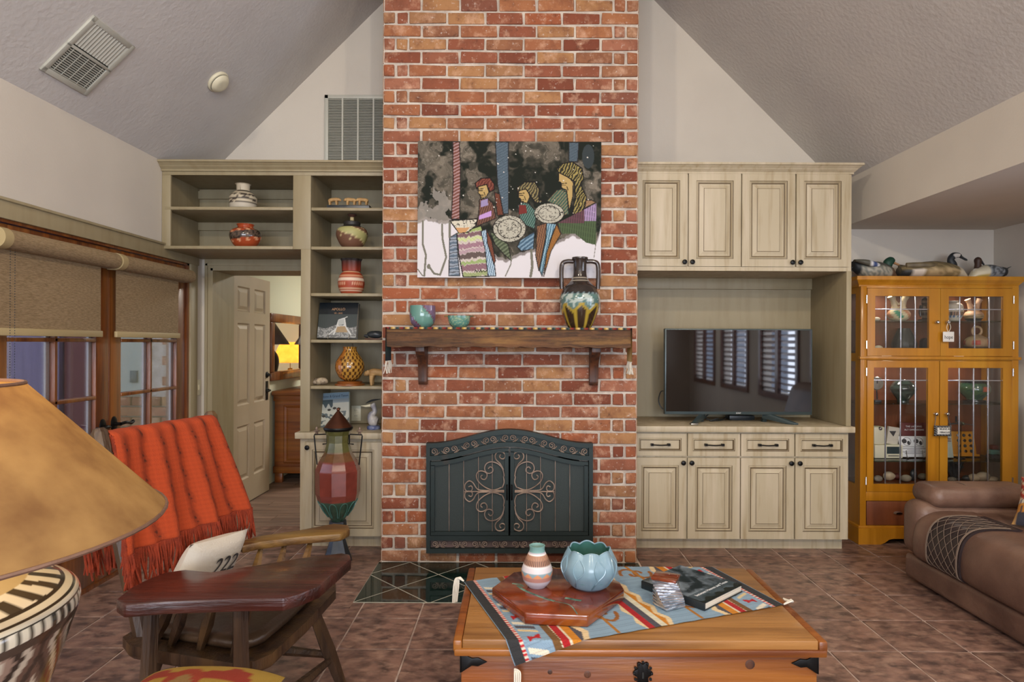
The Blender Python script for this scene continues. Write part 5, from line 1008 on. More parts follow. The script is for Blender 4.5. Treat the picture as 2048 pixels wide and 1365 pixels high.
def gparts(t, x0, Y, z0, s, f):
    for q in (-1, 1):
        w_ = MB(); w_.rings([[(x0 + f * (-58 + 95 * u) * s, Y + q * (.02 + .085 * math.sin(math.pi * min(1, u + .1)) + .012 * math.cos(a)), z0 + (25 - 9 * (1 - u) * 0 + 2 * math.sin(a) - 8 * u * u) * s + .012 * math.sin(a)) for a in np.linspace(0, 2 * math.pi, 11)[:-1]] for u in np.linspace(0, 1, 12)], cols=[[H3('#5a4f3a') if (i % 2) else H3('#6d6046')] * 10 for i in range(12)]); w_.build('wing', M['ceramic'], t, smooth=True)
decoy('goose_decoy', 'wooden goose decoy with black neck and white cheek on the cabinet', 1863, 130, 34, 1, gcol, [(38, 22, 13), (42, 28, 8), (38, 38, 6), (44, 46, 6.5), (53, 47, 5), (58, 45, 3.5)], lambda t, a, c: H3('#c9c4bc') if (.55 < t < .85 and abs(c) > .5 and a < .5) else H3('#22272b'), ((56, 45), (71, 37), 4.2, 'dark'), tail=.4, parts=gparts)
def mcol(u, sa, c):
    if u < .12: return H3('#1c2124')
    if u > .84: return H3('#5a4432')
    if sa > .35: return H3('#4a4a44')
    return H3('#9a9688') if hn(u, sa, c, 50) > .5 else H3('#6d6f66')
def mparts(t, x0, Y, z0, s, f):
    for q in (-1, 1):
        w_ = MB(); U = np.linspace(0, 1, 14); w_.rings([[(x0 + f * (-46 + 62 * u) * s, Y + q * (.025 + .05 * math.sin(math.pi * (.15 + .8 * u)) + .02 * math.cos(a)), z0 + (34 - 14 * u) * s + .022 * math.sin(a) * math.sin(math.pi * (.12 + .8 * u))) for a in np.linspace(0, 2 * math.pi, 11)[:-1]] for u in U], cols=[[H3('#3a4c78') if .5 < u < .68 else (H3('#d0d0d0') if .46 < u < .72 else H3('#4f4d42'))] * 10 for u in U]); w_.build('wing', M['ceramic'], t, smooth=True)
    MB().tube([(x0 - f * (42 - 4 * math.cos(a)) * s, Y, z0 + (18 + 4 * math.sin(a)) * s) for a in np.linspace(0, 4.6, 14)], .003, 6).build('tail_curl', M['dark'], t, smooth=True)
decoy('mallard_decoy', 'wooden mallard decoy with green head and yellow bill', 1748, 84, 33, 1, mcol, [(22, 18, 10), (27, 25, 8), (28, 31, 9), (33, 35, 8.5), (38, 33, 6)], lambda t, a, c: H3('#cfcac0') if t < .12 else H3('#123c2c'), ((38, 32), (50, 27), 4.4, 'gold'), tail=1.6, wr=.55, parts=mparts)
def pcol(u, sa, c):
    if u < .2: return H3('#1f2226')
    if u > .62: return H3('#d0c8ae') if sa > -.3 else H3('#c0a860')
    return H3('#8f9498') if hn(u, sa, c, 60) > .5 else H3('#4a4e52')
def pparts(t, x0, Y, z0, s, f):
    MB().tube([(x0 - f * 24 * s, Y, z0 + 16 * s), (x0 - f * 36 * s, Y, z0 + 20 * s), (x0 - f * 46 * s, Y, z0 + 25 * s)], [.022, .012, .003], 10, flat=.4).build('tail_feathers', M['dark'], t, smooth=True)
decoy('pintail_decoy', 'wooden pintail decoy with brown head and white breast', 1976, 70, 28, -1, pcol, [(22, 14, 9), (21, 22, 6), (20, 30, 6), (20, 37, 7), (17, 40, 5)], lambda t, a, c: H3('#d3cdc0') if t < .2 else H3('#3f2a20'), ((14, 36), (8, 28), 3, 'dark'), tail=.8, wr=.6, parts=pparts)
# ================================================================ decor on the bookcase shelves
YV = 4.44; zsh = [2.383, 2.111, 1.787, 1.463, 1.140, .82]
jugc = band((.2, '#b5ad9c'), (.72, lambda a, h: (H3('#3b322a') if N2(a, h * 2.2, 2, 3) + .25 * math.sin(h * 38) > .52 else H3('#b9ae96'))), (.85, '#8d8472'), (1, '#b8ad98'))
pot_('stoneware_jug', 'grey and brown streaked stoneware jug with flared neck', 485, zsh[0], YV, [(22, 0), (25, 3), (26, 14), (25, 26), (15, 36), (9, 40), (8, 46), (15, 51)], jugc, cat='jug')
def orangepot(a, h):
    w_ = .55 + .1 * math.sin(a + 1)
    if abs(h - w_) < .16: return H3('#5a4a3e') if N2(a, h, 14, 4) > .47 else H3('#2e2824')
    if .16 < abs(h - w_) < .28 and math.sin(a * 9 + h * 14) > .5: return H3('#cf9a74')
    return H3('#9c4322')
pot_('burnished_pot', 'round burnished orange pot with a dark textured band', 490, zsh[1], YV, [(16, 0), (24, 8), (30, 22), (27, 34), (16, 40), (15, 43), (17, 47)], orangepot, 'glaze')
be = thing('bear_figurine', 'three small carved bears walking on a dark base', 'figurine', (X(700, YV), YV, zsh[0])); s = YV / F
MB().obox((X(700, YV), YV - .02, zsh[0] + .012), (.30, .10, .024)).build('base', M['dark'], be, bevel=.004)
def critter(t, name, x, Y, z, L, m, f=1, head=.0, vox=.004, tall=1.):
    mb = MB(); h = L * .6 * tall; b = z + h * .62
    mb.tube(cr([(x - f * L * .42, Y, b + .02 * L), (x - f * L * .2, Y, b + .08 * L), (x + f * L * .1, Y, b + .12 * L), (x + f * L * .32, Y, b + .06 * L + head), (x + f * L * .46, Y, b + .02 * L + head), (x + f * L * .56, Y, b - .05 * L + head)], 4), [L * k for k in (.08, .11, .14, .15, .155, .15, .145, .145, .15, .155, .15, .14, .12, .11, .11, .115, .115, .10, .075, .055, .035)], 12)
    for q in (-1, 1):
        for lx in (-.3, .22): mb.tube(cr([(x + f * lx * L, Y + q * L * .11, b), (x + f * (lx + .02) * L, Y + q * L * .12, z + h * .3), (x + f * (lx + .01) * L, Y + q * L * .12, z + .004), (x + f * (lx + .05) * L, Y + q * L * .12, z + .002)], 3), [L * k for k in (.1, .1, .09, .075, .07, .065, .06, .06, .06, .06)], 8)
        mb.tube([(x + f * L * .40, Y + q * L * .08, b + .1 * L + head), (x + f * L * .39, Y + q * L * .09, b + .17 * L + head)], [L * .045, L * .03], 6)
    o = mb.build(name, m, t, smooth=True); r_ = o.modifiers.new('remesh', 'REMESH'); r_.mode = 'VOXEL'; r_.voxel_size = vox; r_.use_smooth_shade = True; return o
for px, f in ((668, 1), (702, -1), (726, -1)): critter(be, 'bear', X(px, YV), YV - .02, zsh[0] + .023, .092, M['bear'], f, vox=.0022, tall=1.08, head=.006)
def gourdc(a, h):
    if h > .74: return H3('#23201f')
    k = math.sin(a * 1.0 + h * 5); return H3('#a3a06a') if k > .72 else (H3('#c9b98a') if .64 < k <= .72 or abs(k) < .03 else H3('#6b4a38'))
def gneck(t, c, s, h): MB().lathe((c[0], c[1], c[2] + h), crp([(5 * s, -.004), (4 * s, 4 * s), (4.5 * s, 9 * s), (9 * s, 13 * s), (9 * s, 14 * s)], 3), 24, lambda a, z, t_: H3('#a89a72') if z < 9 * s else H3('#4a3028')).build('stopper', M['ceramic'], t, smooth=True)
pot_('stoppered_vase', 'brown round vase with incised cream curves and black collar', 703, zsh[1], YV, [(16, 0), (24, 9), (31, 26), (28, 38), (17, 45), (16, 47), (16, 53), (10, 54)], gourdc, 'ceramic', op=False, extra=gneck, cat='vase')
def redv(a, h):
    if h > .84: return H3('#201d1e')
    for lo, hi, c in ((.06, .1, '#d0b8a0'), (.14, .17, '#c9a98c'), (.36, .43, '#d6c4b0'), (.6, .65, '#c99a78'), (.5, .515, '#c99a78')):
        if lo < h < hi: return H3(c)
    if .24 < h < .33 and math.sin(a * 34) > .4: return H3('#cda284')
    if .74 < h < .8 and math.sin(a * 40) > .2: return H3('#c7906c')
    return H3('#9a3f22') if h < .6 or h > .66 else H3('#84301c')
pot_('etched_vase', 'red clay vase with white etched bands and black scalloped rim', 702, zsh[2], YV, [(19, 0), (24, 10), (26, 24), (22, 38), (15, 46), (14, 56), (16, 61), (21, 70)], redv, n=72, cat='vase', rf=lambda a, z: 1 + (.06 * math.cos(a * 8) if z > 64 * YV / F else 0))
def carvec(a, h):
    if math.cos(a - 5.6) > .3: return H3('#b08438') if math.sin(a * 16) * math.sin(h * 34) > -.1 else H3('#4a2a14')
    n_ = N2(a, h, 4, 9); return H3('#3f2412') if abs(n_ - .5) < .022 else H3('#a5682e')
def cbase(t, c, s, h): MB().lathe((c[0], c[1], zsh[4]), crp([(29 * s, 0), (29 * s, 3 * s), (24 * s, 5 * s), (24 * s, 8 * s), (10 * s, 9 * s)], 3), 36).build('wooden_base', M['pine'], t, smooth=True)
pot_('carved_gourd', 'carved honey coloured gourd vase on a turned wooden base', 700, zsh[4] + 9 * YV / F, YV, [(10, 0), (20, 6), (28, 22), (27, 38), (17, 54), (13, 62), (14, 68)], carvec, 'glaze', n=80, cat='vase', extra=cbase, k=8)
bb_ = thing('apollo_book', 'dark coffee table book of the Apollo missions standing on a wire easel', 'book', (X(676, 4.46), 4.46, zsh[3]))
T = Matrix.Translation((X(676, 4.5), 4.46, zsh[3] + .012)) @ Matrix.Rotation(R(-3), 4, 'Z') @ Matrix.Rotation(R(-12), 4, 'X'); w_, h_ = .285, .262
def bslab(t, T, w_, h_, th, cov, pages):
    slab(t, T, 'cover', -w_ / 2, w_ / 2, 0, h_, .003, cov); slab(t, T, 'pages', -w_ / 2 + .004, w_ / 2 - .004, .003, h_ - .003, th, pages, .003); slab(t, T, 'back_cover', -w_ / 2, w_ / 2, 0, h_, .003, cov, th + .003)
bslab(bb_, T, w_, h_, .03, M['black'], M['paper'])
ax, ay, im = rgbimg(110, 100, 0, 1, 0, 1); im[:] = H3('#141c22'); put((ay > .33), '#3c4444'); ground = ay > .68 + .05 * np.sin(ax * 9) - .12 * np.clip(ax - .7, 0, 1); put(ground, '#6e7070'); put(ground & (fbm(ax * 30, ay * 30, 3, 6) > .55), '#9a9c9a')
xs, ys = ax, ay
for q, wd in (([(.42, .9), (.5, .68), (.7, .66), (.86, .9)], .02), ([(.5, .68), (.54, .5), (.66, .46), (.7, .66)], .03), ([(.3, .9), (.5, .72)], .015), ([(.55, .5), (.74, .4)], .01)): put(segd(ax, ay, q) < wd, '#c9cbc8')
put(inpoly(ax, ay, [(.5, .68), (.7, .67), (.78, .84), (.46, .84)]), '#a08a6a'); put(inpoly(ax, ay, [(.52, .5), (.66, .46), (.68, .62), (.52, .64)]), '#aeb2b0')
cg = colorgrid(im, (-w_ / 2 + .002, -.0008, h_ - .002), (w_ / 2 - .002, -.0008, h_ - .002), (-w_ / 2 + .002, -.0008, .002)); cg.v = [tuple(T @ Vector(p)) for p in cg.v]; cg.build('cover_picture', M['gloss'], bb_)
text('APOLLO', .026, 'title', M['gold'], bb_, T @ FACE(0, -.0014, h_ - .05)); text('VII - XVII', .016, 'title', M['gold'], bb_, T @ FACE(0, -.0014, h_ - .08))
for q in (-.06, .09): MB().tube([tuple(T @ Vector(p)) for p in ((q, -.004, .025), (q, -.006, -.006), (q, .04, -.008), (q, .11, -.035), (q, .05, .14))], .0022, 6).build('easel_wire', M['wire'], bb_)
tb = thing('stone_turtle', 'polished dark turtle carving on a small wooden stand', 'figurine', (X(752, YV), YV, zsh[3])); x = X(751, YV)
MB().obox((x, YV, zsh[3] + .006), (.135, .08, .012)).build('stand', M['corbel'], tb, bevel=.004); mb = MB(); mb.rings([[(x + (.062 - .0) * math.cos(a) * math.sin(t), YV + .034 * math.sin(a) * math.sin(t), zsh[3] + .012 + .052 * (1 - math.cos(t)) / 2 + .004 * math.cos(4 * a) * math.sin(t)) for a in np.linspace(0, 2 * math.pi, 21)[:-1]] for t in np.linspace(.15, math.pi - .05, 10)]); mb.build('shell', M['dark'], tb, smooth=True)
MB().tube([(x - .05, YV - .01, zsh[3] + .025), (x - .078, YV - .014, zsh[3] + .03)], [.016, .008], 10).build('head', M['dark'], tb, smooth=True)
sc2 = thing('sleeping_animal', 'little mottled sleeping animal figurine on the shelf', 'figurine', (X(643, 4.44), 4.44, zsh[4])); x = X(643, 4.44); mb = MB(); mb.tube(cr([(x - .045, 4.44, zsh[4] + .02), (x - .02, 4.44, zsh[4] + .026), (x + .02, 4.44, zsh[4] + .027), (x + .045, 4.44, zsh[4] + .018)], 4), [.012, .018, .022, .024, .026, .026, .027, .027, .026, .024, .02, .014, .008], 14); mb.v = [(a, b, max(c, zsh[4])) for a, b, c in mb.v]; mb.build('body', mat('mottled', '#b5a68c', .6, var='#4a3a2e', scale=30), sc2, smooth=True)
mb = MB(); mb.tube([(x - .035, 4.425, zsh[4] + .022), (x - .058, 4.415, zsh[4] + .018)], [.02, .012], 12)
for q in (-1, 1): mb.tube([(x - .04 + q * .008, 4.42, zsh[4] + .038), (x - .042 + q * .011, 4.42, zsh[4] + .05)], [.006, .003], 6)
mb.build('head', mat('mottled_dark', '#4d3b30', .6, var='#b5a68c', scale=24), sc2, smooth=True)
cg_ = thing('cougar_figurine', 'tan carved mountain lion standing on the shelf edge', 'figurine', (X(752, 4.45), 4.45, zsh[4])); critter(cg_, 'body', X(756, 4.45), 4.45, zsh[4], .175, M['bear'], -1, head=.006, vox=.0045, tall=1.12); MB().tube(cr([(X(756, 4.45) + .07, 4.45, zsh[4] + .085), (X(756, 4.45) + .095, 4.45, zsh[4] + .06), (X(756, 4.45) + .1, 4.45, zsh[4] + .02)], 4), .006, 8).build('tail', M['bear'], cg_, smooth=True)
yb = thing('park_book', 'large pale book about Yellowstone and Grand Teton leaning on the shelf back', 'book', (X(662, 4.62), 4.62, zsh[5])); w_, h_ = .27, .255
T = Matrix.Translation((X(664, 4.60), 4.58, zsh[5] + .003)) @ Matrix.Rotation(R(-4), 4, 'Y') @ Matrix.Rotation(R(-14), 4, 'X'); bslab(yb, T, w_, h_, .018, M['pale'], M['paper'])
ax, ay, im = rgbimg(100, 92, 0, 1, 0, 1); im[:] = H3('#8e9aa0'); put(ay < .18, '#7f97a8'); put((ay > .3), '#b9bdb6'); k = (ay > .2) & (ay < .38 + .06 * np.sin(ax * 40)); put(k & (ax < .55), '#3f5058'); put(segd(ax, ay, [(0, .5), (.3, .62), (.55, .8), (1, .85)]) < .02, '#4d5c62'); put((ay > .55) & (fbm(ax * 8, ay * 9, 3, 2) > .62), '#56636a')
for q in ((.2, .55), (.3, .68), (.45, .5), (.6, .46), (.72, .48)): put(((ax - q[0]) / .05) ** 2 + ((ay - q[1]) / .035) ** 2 < 1, '#3a3a38')
cg = colorgrid(im, (-w_ / 2 + .002, -.0008, h_ - .002), (w_ / 2 - .002, -.0008, h_ - .002), (-w_ / 2 + .002, -.0008, .002)); cg.v = [tuple(T @ Vector(p)) for p in cg.v]; cg.build('cover_picture', M['gloss'], yb)
text('Yellowstone & Grand Teton', .0235, 'title', mat('navy_print', '#26364c', .5), yb, T @ FACE(0, -.0014, h_ - .028), sx=.95)
bd = thing('bird_sculpture', 'white and blue stork sculpture with long beak wearing a dark cap', 'sculpture', (X(748, YV - .06), 4.5, zsh[5])); x = X(748, 4.5)
MB().lathe((x, 4.5, zsh[5]), crp([(.045, 0), (.048, .012), (.04, .026), (.012, .03)], 4), 24).build('base', mat('blue_glaze', '#3f4c7a', .25, var='#8a93b0', scale=20), bd, smooth=True)
mb = MB(); mb.tube(cr([(x + .03, 4.5, zsh[5] + .05), (x + .0, 4.5, zsh[5] + .06), (x - .012, 4.5, zsh[5] + .10), (x + .008, 4.5, zsh[5] + .13), (x - .004, 4.5, zsh[5] + .17), (x - .012, 4.5, zsh[5] + .185)], 4), [.03, .036, .04, .042, .042, .04, .036, .034, .03, .026, .022, .02, .018, .017, .017, .018, .02, .021, .021, .02, .012], 14); mb.build('body', mat('white_glaze', '#b9b4ae', .3, var='#6b6c80', scale=14), bd, smooth=True)
MB().tube([(x - .02, 4.5, zsh[5] + .172), (x - .055, 4.497, zsh[5] + .166), (x - .09, 4.494, zsh[5] + .168)], [.012, .008, .002], 10).build('beak', M['ivory'], bd, smooth=True)
MB().tube(cr([(x - .055, 4.5, zsh[5] + .188), (x - .01, 4.5, zsh[5] + .207), (x + .05, 4.5, zsh[5] + .217)], 4), [.006, .012, .016, .018, .018, .016, .012, .008, .004], 12, flat=.4).build('cap', M['dark'], bd, smooth=True)
# tall floor urn before the low cabinet
UY = 4.12; us = UY / F; ux = X(676, UY, 960); uz = lambda py: max(0, Z(py, UY, 676))
ur = thing('floor_urn', 'tall faceted metal urn with copper cone lid and scrolled handles', 'urn', (ux, UY, 0))
def urnc(a, z, t):
    n_ = .5 + .5 * N2(a, z * 6, 4, 7)
    if z > uz(905): return H3('#5a5a30') * n_ * 1.1
    if z > uz(920): return (H3('#6b6a3a') * .4 + H3('#7a3a30') * .6) * n_ * 1.0
    if z > uz(1000): return H3('#7a3a30') * n_ * 1.2
    return H3('#355244') * n_ * 1.2
pr = [(12, 1042), (16, 1036), (28, 1020), (38, 1000), (42, 985), (43, 940), (42, 938), (36, 922), (26, 905), (21, 885), (22, 870), (26, 860)]
prm = [(r_ * us, uz(y)) for r_, y in pr]; pf = []
for (a, b), (c, d_) in zip(prm[:-1], prm[1:]):
    for k in range(5): pf.append((a + (c - a) * k / 5, b + (d_ - b) * k / 5))
pf.append(prm[-1]); MB().lathe((ux, UY, 0), pf, 40, urnc, rf=lambda a, z: 1 / math.cos(((a + math.pi / 10) % (math.pi / 5)) - math.pi / 10) * .975).build('body', M['glaze'], ur, smooth=True, ang=12)
MB().lathe((ux, UY, 0), [(28 * us, uz(1122)), (28 * us, uz(1116)), (22 * us, uz(1100)), (14 * us, uz(1075)), (13 * us, uz(1060)), (18 * us, uz(1050)), (17 * us, uz(1042)), (5 * us, uz(1040))], 10).build('foot', mat('gunmetal', '#3f4348', .35, metal=.7, var='#5a6068', scale=4), ur)
MB().lathe((ux, UY, 0), crp([(27 * us, uz(861)), (29 * us, uz(857)), (28 * us, uz(854))], 2), 40).build('rim', M['blackmetal'], ur, smooth=True)
MB().lathe((ux, UY, 0), [(28 * us, uz(855)), (4 * us, uz(824)), (2 * us, uz(822)), (.001, uz(821.5))], 40).build('lid', M['copper'], ur, smooth=True, ang=50)
MB().lathe((ux, UY, uz(823)), crp([(.002, 0), (.009, .004), (.012, .012), (.009, .02), (.001, .024)], 3), 18).build('finial', M['copper'], ur, smooth=True)
for i in range(10):
    a = 2 * math.pi * (i + .5) / 10; r1_ = 38.5 * us; P = []
    for t in np.linspace(0, 1, 15):
        b = a + .24 * math.sin(math.pi * t * 1) * (1 if t < 2 else 0) * 0 + (.25 * (math.cos(math.pi * t)));  zz = uz(1032) + (uz(1000) - uz(1032)) * math.sin(math.pi * t) ** .6; rr_ = np.interp(zz, [uz(1036), uz(1020), uz(1000), uz(985)], [16 * us, 28 * us, 38 * us, 42 * us]) + .002; P.append((ux + rr_ * math.cos(b), UY + rr_ * math.sin(b), zz))
    MB().tube(P, .0028, 5).build('petal', M['teal'], ur, smooth=True)
for q in (-1, 1):
    P = [(ux + q * 42 * us, UY, uz(930)), (ux + q * 48 * us, UY, uz(873)), (ux + q * 47.5 * us, UY, uz(870)), (ux + q * 24 * us, UY, uz(869)), (ux + q * 22.5 * us, UY, uz(871)), (ux + q * 22.5 * us, UY, uz(888)), (ux + q * 31 * us, UY, uz(889))]
    MB().tube(P, .0045, 8).build('handle', M['blackmetal'], ur)
    hx_ = ux + q * 43 * us; MB().lathe((hx_, UY, uz(869)), crp([(.006, 0), (.012, .008), (.006, .014), (.02, .02), (.018, .026), (.006, .03), (.008, .04), (.001, .05)], 3), 12).build('handle_finial', M['bronze'], ur, smooth=True)
# ---------------------------------------------------------------- on the mantel
ZMt = mz1 + .005; YP = 3.962
def yarnb(a, h): return H3('#6a5a74') if math.sin(a * 2 + 3 * h) > .25 else (H3('#6d2f3c') if math.sin(a * 2 + 3 * h) > .05 else H3('#5f8a80'))
pot_('yarn_bowl', 'purple and green glazed bowl with a notched rim on the mantel', 845, ZMt, YP, [(16, 0), (23, 8), (26, 20), (26, 32), (25.5, 43)], yarnb, 'glaze', rf=lambda a, z: 1 - (.12 if z > 30 * YP / F and abs(a - 5.2) < .3 else 0), cat='bowl')
def turq(t, c, s, h):
    for q in (-1, 1): MB().tube(cr([(c[0] + q * 18 * s, c[1], c[2] + h * .8), (c[0] + q * 24 * s, c[1] - .004, c[2] + h * .95), (c[0] + q * 30 * s, c[1], c[2] + h * .9)], 4), [.008] * 5 + [.006] * 3 + [.002], 8, flat=.6).build('leaf', mat('leaf_glaze', '#56604a', .3, var='#a59a5a', scale=20), t, smooth=True)
pot_('turquoise_bowl', 'small turquoise bowl with leaf handles on the mantel', 918, ZMt, YP, [(13, 0), (19, 6), (22, 15), (23, 24)], lambda a, h: H3('#8a4a3a') if h > .95 else (H3('#57887e') if N2(a, h, 8, 2) > .4 else H3('#8fa88a')), 'glaze', extra=turq, cat='bowl')
def amph(a, h):
    if h > .5: return H3('#2c2522') if not (.66 < h < .675 or .72 < h < .73 or .7 < h < .708) else H3('#a09888')
    if .46 < h <= .5: return H3('#1a2428') if math.sin(a * 22) > -.2 else H3('#6f8288')
    n_ = N2(a, h, 6, 3)
    if h > .30 + .05 * math.sin(a * 7): return H3('#55736f') if n_ > .48 else H3('#a9b5ae')
    if h > .25 + .05 * math.sin(a * 7): return H3('#a08a34')
    return H3('#a08a34') if math.sin(a * 9) > .8 else H3('#33261a')
def amh(t, c, s, h):
    for q in (-1, 1): MB().tube(cr([(c[0] + q * 12 * s, c[1], c[2] + 133 * s), (c[0] + q * 26 * s, c[1], c[2] + 133 * s), (c[0] + q * 35 * s, c[1], c[2] + 128 * s), (c[0] + q * 37 * s, c[1], c[2] + 110 * s), (c[0] + q * 36 * s, c[1], c[2] + 78 * s)], 6), 4.6 * s, 10, col=H3('#3a302c')).build('handle', M['glaze'], t, smooth=True)
pot_('amphora_vase', 'tall dark two handled amphora with drip glazed lower half', 1159, ZMt, YP, [(22, 0), (28, 10), (37, 34), (40, 52), (40, 62), (32, 80), (20, 92), (14, 104), (13, 125), (14, 132), (16, 138), (16, 141)], amph, 'glaze', n=64, extra=amh, cat='vase', k=6)
# ================================================================ trunk with what lies on it
tf, tb_, tx0_, tx1_, tz = 2.005, 2.655, -.203, 1.0, .49
tk = thing('pine_trunk', 'old honey pine blanket chest with iron corner straps', 'chest', (.4, 2.33, 0))
lid = MB(); lid.box(tx0_ + .03, tx1_ - .03, tf + .0, tb_, tz - .035, tz); lid.build('lid', M['pinetop'], tk, bevel=.004)
for a, b in ((tx0_, tx0_ + .03), (tx1_ - .03, tx1_)): MB().box(a, b, tf - .004, tb_, tz - .042, tz - .001).build('lid_batten', M['pine'], tk, bevel=.008)
MB().box(tx0_ + .004, tx1_ - .004, tf - .008, tf + .012, tz - .052, tz - .028).build('lid_molding', M['pine'], tk, bevel=.006)
MB().box(tx0_ + .025, tx1_ - .025, tf + .02, tb_ - .01, .05, tz - .036).build('body', M['pine'], tk, bevel=.003)
MB().box(tx0_ + .01, tx1_ - .01, tf + .008, tb_, 0, .10).build('plinth', M['pine'], tk, bevel=.008)
for i, (px, py, r_) in enumerate(((1500, 1330, .016), (1175, 1350, .012), (1345, 1308, .006), (1100, 1345, .008))):
    x = X(px, tf + .02, py); z = Z(py, tf + .02, px); onplane(MB().lathe((0, 0, 0), [(r_, 0), (r_ * .6, .0008), (.001, .001)], 14), Matrix.Rotation(R(90), 3, 'X'), (x, tf + .0199, z)).build('knot', M['corbel'], tk)
zs = Z(1325, tf + .02, 1280)
for q, xe in ((1, tx0_ + .025), (-1, tx1_ - .025)):
    p = MB(); p.prism([(xe, zs - .035), (xe + q * .035, zs - .012), (xe + q * .055, zs - .014), (xe + q * .085, zs), (xe + q * .055, zs + .014), (xe + q * .035, zs + .012), (xe, zs + .03)], 'y', tf + .014, tf + .02); p.box(min(xe, xe - q * .004), max(xe, xe - q * .004), tf + .014, tf + .1, zs - .035, zs + .03); p.build('corner_strap', M['blackmetal'], tk, bevel=.002)
x = X(1285, tf + .02, 1340); z = Z(1343, tf + .02, 1285); es = MB()
es.prism([(x + (.026 + .006 * math.cos(6 * a)) * math.cos(a), z - .004 + (.034 + .006 * math.cos(6 * a)) * math.sin(a)) for a in np.linspace(0, 2 * math.pi, 49)[:-1]], 'y', tf + .012, tf + .02)
for a in np.linspace(0, 2 * math.pi, 13)[:-1]: onplane(es.lathe((0, 0, 0), [(.004, 0), (.003, .003), (.001, .004)], 6), Matrix.Identity(3), (0, 0, 0)) if 0 else es.obox((x + .028 * math.cos(a), tf + .011, z - .004 + .036 * math.sin(a)), (.008, .006, .008))
es.build('lock_plate', M['blackmetal'], tk, bevel=.0015); MB().obox((x, tf + .0115, z - .01), (.006, .001, .02)).build('keyhole', M['soot'], tk)
# kilim runner laid diagonally, folded over the front and back edges
e1 = Vector((math.cos(R(20)), math.sin(R(20)), 0)); e2 = Vector((e1.y, -e1.x, 0)); Lr, Wr = 1.04, .6; A0 = Vector((.973, 2.273, 0)) - e2 * Wr - e1 * Lr
kt = thing('kilim_runner', 'striped blue red and ochre kilim laid diagonally across the trunk', 'rug', (.4, 2.33, tz))
nx, ny = 260, 150; us_, vs_ = np.meshgrid(np.linspace(0, 1, nx), np.linspace(0, 1, ny)); im = np.zeros((ny, nx, 3)); xs, ys = us_ * 104, vs_ * 60
im[:] = H3('#7f99ad'); jag = .8 * np.abs(((ys / 5) % 2) - 1)
def strp(a, b, c, j=0.): k = (xs + jag * j > a) & (xs + jag * j < b); put(k, c)
def block(x0, s_):
    for a, b, c, j in ((0, 2.5, '#6b4a24', 0), (2.5, 5.2, '#a3161c', 0), (5.2, 5.8, '#cfc4ac', 0), (5.8, 8.6, '#c07a1c', 0), (8.6, 11.2, '#4a4850', 0), (11.2, 13.4, '#d6bf96', 2.2)): strp(*(sorted((x0 + s_ * a, x0 + s_ * b))), c, j * s_)
    put((np.abs(xs - x0 - s_ * 2.5) < .28) & (np.sin(ys * 5) > 0), '#d8d0b8')
for e, s_ in ((0, 1), (104, -1)):
    block(e + s_ * 14, s_); strp(*sorted((e, e + s_ * 4)), '#2b2c2e'); k = np.abs(xs - e - s_ * 4.4) < .5; put(k, '#b3242a'); put(k & (np.sin(ys * 4.2) > .1), '#d8d0c0')
    for y0_ in (8, 24, 40, 56):
        put(inpoly(xs, ys, [(e + s_ * 6, y0_), (e + s_ * 12, y0_ + 3), (e + s_ * 12, y0_ + 5), (e + s_ * 6, y0_ + 2)]), '#d6cfbb'); put(inpoly(xs, ys, [(e + s_ * 6, y0_ + 3), (e + s_ * 12, y0_ + 6), (e + s_ * 12, y0_ + 8), (e + s_ * 6, y0_ + 5)]), '#4a4850'); put(inpoly(xs, ys, [(e + s_ * 6, y0_ + 6), (e + s_ * 12, y0_ + 9), (e + s_ * 12, y0_ + 10.5), (e + s_ * 6, y0_ + 7.5)]), '#cfb98a')
    for y0_ in (19.5, 35.5, 51.5): put(inpoly(xs, ys, [(e + s_ * 7, y0_), (e + s_ * 9, y0_ + 1), (e + s_ * 11.5, y0_ - .5), (e + s_ * 11, y0_ + 3), (e + s_ * 9, y0_ + 2), (e + s_ * 7, y0_ + 3.4)]), '#a3161c')
for a, b, c, j in ((45.5, 47.5, '#d6bf96', -2.2), (47.5, 50, '#a3161c', 0), (50, 52.3, '#4a4850', 0), (52.3, 54.8, '#cfcbb5', 0), (54.8, 57.2, '#c07a1c', 0), (57.2, 59, '#d6bf96', 2.2)): strp(a, b, c, j)
for c0 in (36.5, 69):
    for y0_ in (15, 45):
        for q in (-1, 1):
            sp = [(c0 + q * (2 + 4.5 * (1 - t) * math.cos(7 * t)), y0_ + q * 7 * (1 - t) * math.sin(7 * t)) for t in np.linspace(0, .9, 22)]; put(segd(xs, ys, sp) < .75, '#8a5520')
        put((np.abs(xs - c0) < .7) & (np.abs(ys - 30) < 30), '#a06a24')
put(np.sin(ys * 11) > .8, im[np.sin(ys * 11) > .8] * .8)
P = []
for j in range(ny):
    row = []
    for i in range(nx):
        p = A0 + e1 * (Lr * i / (nx - 1)) + e2 * (Wr * j / (ny - 1)); z = tz + .004 + .0006 * math.sin(i * .3); rr = .012
        if p.y < tf - .010: d_ = tf - .010 - p.y; p.y = tf - .012 - .006 * min(1, d_ * 20); z = tz + .002 - d_
        elif p.y > tb_ + .004: d_ = p.y - tb_ - .004; p.y = tb_ + .008; z = tz + .002 - d_
        if p.x < tx0_ - .004: d_ = tx0_ - .004 - p.x; p.x = tx0_ - .006; z -= d_
        row.append((p.x, p.y, z))
    P.append(row)
mb = MB(); mb.grid(P, im); mb.build('weave', M['textile'], kt, smooth=True)
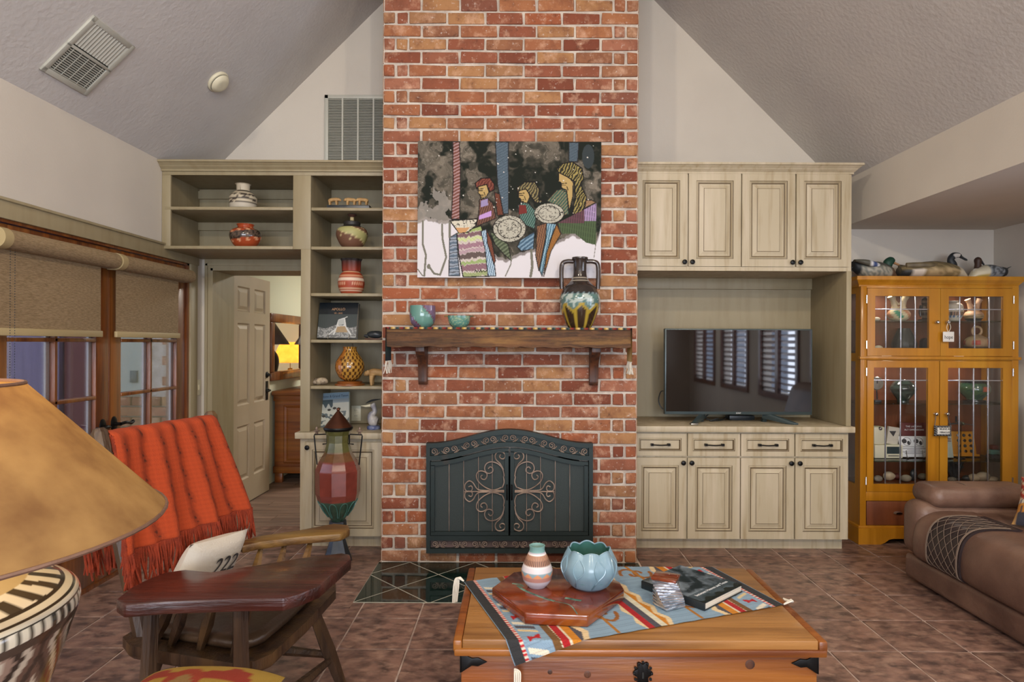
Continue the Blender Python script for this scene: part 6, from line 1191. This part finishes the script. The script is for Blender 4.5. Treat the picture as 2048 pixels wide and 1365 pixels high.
for c, dirs in ((A0, (-.03, -.02)), (A0 + e1 * Lr + e2 * Wr, (.03, 0)), (A0 + e2 * Wr, (0, 0))):
    mb = MB(); z0 = tz + .006; yy = max(min(c.y, tb_), tf - .02)
    if c.y < tf: z0 = tz - (tf - c.y) + .004
    xx = max(c.x, tx0_ - .006)
    for i in range(4): mb.tube(cr([(xx, yy, z0), (xx + dirs[0] + .004 * i, yy + .003 * i, z0 + (.012 if dirs[0] else -.01)), (xx + dirs[0] * 1.3 + .006 * i, yy - .01 + .004 * i, z0 - .02), (xx + dirs[0] * 1.4 + .005 * i, yy - .014 + .003 * i, z0 - .08)], 4) if xx < 0 or not dirs[0] else cr([(xx, yy, z0), (xx + .03, yy + .004 * i, z0 + .012), (xx + .034, yy + .01 + .012 * (i % 2), z0 + .004), (xx + .02, yy + .04 + .004 * i, z0 + .0)], 4), .0028, 6)
    mb.build('tassel', M['tassel'], kt, smooth=True)
# octagonal burl board
bc_ = Vector((.154, 2.285, 0)); zb0, zb1 = tz + .006, tz + .046
bo = thing('burl_board', 'glossy red burl wood octagonal serving board with turquoise inlay', 'board', (bc_.x, bc_.y, zb0))
octp = [(983, 1187), (1012, 1145), (1070, 1127), (1165, 1126), (1215, 1143), (1257, 1163), (1257, 1172), (1168, 1228), (1050, 1218)]
og = [(-.245, .03), (-.165, .19), (-.02, .235), (.15, .215), (.24, .09), (.243, .02), (.085, -.205), (-.125, -.185)]
MB().prism([(bc_.x + a, bc_.y + b) for a, b in og], 'z', zb0, zb1).build('slab', M['burl'], bo, bevel=.005)
for pts, r_ in (([(-.15, .05), (-.12, .0), (-.06, -.06), (-.02, -.09)], .007), ([(.02, -.06), (.05, -.075), (.075, -.085)], .008), ([(-.17, .07), (-.14, .06), (-.13, .04)], .006), ([(-.02, -.09), (.03, -.12), (.045, -.17), (.05, -.196)], .003)):
    mb = MB(); mb.tube(cr([(bc_.x + a, bc_.y + b, zb1 - .0002) for a, b in pts], 5), r_, 8, flat=.12); mb.build('inlay', mat('turquoise_inlay', '#2f4a3e', .3, var='#7fa392', scale=40), bo, smooth=True)
ZB = zb1
def clayp(a, h):
    if h > .86: return H3('#6d9490')
    if .8 < h <= .83 or .55 < h < .58: return H3('#d8d0cc')
    if .58 <= h <= .8: return H3('#b5876a') if math.sin(a * 40 + h * 6) > -.1 else H3('#5a3f36')
    if .42 < h <= .55: return H3('#c9c2c6')
    if .3 < h <= .42: return H3('#c98a62') if (h - .3) < .1 * abs(math.sin(a * 5)) else H3('#7f98a0')
    if .2 < h <= .3: return H3('#a4746a') if math.sin(h * 260) > 0 else H3('#b9a09c')
    return H3('#b0aab2')
pot_('clay_jar', 'small etched clay jar with turquoise neck and peach bands', 1076, ZB, 2.33, [(17, 0), (27, 12), (31, 28), (30, 38), (22, 58), (16, 70), (15, 76), (16, 82)], clayp, n=120, cat='jar', k=8)
# leaf bowl
lbw = thing('leaf_bowl', 'pale blue ceramic bowl with moulded leaf relief and scalloped rim', 'bowl', (X(1178, 2.33, 1150), 2.33, ZB)); c = (X(1178, 2.33, 1150), 2.33, ZB); s = 2.33 / F
pr = crp([(28 * s, 0), (40 * s, 8 * s), (53 * s, 30 * s), (55 * s, 46 * s), (49 * s, 62 * s), (42 * s, 73 * s)], 10); zt_ = 73 * s
def scal(a, z): return 1 + .02 * math.cos(8 * a) * min(1, z / (40 * s))
mb = MB(); n = 96; rr = []
for i, (r_, z) in enumerate(pr):
    rr.append([(c[0] + r_ * scal(a, z) * math.cos(a), c[1] + r_ * scal(a, z) * math.sin(a), c[2] + z + (.010 * abs(math.cos(4 * a)) * (z / zt_) ** 6)) for a in np.linspace(0, 2 * math.pi, n + 1)[:-1]])
mb.rings(rr, cap=False); mb.add([], []); mb.prism([(c[0] + 28 * s * math.cos(a), c[1] + 28 * s * math.sin(a)) for a in np.linspace(0, 2 * math.pi, 33)[:-1]], 'z', c[2], c[2] + .002); mb.build('body', M['blue'], lbw, smooth=True, ang=60)
mb = MB(); mb.rings([[(c[0] + r_ * .955 * scal(a, z) * math.cos(a), c[1] + r_ * .955 * scal(a, z) * math.sin(a), c[2] + z + (.010 * abs(math.cos(4 * a)) * (z / zt_) ** 6)) for a in np.linspace(0, 2 * math.pi, n + 1)[:-1]] for r_, z in pr[12:]], cap=False); mb.prism([(c[0] + 48 * s * math.cos(a), c[1] + 48 * s * math.sin(a)) for a in np.linspace(0, 2 * math.pi, 33)[:-1]], 'z', c[2] + 20 * s, c[2] + 21 * s); mb.build('inside', M['teal'], lbw, smooth=True, ang=60)
mb = MB(); a_ = np.linspace(0, 2 * math.pi, n + 1); r_ = pr[-1][0]; mb.tube([(c[0] + r_ * .978 * scal(a, zt_) * math.cos(a), c[1] + r_ * .978 * scal(a, zt_) * math.sin(a), c[2] + zt_ + .010 * abs(math.cos(4 * a))) for a in a_], .0028, 8); mb.build('rim', M['blue'], lbw, smooth=True)
rad = lambda z: np.interp(z, [q[1] for q in pr], [q[0] for q in pr])
for i in range(8):
    a0 = 2 * math.pi * i / 8
    for sgn in (-1, 1):
        P = []
        for t in np.linspace(0, 1, 14): z = 8 * s + t * 60 * s; a = a0 + .30 * math.sin(t * 2.2) + sgn * .21 * math.sin(math.pi * min(1, max(0, t - .35) / .65)) ; P.append((c[0] + (rad(z) + .0005) * scal(a, z) * math.cos(a), c[1] + (rad(z) + .0005) * scal(a, z) * math.sin(a), c[2] + z))
        MB().tube(P, [.001] + [.0028] * 12 + [.001], 6).build('leaf_ridge', M['blue'], lbw, smooth=True)
# photo book
bk2 = thing('texas_book', 'large dark photo book of storm clouds lying on the kilim', 'book', (.6, 2.42, tz)); zk = tz + .006; cor = [onz(1283, 1168, zk), onz(1410, 1217, zk), onz(1492, 1183, zk)]
pA = Vector((*onz(1283, 1162, zk + .028), 0)); pB = Vector((*onz(1410, 1207, zk + .028), 0)); pC = Vector((*onz(1491, 1172, zk + .028), 0)); ex = (pB - pA); ey = (pC - pB); ey = ey - ex.normalized() * ey.dot(ex.normalized()); pD = pA + ey; pC = pB + ey
nx_, ny_ = ex.normalized(), ey.normalized(); Lx, Ly = ex.length, ey.length
TB = Matrix(((nx_.x, ny_.x, 0, pA.x), (nx_.y, ny_.y, 0, pA.y), (0, 0, 1, 0), (0, 0, 0, 1)))
def bbox(nm, x0, x1, y0, y1, z0, z1, m): mb = MB(); mb.box(x0, x1, y0, y1, z0, z1); mb.v = [tuple(TB @ Vector(p)) for p in mb.v]; return mb.build(nm, m, bk2, bevel=.001)
bbox('pages', .004, Lx - .003, .003, Ly - .003, zk + .003, zk + .025, M['paper']); bbox('back_cover', 0, Lx, 0, Ly, zk, zk + .003, M['black']); bbox('spine', 0, Lx, -.002, .004, zk, zk + .028, M['black']); bbox('cover', 0, Lx, 0, Ly, zk + .025, zk + .028, M['black'])
ax, ay, im = rgbimg(120, 90, 0, 1, 0, 1); xs, ys = ax, ay; n1 = fbm(ax * 5 + fbm(ax * 4, ay * 4, 3, 3) * 2, ay * 4, 4, 8); t = np.clip((n1 - .35) / .35, 0, 1)[..., None]; im[:] = H3('#18262b') * (1 - t) + H3('#7d8a95') * t; lowc = ax > .74; put(lowc, '#33434a', .75); put(ax > .93 + .03 * np.sin(ay * 25), '#17201c')
mb = MB(); mb.grid([[tuple(TB @ Vector((Lx * (.004 + .992 * i / 119), Ly * (.004 + .992 * j / 89), zk + .0288))) for i in range(120)] for j in range(90)], im); mb.build('cover_picture', M['gloss'], bk2)
text('between Heaven and Texas', .019, 'title', M['silver'], bk2, TB @ Matrix.Translation((Lx * .80, Ly * .52, zk + .0292)) @ Matrix.Rotation(R(90), 4, 'Z'), .0002)
# twisted stack of clear acrylic slabs
tw = thing('acrylic_stack', 'twisted stack of clear acrylic blocks with a wood toned top', 'sculpture', (*onz(1338, 1222, tz + .006), tz)); cx_, cy_ = onz(1338, 1212, tz + .006); M['acryl'] = mat('acrylic', '#c9ced6', .08, metal=.75, var='#7c7f88', scale=18, stretch=(1, 1, 6), lo=.4, hi=.6)
for i in range(11):
    a = R(28 - i * 5.5); w1 = .088; mb = MB(); mb.obox((cx_ - i * .0012, cy_, tz + .006 + .0055 + i * .0098), (w1, .075, .0094), Matrix.Rotation(a, 3, 'Z')); mb.build('slab', M['acryl'] if i < 10 else M['burl'], tw, bevel=.001)  # top slab takes wood colour, standing for wood reflected in it
# ================================================================ hand carved tablet-arm chair
ch = thing('tablet_arm_chair', 'dark hand carved oak chair with a broad writing tablet arm', 'chair', (-1.05, 2.33, 0)); zt0 = .66
tp = [(232, 1199), (262, 1175), (296, 1158), (330, 1145), (372, 1139), (424, 1144), (510, 1131), (600, 1116), (685, 1106), (700, 1109), (702, 1118), (639, 1172), (600, 1188), (568, 1197), (476, 1198), (330, 1203), (248, 1210)]
tpw = [onz(a, b, zt0) for a, b in tp]
MB().prism(tpw, 'z', zt0 - .042, zt0).build('tablet_arm', M['tablet'], ch, bevel=.007)
sq = [(-.835, 2.0), (-.80, 2.05), (-.765, 2.30), (-.745, 2.58), (-.77, 2.66), (-1.25, 2.72), (-1.31, 2.66), (-1.36, 2.16), (-1.30, 2.10), (-.90, 1.985)]
mb = MB(); ctr = Vector((-1.04, 2.35, 0)); zs0 = .42; lev = []
for k in (1., .93, .8, .6, .4, .2, .02): lev.append([(ctr.x + (a - ctr.x) * k, ctr.y + (b - ctr.y) * k, zs0 - .016 * (1 - k) ** .7 * (1 if k < 1 else 0)) for a, b in sq])
lev = [[(ctr.x + (a - ctr.x) * .96, ctr.y + (b - ctr.y) * .96, zs0 - .05) for a, b in sq], [(a, b, zs0 - .035) for a, b in sq]] + lev
mb.rings(lev); mb.build('seat', M['chair'], ch, smooth=True, ang=40)
def post(nm, p, q, r0, rm, r1, m='chair', n=6): P = [Vector(p).lerp(Vector(q), t) for t in (0, .25, .5, .75, 1)]; return MB().tube(P, [r0, (r0 + rm) / 2, rm, (rm + r1) / 2, r1], n).build(nm, M[m], ch)
bt0, bt1 = Vector((-1.50, 2.24, 1.13)), Vector((-1.375, 2.80, 1.13)); bb0, bb1 = Vector((-1.31, 2.19, .40)), Vector((-1.24, 2.64, .40))
for a, b in ((bb0, bt0), (bb1, bt1)):
    mb = MB(); d_ = (b - a).normalized(); mb.tube([a, a.lerp(b, .4), a.lerp(b, .8), b - d_ * .02, b], [.026, .03, .032, .03, .018], 8); mb.build('back_post', M['chair'], ch, smooth=True, ang=30)
for t in (.42, .66, .88):
    a, b = bb0.lerp(bt0, t), bb1.lerp(bt1, t); mid = (a + b) / 2 + Vector((-.03, .008, 0)); mb = MB(); P = cr([a, mid, b], 6); mb.tube(P, .035, 8, flat=.3); mb.build('back_rail', M['chair'], ch, smooth=True)
farm = [onz(a, b, .6) for a, b in ((476, 1083), (520, 1072), (600, 1060), (668, 1047), (697, 1050), (700, 1058), (682, 1068), (600, 1074), (520, 1084), (484, 1092))]; farm = [(a, b) for a, b in farm]
mb = MB(); mb.prism(farm, 'z', .565, .60); mb.build('arm_rest', M['armwood'], ch, bevel=.008); MB().tube([Vector((farm[0][0] + .01, farm[0][1], .583)), bb1.lerp(bt1, .28)], .022, 8).build('arm_link', M['armwood'], ch)
for px in (523, 570, 622):
    x, y = onz(px, 1078 - (px - 523) * .13, .6); post('spindle', (x, y, .57), (x - .01, min(y - .09, 2.64), .40), .009, .021, .011, 'armwood')
nt_pts = [((352, 1214), (-1.24, 2.13)), ((378, 1214), (-1.17, 2.115)), ((432, 1212), (-1.06, 2.09)), ((505, 1208), (-.93, 2.05))]
for (px, py), (x, y) in nt_pts: tx_, ty_ = onz(px, py - 22, .62); post('spindle', (tx_, max(ty_, 1.96), .625), (x, y, .405), .010, .022, .012)
for (px, py), (x, y) in (((305, 1212), (-1.20, 1.90)), ((480, 1212), (-.88, 1.90))): tx_, ty_ = onz(px, py - 12, .62); post('tablet_leg', (tx_, ty_, .625), (x + .02, ty_ - .02, 0), .024, .028, .020)
for (a, b) in (((-.82, 2.50, .39), (-.70, 2.56, 0)), ((-.90, 2.12, .39), (-.83, 2.10, 0)), ((-1.22, 2.58, .39), (-1.34, 2.68, 0)), ((-1.24, 2.2, .39), (-1.36, 2.12, 0))): post('leg', a, b, .024, .030, .020)
for a, b in (((-.86, 2.11, .17), (-.745, 2.54, .16)), ((-1.30, 2.16, .17), (-.86, 2.11, .17)), ((-1.29, 2.64, .17), (-.745, 2.54, .17))): post('stretcher', a, b, .012, .022, .012)
pdm = MB(); sp = [(ctr.x + (a - ctr.x) * .84 - .01, ctr.y + .03 + (b - ctr.y - .03) * .80) for a, b in sq]; lv = []
for k, z in ((.95, .418), (1., .435), (.98, .452), (.85, .463), (.5, .470), (.03, .472)): lv.append([(ctr.x + (a - ctr.x) * k, ctr.y + (b - ctr.y) * k, z) for a, b in sp])
pdm.rings(lv); pd_ = tag(pdm.build('seat_cushion', M['pad'], smooth=True, ang=60), 'brown leather cushion on the seat of the carved chair', 'cushion')
# white lettered pillow
pw_ = thing('canvas_pillow', 'white canvas pillow lettered 222 leaning on the carved chair', 'pillow', (-1.14, 2.42, .46)); MP = Matrix.Rotation(R(78), 3, 'Z') @ Matrix.Rotation(R(24), 3, 'X') @ Matrix.Rotation(R(8), 3, 'Y'); pcn = Vector((-1.195, 2.41, .578))
pillow(MB(), pcn, .36, .25, .11, MP, 18).build('cover', M['cloth'], pw_, smooth=True, ang=80)
TPl = Matrix.Translation(pcn) @ MP.to_4x4()
text('222', .10, 'lettering', M['ink'], pw_, TPl @ FACE(.02, -.058, .03)); text('B', .05, 'lettering', M['ink'], pw_, TPl @ FACE(-.11, -.046, -.075))
# throw over the chair back
th = thing('knit_throw', 'burnt orange knitted throw with long fringe draped over the carved chair', 'throw', (-1.42, 2.5, .55)); U = 110; V = 150
cTL, cTR = bt0 + Vector((.012, .01, -.055)), bt1 + Vector((.012, -.03, -.055)); nrm = Vector((.985, -.17, 0)); dn = (bb0 - bt0).normalized()
def tpt(u, v):                                         # u along the back, v: <0 behind, 0 top, 1 front bottom
    top_ = cTL.lerp(cTR, u); L_ = .40 if v > 0 else .36
    w_ = .007 * math.sin(u * 19 + 2 * v) + .006 * math.sin(u * 41)
    if abs(v) < .06: a = v / .06 * math.pi / 2; return top_ + nrm * (.045 * math.sin(a) + w_) + Vector((0, 0, .045 * math.cos(a) + .0))
    if v > 0: return top_ + dn * ((v - .06) * L_) + nrm * (.047 + w_ * (1 + v) + .03 * v) + Vector((0, 0, 0)) + (cTR - cTL) * (((u - .5) * .14 - .10 * (1 - u)) * v)
    return top_ + Vector((-.03, .0, -1)).normalized() * ((-v - .06) * L_) - nrm * (.05 - w_) + (cTR - cTL) * ((u - .5) * .06)
P = []; cs_ = []
for j in range(V):
    v = -1 + 2 * j / (V - 1); row = []; rc = []
    for i in range(U):
        u = i / (U - 1); row.append(tuple(tpt(u, v))); k = 1.0
        cc2 = u * 6.5; ro = v * 4.4 + 40 + .5 * (int(cc2) % 2); lu, lv_ = cc2 % 1, ro % 1; ax_ = lu - .5 - .55 * (lv_ - .5)
        if abs(ax_) < .07 and .32 < lv_ < .75 and (lv_ * 13) % 1 < .5: k = .28  # shade inside the openwork holes painted as darker yarn colour
        elif abs(ax_) < .24 * math.sin(math.pi * lv_): k = .82
        base_ = H3('#9f3a12') * (.95 + .06 * math.sin(j * 1.9) + .05 * math.sin(i * 2.4)); rc.append(base_ * k)
    P.append(row); cs_.append(rc)
mb = MB(); mb.grid(P, cs_); o = mb.build('knit', M['textile'], th, smooth=True, ang=180); sm_ = o.modifiers.new('thick', 'SOLIDIFY'); sm_.thickness = .006
def fringe(nm, pts, L_, n, spread=.02):
    mb = MB()
    for i in range(n):
        t = i / (n - 1) * (len(pts) - 1); k = min(int(t), len(pts) - 2); p = Vector(pts[k]).lerp(Vector(pts[k + 1]), t - k); j = lambda s_: random.uniform(-s_, s_); l_ = L_ * random.uniform(.85, 1.1)
        mb.tube(cr([p, p + Vector((j(.006) + .006, j(.006), -l_ * .4)), p + Vector((j(spread) + .008, j(spread), -l_))], 4), [.0042] * 5 + [.004] * 3 + [.003], 5)
    o = mb.build(nm, M['yarn'], th, smooth=True); o['kind'] = 'stuff'
fringe('front_fringe', [P[-1][i] for i in range(0, U, 4)], .13, 130); fringe('back_fringe', [P[0][i] for i in range(0, U, 4)], .15, 110); fringe('side_fringe', [P[j][0] for j in range(V // 2 - 4, V, 3)], .12, 90, .012)
# ================================================================ recliner sofa
so = thing('recliner_sofa', 'brown leather recliner sofa with stitched diamond quilted footrest', 'sofa', (2.9, 3.1, 0)); SX = 2.37
def puff(mb, x0, x1, y0, y1, z0, z1, r=.06, n=4):       # rounded cushion block
    bm = bmesh.new(); bmesh.ops.create_cube(bm, size=1); 
    for v in bm.verts: v.co = Vector(((x0 + x1) / 2 + v.co.x * (x1 - x0), (y0 + y1) / 2 + v.co.y * (y1 - y0), (z0 + z1) / 2 + v.co.z * (z1 - z0)))
    bmesh.ops.bevel(bm, geom=bm.edges[:], offset=r, segments=n, affect='EDGES', profile=.5); bm.verts.index_update(); mb.add([v.co[:] for v in bm.verts], [[v.index for v in f.verts] for f in bm.faces]); bm.free(); return mb
SYF, SYN = 3.86, 1.55
puff(MB(), SX + .02, 3.42, SYN, SYF, .02, .17, .03).build('base', M['leather'], so, smooth=True, ang=60)
# footrest panels: profile swept along y, quilted middle
def fprof(k=1.): return [(SX + .045, .165), (SX + .0, .19), (SX - .012 * k, .25), (SX - .006, .33), (SX + .02, .40), (SX + .075, .445), (SX + .16, .46), (SX + .30, .455), (SX + .34, .43), (SX + .34, .2)]
def sweep(nm, ya, yb, m, bul=.012, pr=None, n=12):
    mb = MB(); rr = []; pr_ = pr or fprof()
    for i in range(n + 1):
        t = i / n; e = 1 - (2 * t - 1) ** 4 if bul else 1; sc = .965 + .035 * e
        rr.append([(SX + .34 + (a - SX - .34) * (sc if a < SX + .3 else 1), ya + (yb - ya) * t, .165 + (b - .165) * sc) for a, b in [(q.x, q.y) for q in cr([(a, b, 0) for a, b in pr_], 4)]])
    mb.rings(rr); return mb.build(nm, m, so, smooth=True, ang=70)
sweep('footrest_panel', 3.60, 3.74, M['leather'], 1); sweep('footrest_panel', 2.75, 3.34, M['leather'], 1); sweep('quilted_panel', 3.335, 3.605, M['leatherdk'], 0); sweep('footrest_panel', 1.75, 2.74, M['leather'], 1)
prs = [(q.x, q.y) for q in cr([(a, b, 0) for a, b in fprof()], 6)]
def onp(t): f = t * (len(prs) - 1) * .72 + 2; k = min(int(f), len(prs) - 2); g = f - k; return (prs[k][0] + (prs[k + 1][0] - prs[k][0]) * g, prs[k][1] + (prs[k + 1][1] - prs[k][1]) * g)
for i in range(-6, 7):
    for s_ in (1, -1):
        P = []
        for t in np.linspace(0, 1, 40):
            y = 3.47 + i * .055 + s_ * (t - .5) * .36
            if 3.34 < y < 3.60: a, b = onp(t); P.append((a - .003, y, b + .002))
        if len(P) > 3: MB().tube(P, .0013, 5).build('quilt_stitch', M['stitch'], so)
for y in (3.345, 3.352, 3.592, 3.599): MB().tube([(onp(t)[0] - .004, y, onp(t)[1] + .002) for t in np.linspace(0, 1, 30)], .0022, 5).build('seam_stitch', M['stitch'], so)
puff(MB(), SX + .30, 3.25, 1.78, 3.72, .2, .455, .05).build('seat_cushion', M['leather'], so, smooth=True, ang=60)
puff(MB(), SX + .015, 3.40, 3.70, SYF + .04, .17, .50, .07, 5).build('arm', M['leather'], so, smooth=True, ang=60); puff(MB(), SX + .09, 3.10, 3.68, SYF + .07, .47, .60, .06, 5).build('arm_pillow', M['leather'], so, smooth=True, ang=60)
MB().tube(cr([(SX + .32, 3.69, .545), (SX + .325, 3.72, .59), (SX + .33, 3.80, .604), (SX + .335, 3.90, .59)], 5), .0025, 6).build('arm_stitch', M['stitch'], so)
puff(MB(), SX + .015, 3.40, SYN, 1.78, .17, .55, .07, 5).build('arm', M['leather'], so, smooth=True, ang=60)
for ya, yb in ((2.74, 3.70), (1.78, 2.73)):
    mb = puff(MB(), -.13, .13, ya, yb, 0, .62, .10, 6); mb.v = [(3.12 + p[0] + .28 * p[2], p[1], .42 + p[2] * .96) for p in mb.v]; mb.build('back_cushion', M['leather'], so, smooth=True, ang=60)
puff(MB(), 3.25, 3.46, SYN, SYF, .1, .85, .05).build('back_frame', M['leather'], so, smooth=True, ang=60)
kp = thing('kilim_pillow', 'zigzag kilim pillow in red cream and ochre lying on the sofa', 'pillow', (2.98, 3.36, .46))
def kcol(u, v, s_):
    if v < -.55: return H3('#33323a') if (math.sin(u * 14) > -.3) else H3('#b58a52')
    if v < -.2: return H3('#b3762a') if math.sin(u * 40) > -.5 or v > -.3 else H3('#33323a')
    if v < -.05: return H3('#5a5468') if int(u * 22 + 99) % 2 else H3('#cfc4a8')
    z_ = v - .25 * abs(((u * 3) % 1) - .5) * 2; return H3('#a3301f') if int(z_ * 9 + 90) % 3 == 0 else (H3('#cfc0a0') if int(z_ * 9 + 90) % 3 == 1 else H3('#8a2a1c'))
pillow(MB(), (2.90, 3.30, .585), .42, .30, .13, Matrix.Rotation(R(-52), 3, 'Z') @ Matrix.Rotation(R(-38), 3, 'X'), 40, kcol).build('cover', M['textile'], kp, smooth=True, ang=80)
# ================================================================ lamp in the foreground, its table, kilim footstool
LX, LY = -.865, .865
et = thing('end_table', 'small dark wooden end table under the painted lamp', 'table', (LX, LY, 0)); MB().lathe((LX, LY, .705), [(.30, 0), (.30, .025), (.28, .03), (.001, .03)], 40).build('top', M['chair'], et, smooth=True, ang=30)
for a in (45, 135, 225, 315): x, y = LX + .2 * math.cos(R(a)), LY + .2 * math.sin(R(a)); MB().tube([(x, y, .71), (x, y, 0)], [.026, .018], 8).build('leg', M['chair'], et)
fl_ = thing('painted_lamp', 'large table lamp with amber mica shade and black on white patterned jar', 'lamp', (LX, LY, .735)); LZ = .735
VP = crp([(.10, 0), (.115, .03), (.165, .15), (.205, .27), (.215, .318), (.19, .338), (.13, .358), (.07, .375), (.05, .40)], 28)
def lampc(a, z, t):
    a = a % (2 * math.pi)
    if z > .352: return H3('#b5a27a')
    if z > .338: return H3('#d6d0bc') if math.sin(a * 26 + 40 * z) > -.1 else H3('#3a362e')
    if z > .322: return H3('#2e2b26') if int(z * 420) % 3 == 0 else H3('#cfc9b4')
    if z > .305: return H3('#d2ccb8') if math.sin(a * 70) > -.2 else H3('#38342c')
    if z > .292: return H3('#3f342c')
    u = a * 7 / math.pi; d_ = abs((u % 2) - 1) + abs(((z - .15) / .13) % 2 - 1)
    k = int(d_ * 7)
    return H3('#2c2622') if k in (1, 4, 7) else (H3('#b5aa98') if k in (2, 5, 9) else (H3('#5a463c') if k in (0, 6, 8) else H3('#8a7466')))
MB().lathe((LX, LY, LZ), VP, 220, lampc).build('jar', M['glaze'], fl_, smooth=True)
MB().tube([(LX, LY, LZ + .39), (LX, LY, 1.40)], .007, 8).build('stem', M['brass'], fl_)
mb = MB(); mb.lathe((LX, LY, 0), [(.332, 1.175), (.325, 1.182), (.145, 1.378)], 80, cap=False); o = mb.build('lamp_shade', M['shade'], fl_, smooth=True)
for r_, z in ((.332, 1.175), (.145, 1.378)): MB().tube([(LX + r_ * math.cos(a), LY + r_ * math.sin(a), z) for a in np.linspace(0, 2 * math.pi, 61)], .003, 6).build('shade_rim', M['leather'], fl_, smooth=True)
l = bpy.data.lights.new('bulb', 'POINT'); l.energy = 6; l.color = (1, .70, .32); l.shadow_soft_size = .05; o = bpy.data.objects.new('bulb', l); C.objects.link(o); o.parent = fl_; o.location = (0, 0, 1.325 - LZ)
fx_, fy_ = -.80, 1.50
fst = thing('footstool', 'low round stool with yellow and red kilim cushion top', 'stool', (fx_, fy_, 0))
def fcol(u, v, s_):
    n_ = float(fbm(np.array([u * 3 + 5]), np.array([v * 3 + 5]), 2, 3)[0]); r_ = math.hypot((u + .1) * 2.2, v * 1.2)
    if r_ < .35: return H3('#7d6036')
    if r_ < .62: return H3('#822c14')
    return H3('#7d2613') if n_ > .62 else H3('#8f7228')
mb = MB(); pillow(mb, (0, 0, 0), .36, .36, .15, None, 40, fcol); onplane(mb, Matrix.Rotation(R(-90), 3, 'X'), (fx_, fy_, .54)); mb.build('cushion', M['textile'], fst, smooth=True, ang=80)
MB().lathe((fx_, fy_, .385), [(.17, 0), (.175, .07), (.17, .10), (.001, .10)], 32).build('seat_ring', M['chair'], fst, smooth=True, ang=30)
for a in (30, 120, 210, 300): MB().tube([(fx_ + .12 * math.cos(R(a)), fy_ + .12 * math.sin(R(a)), .395), (fx_ + .16 * math.cos(R(a)), fy_ + .16 * math.sin(R(a)), 0)], [.02, .015], 8).build('leg', M['chair'], fst)
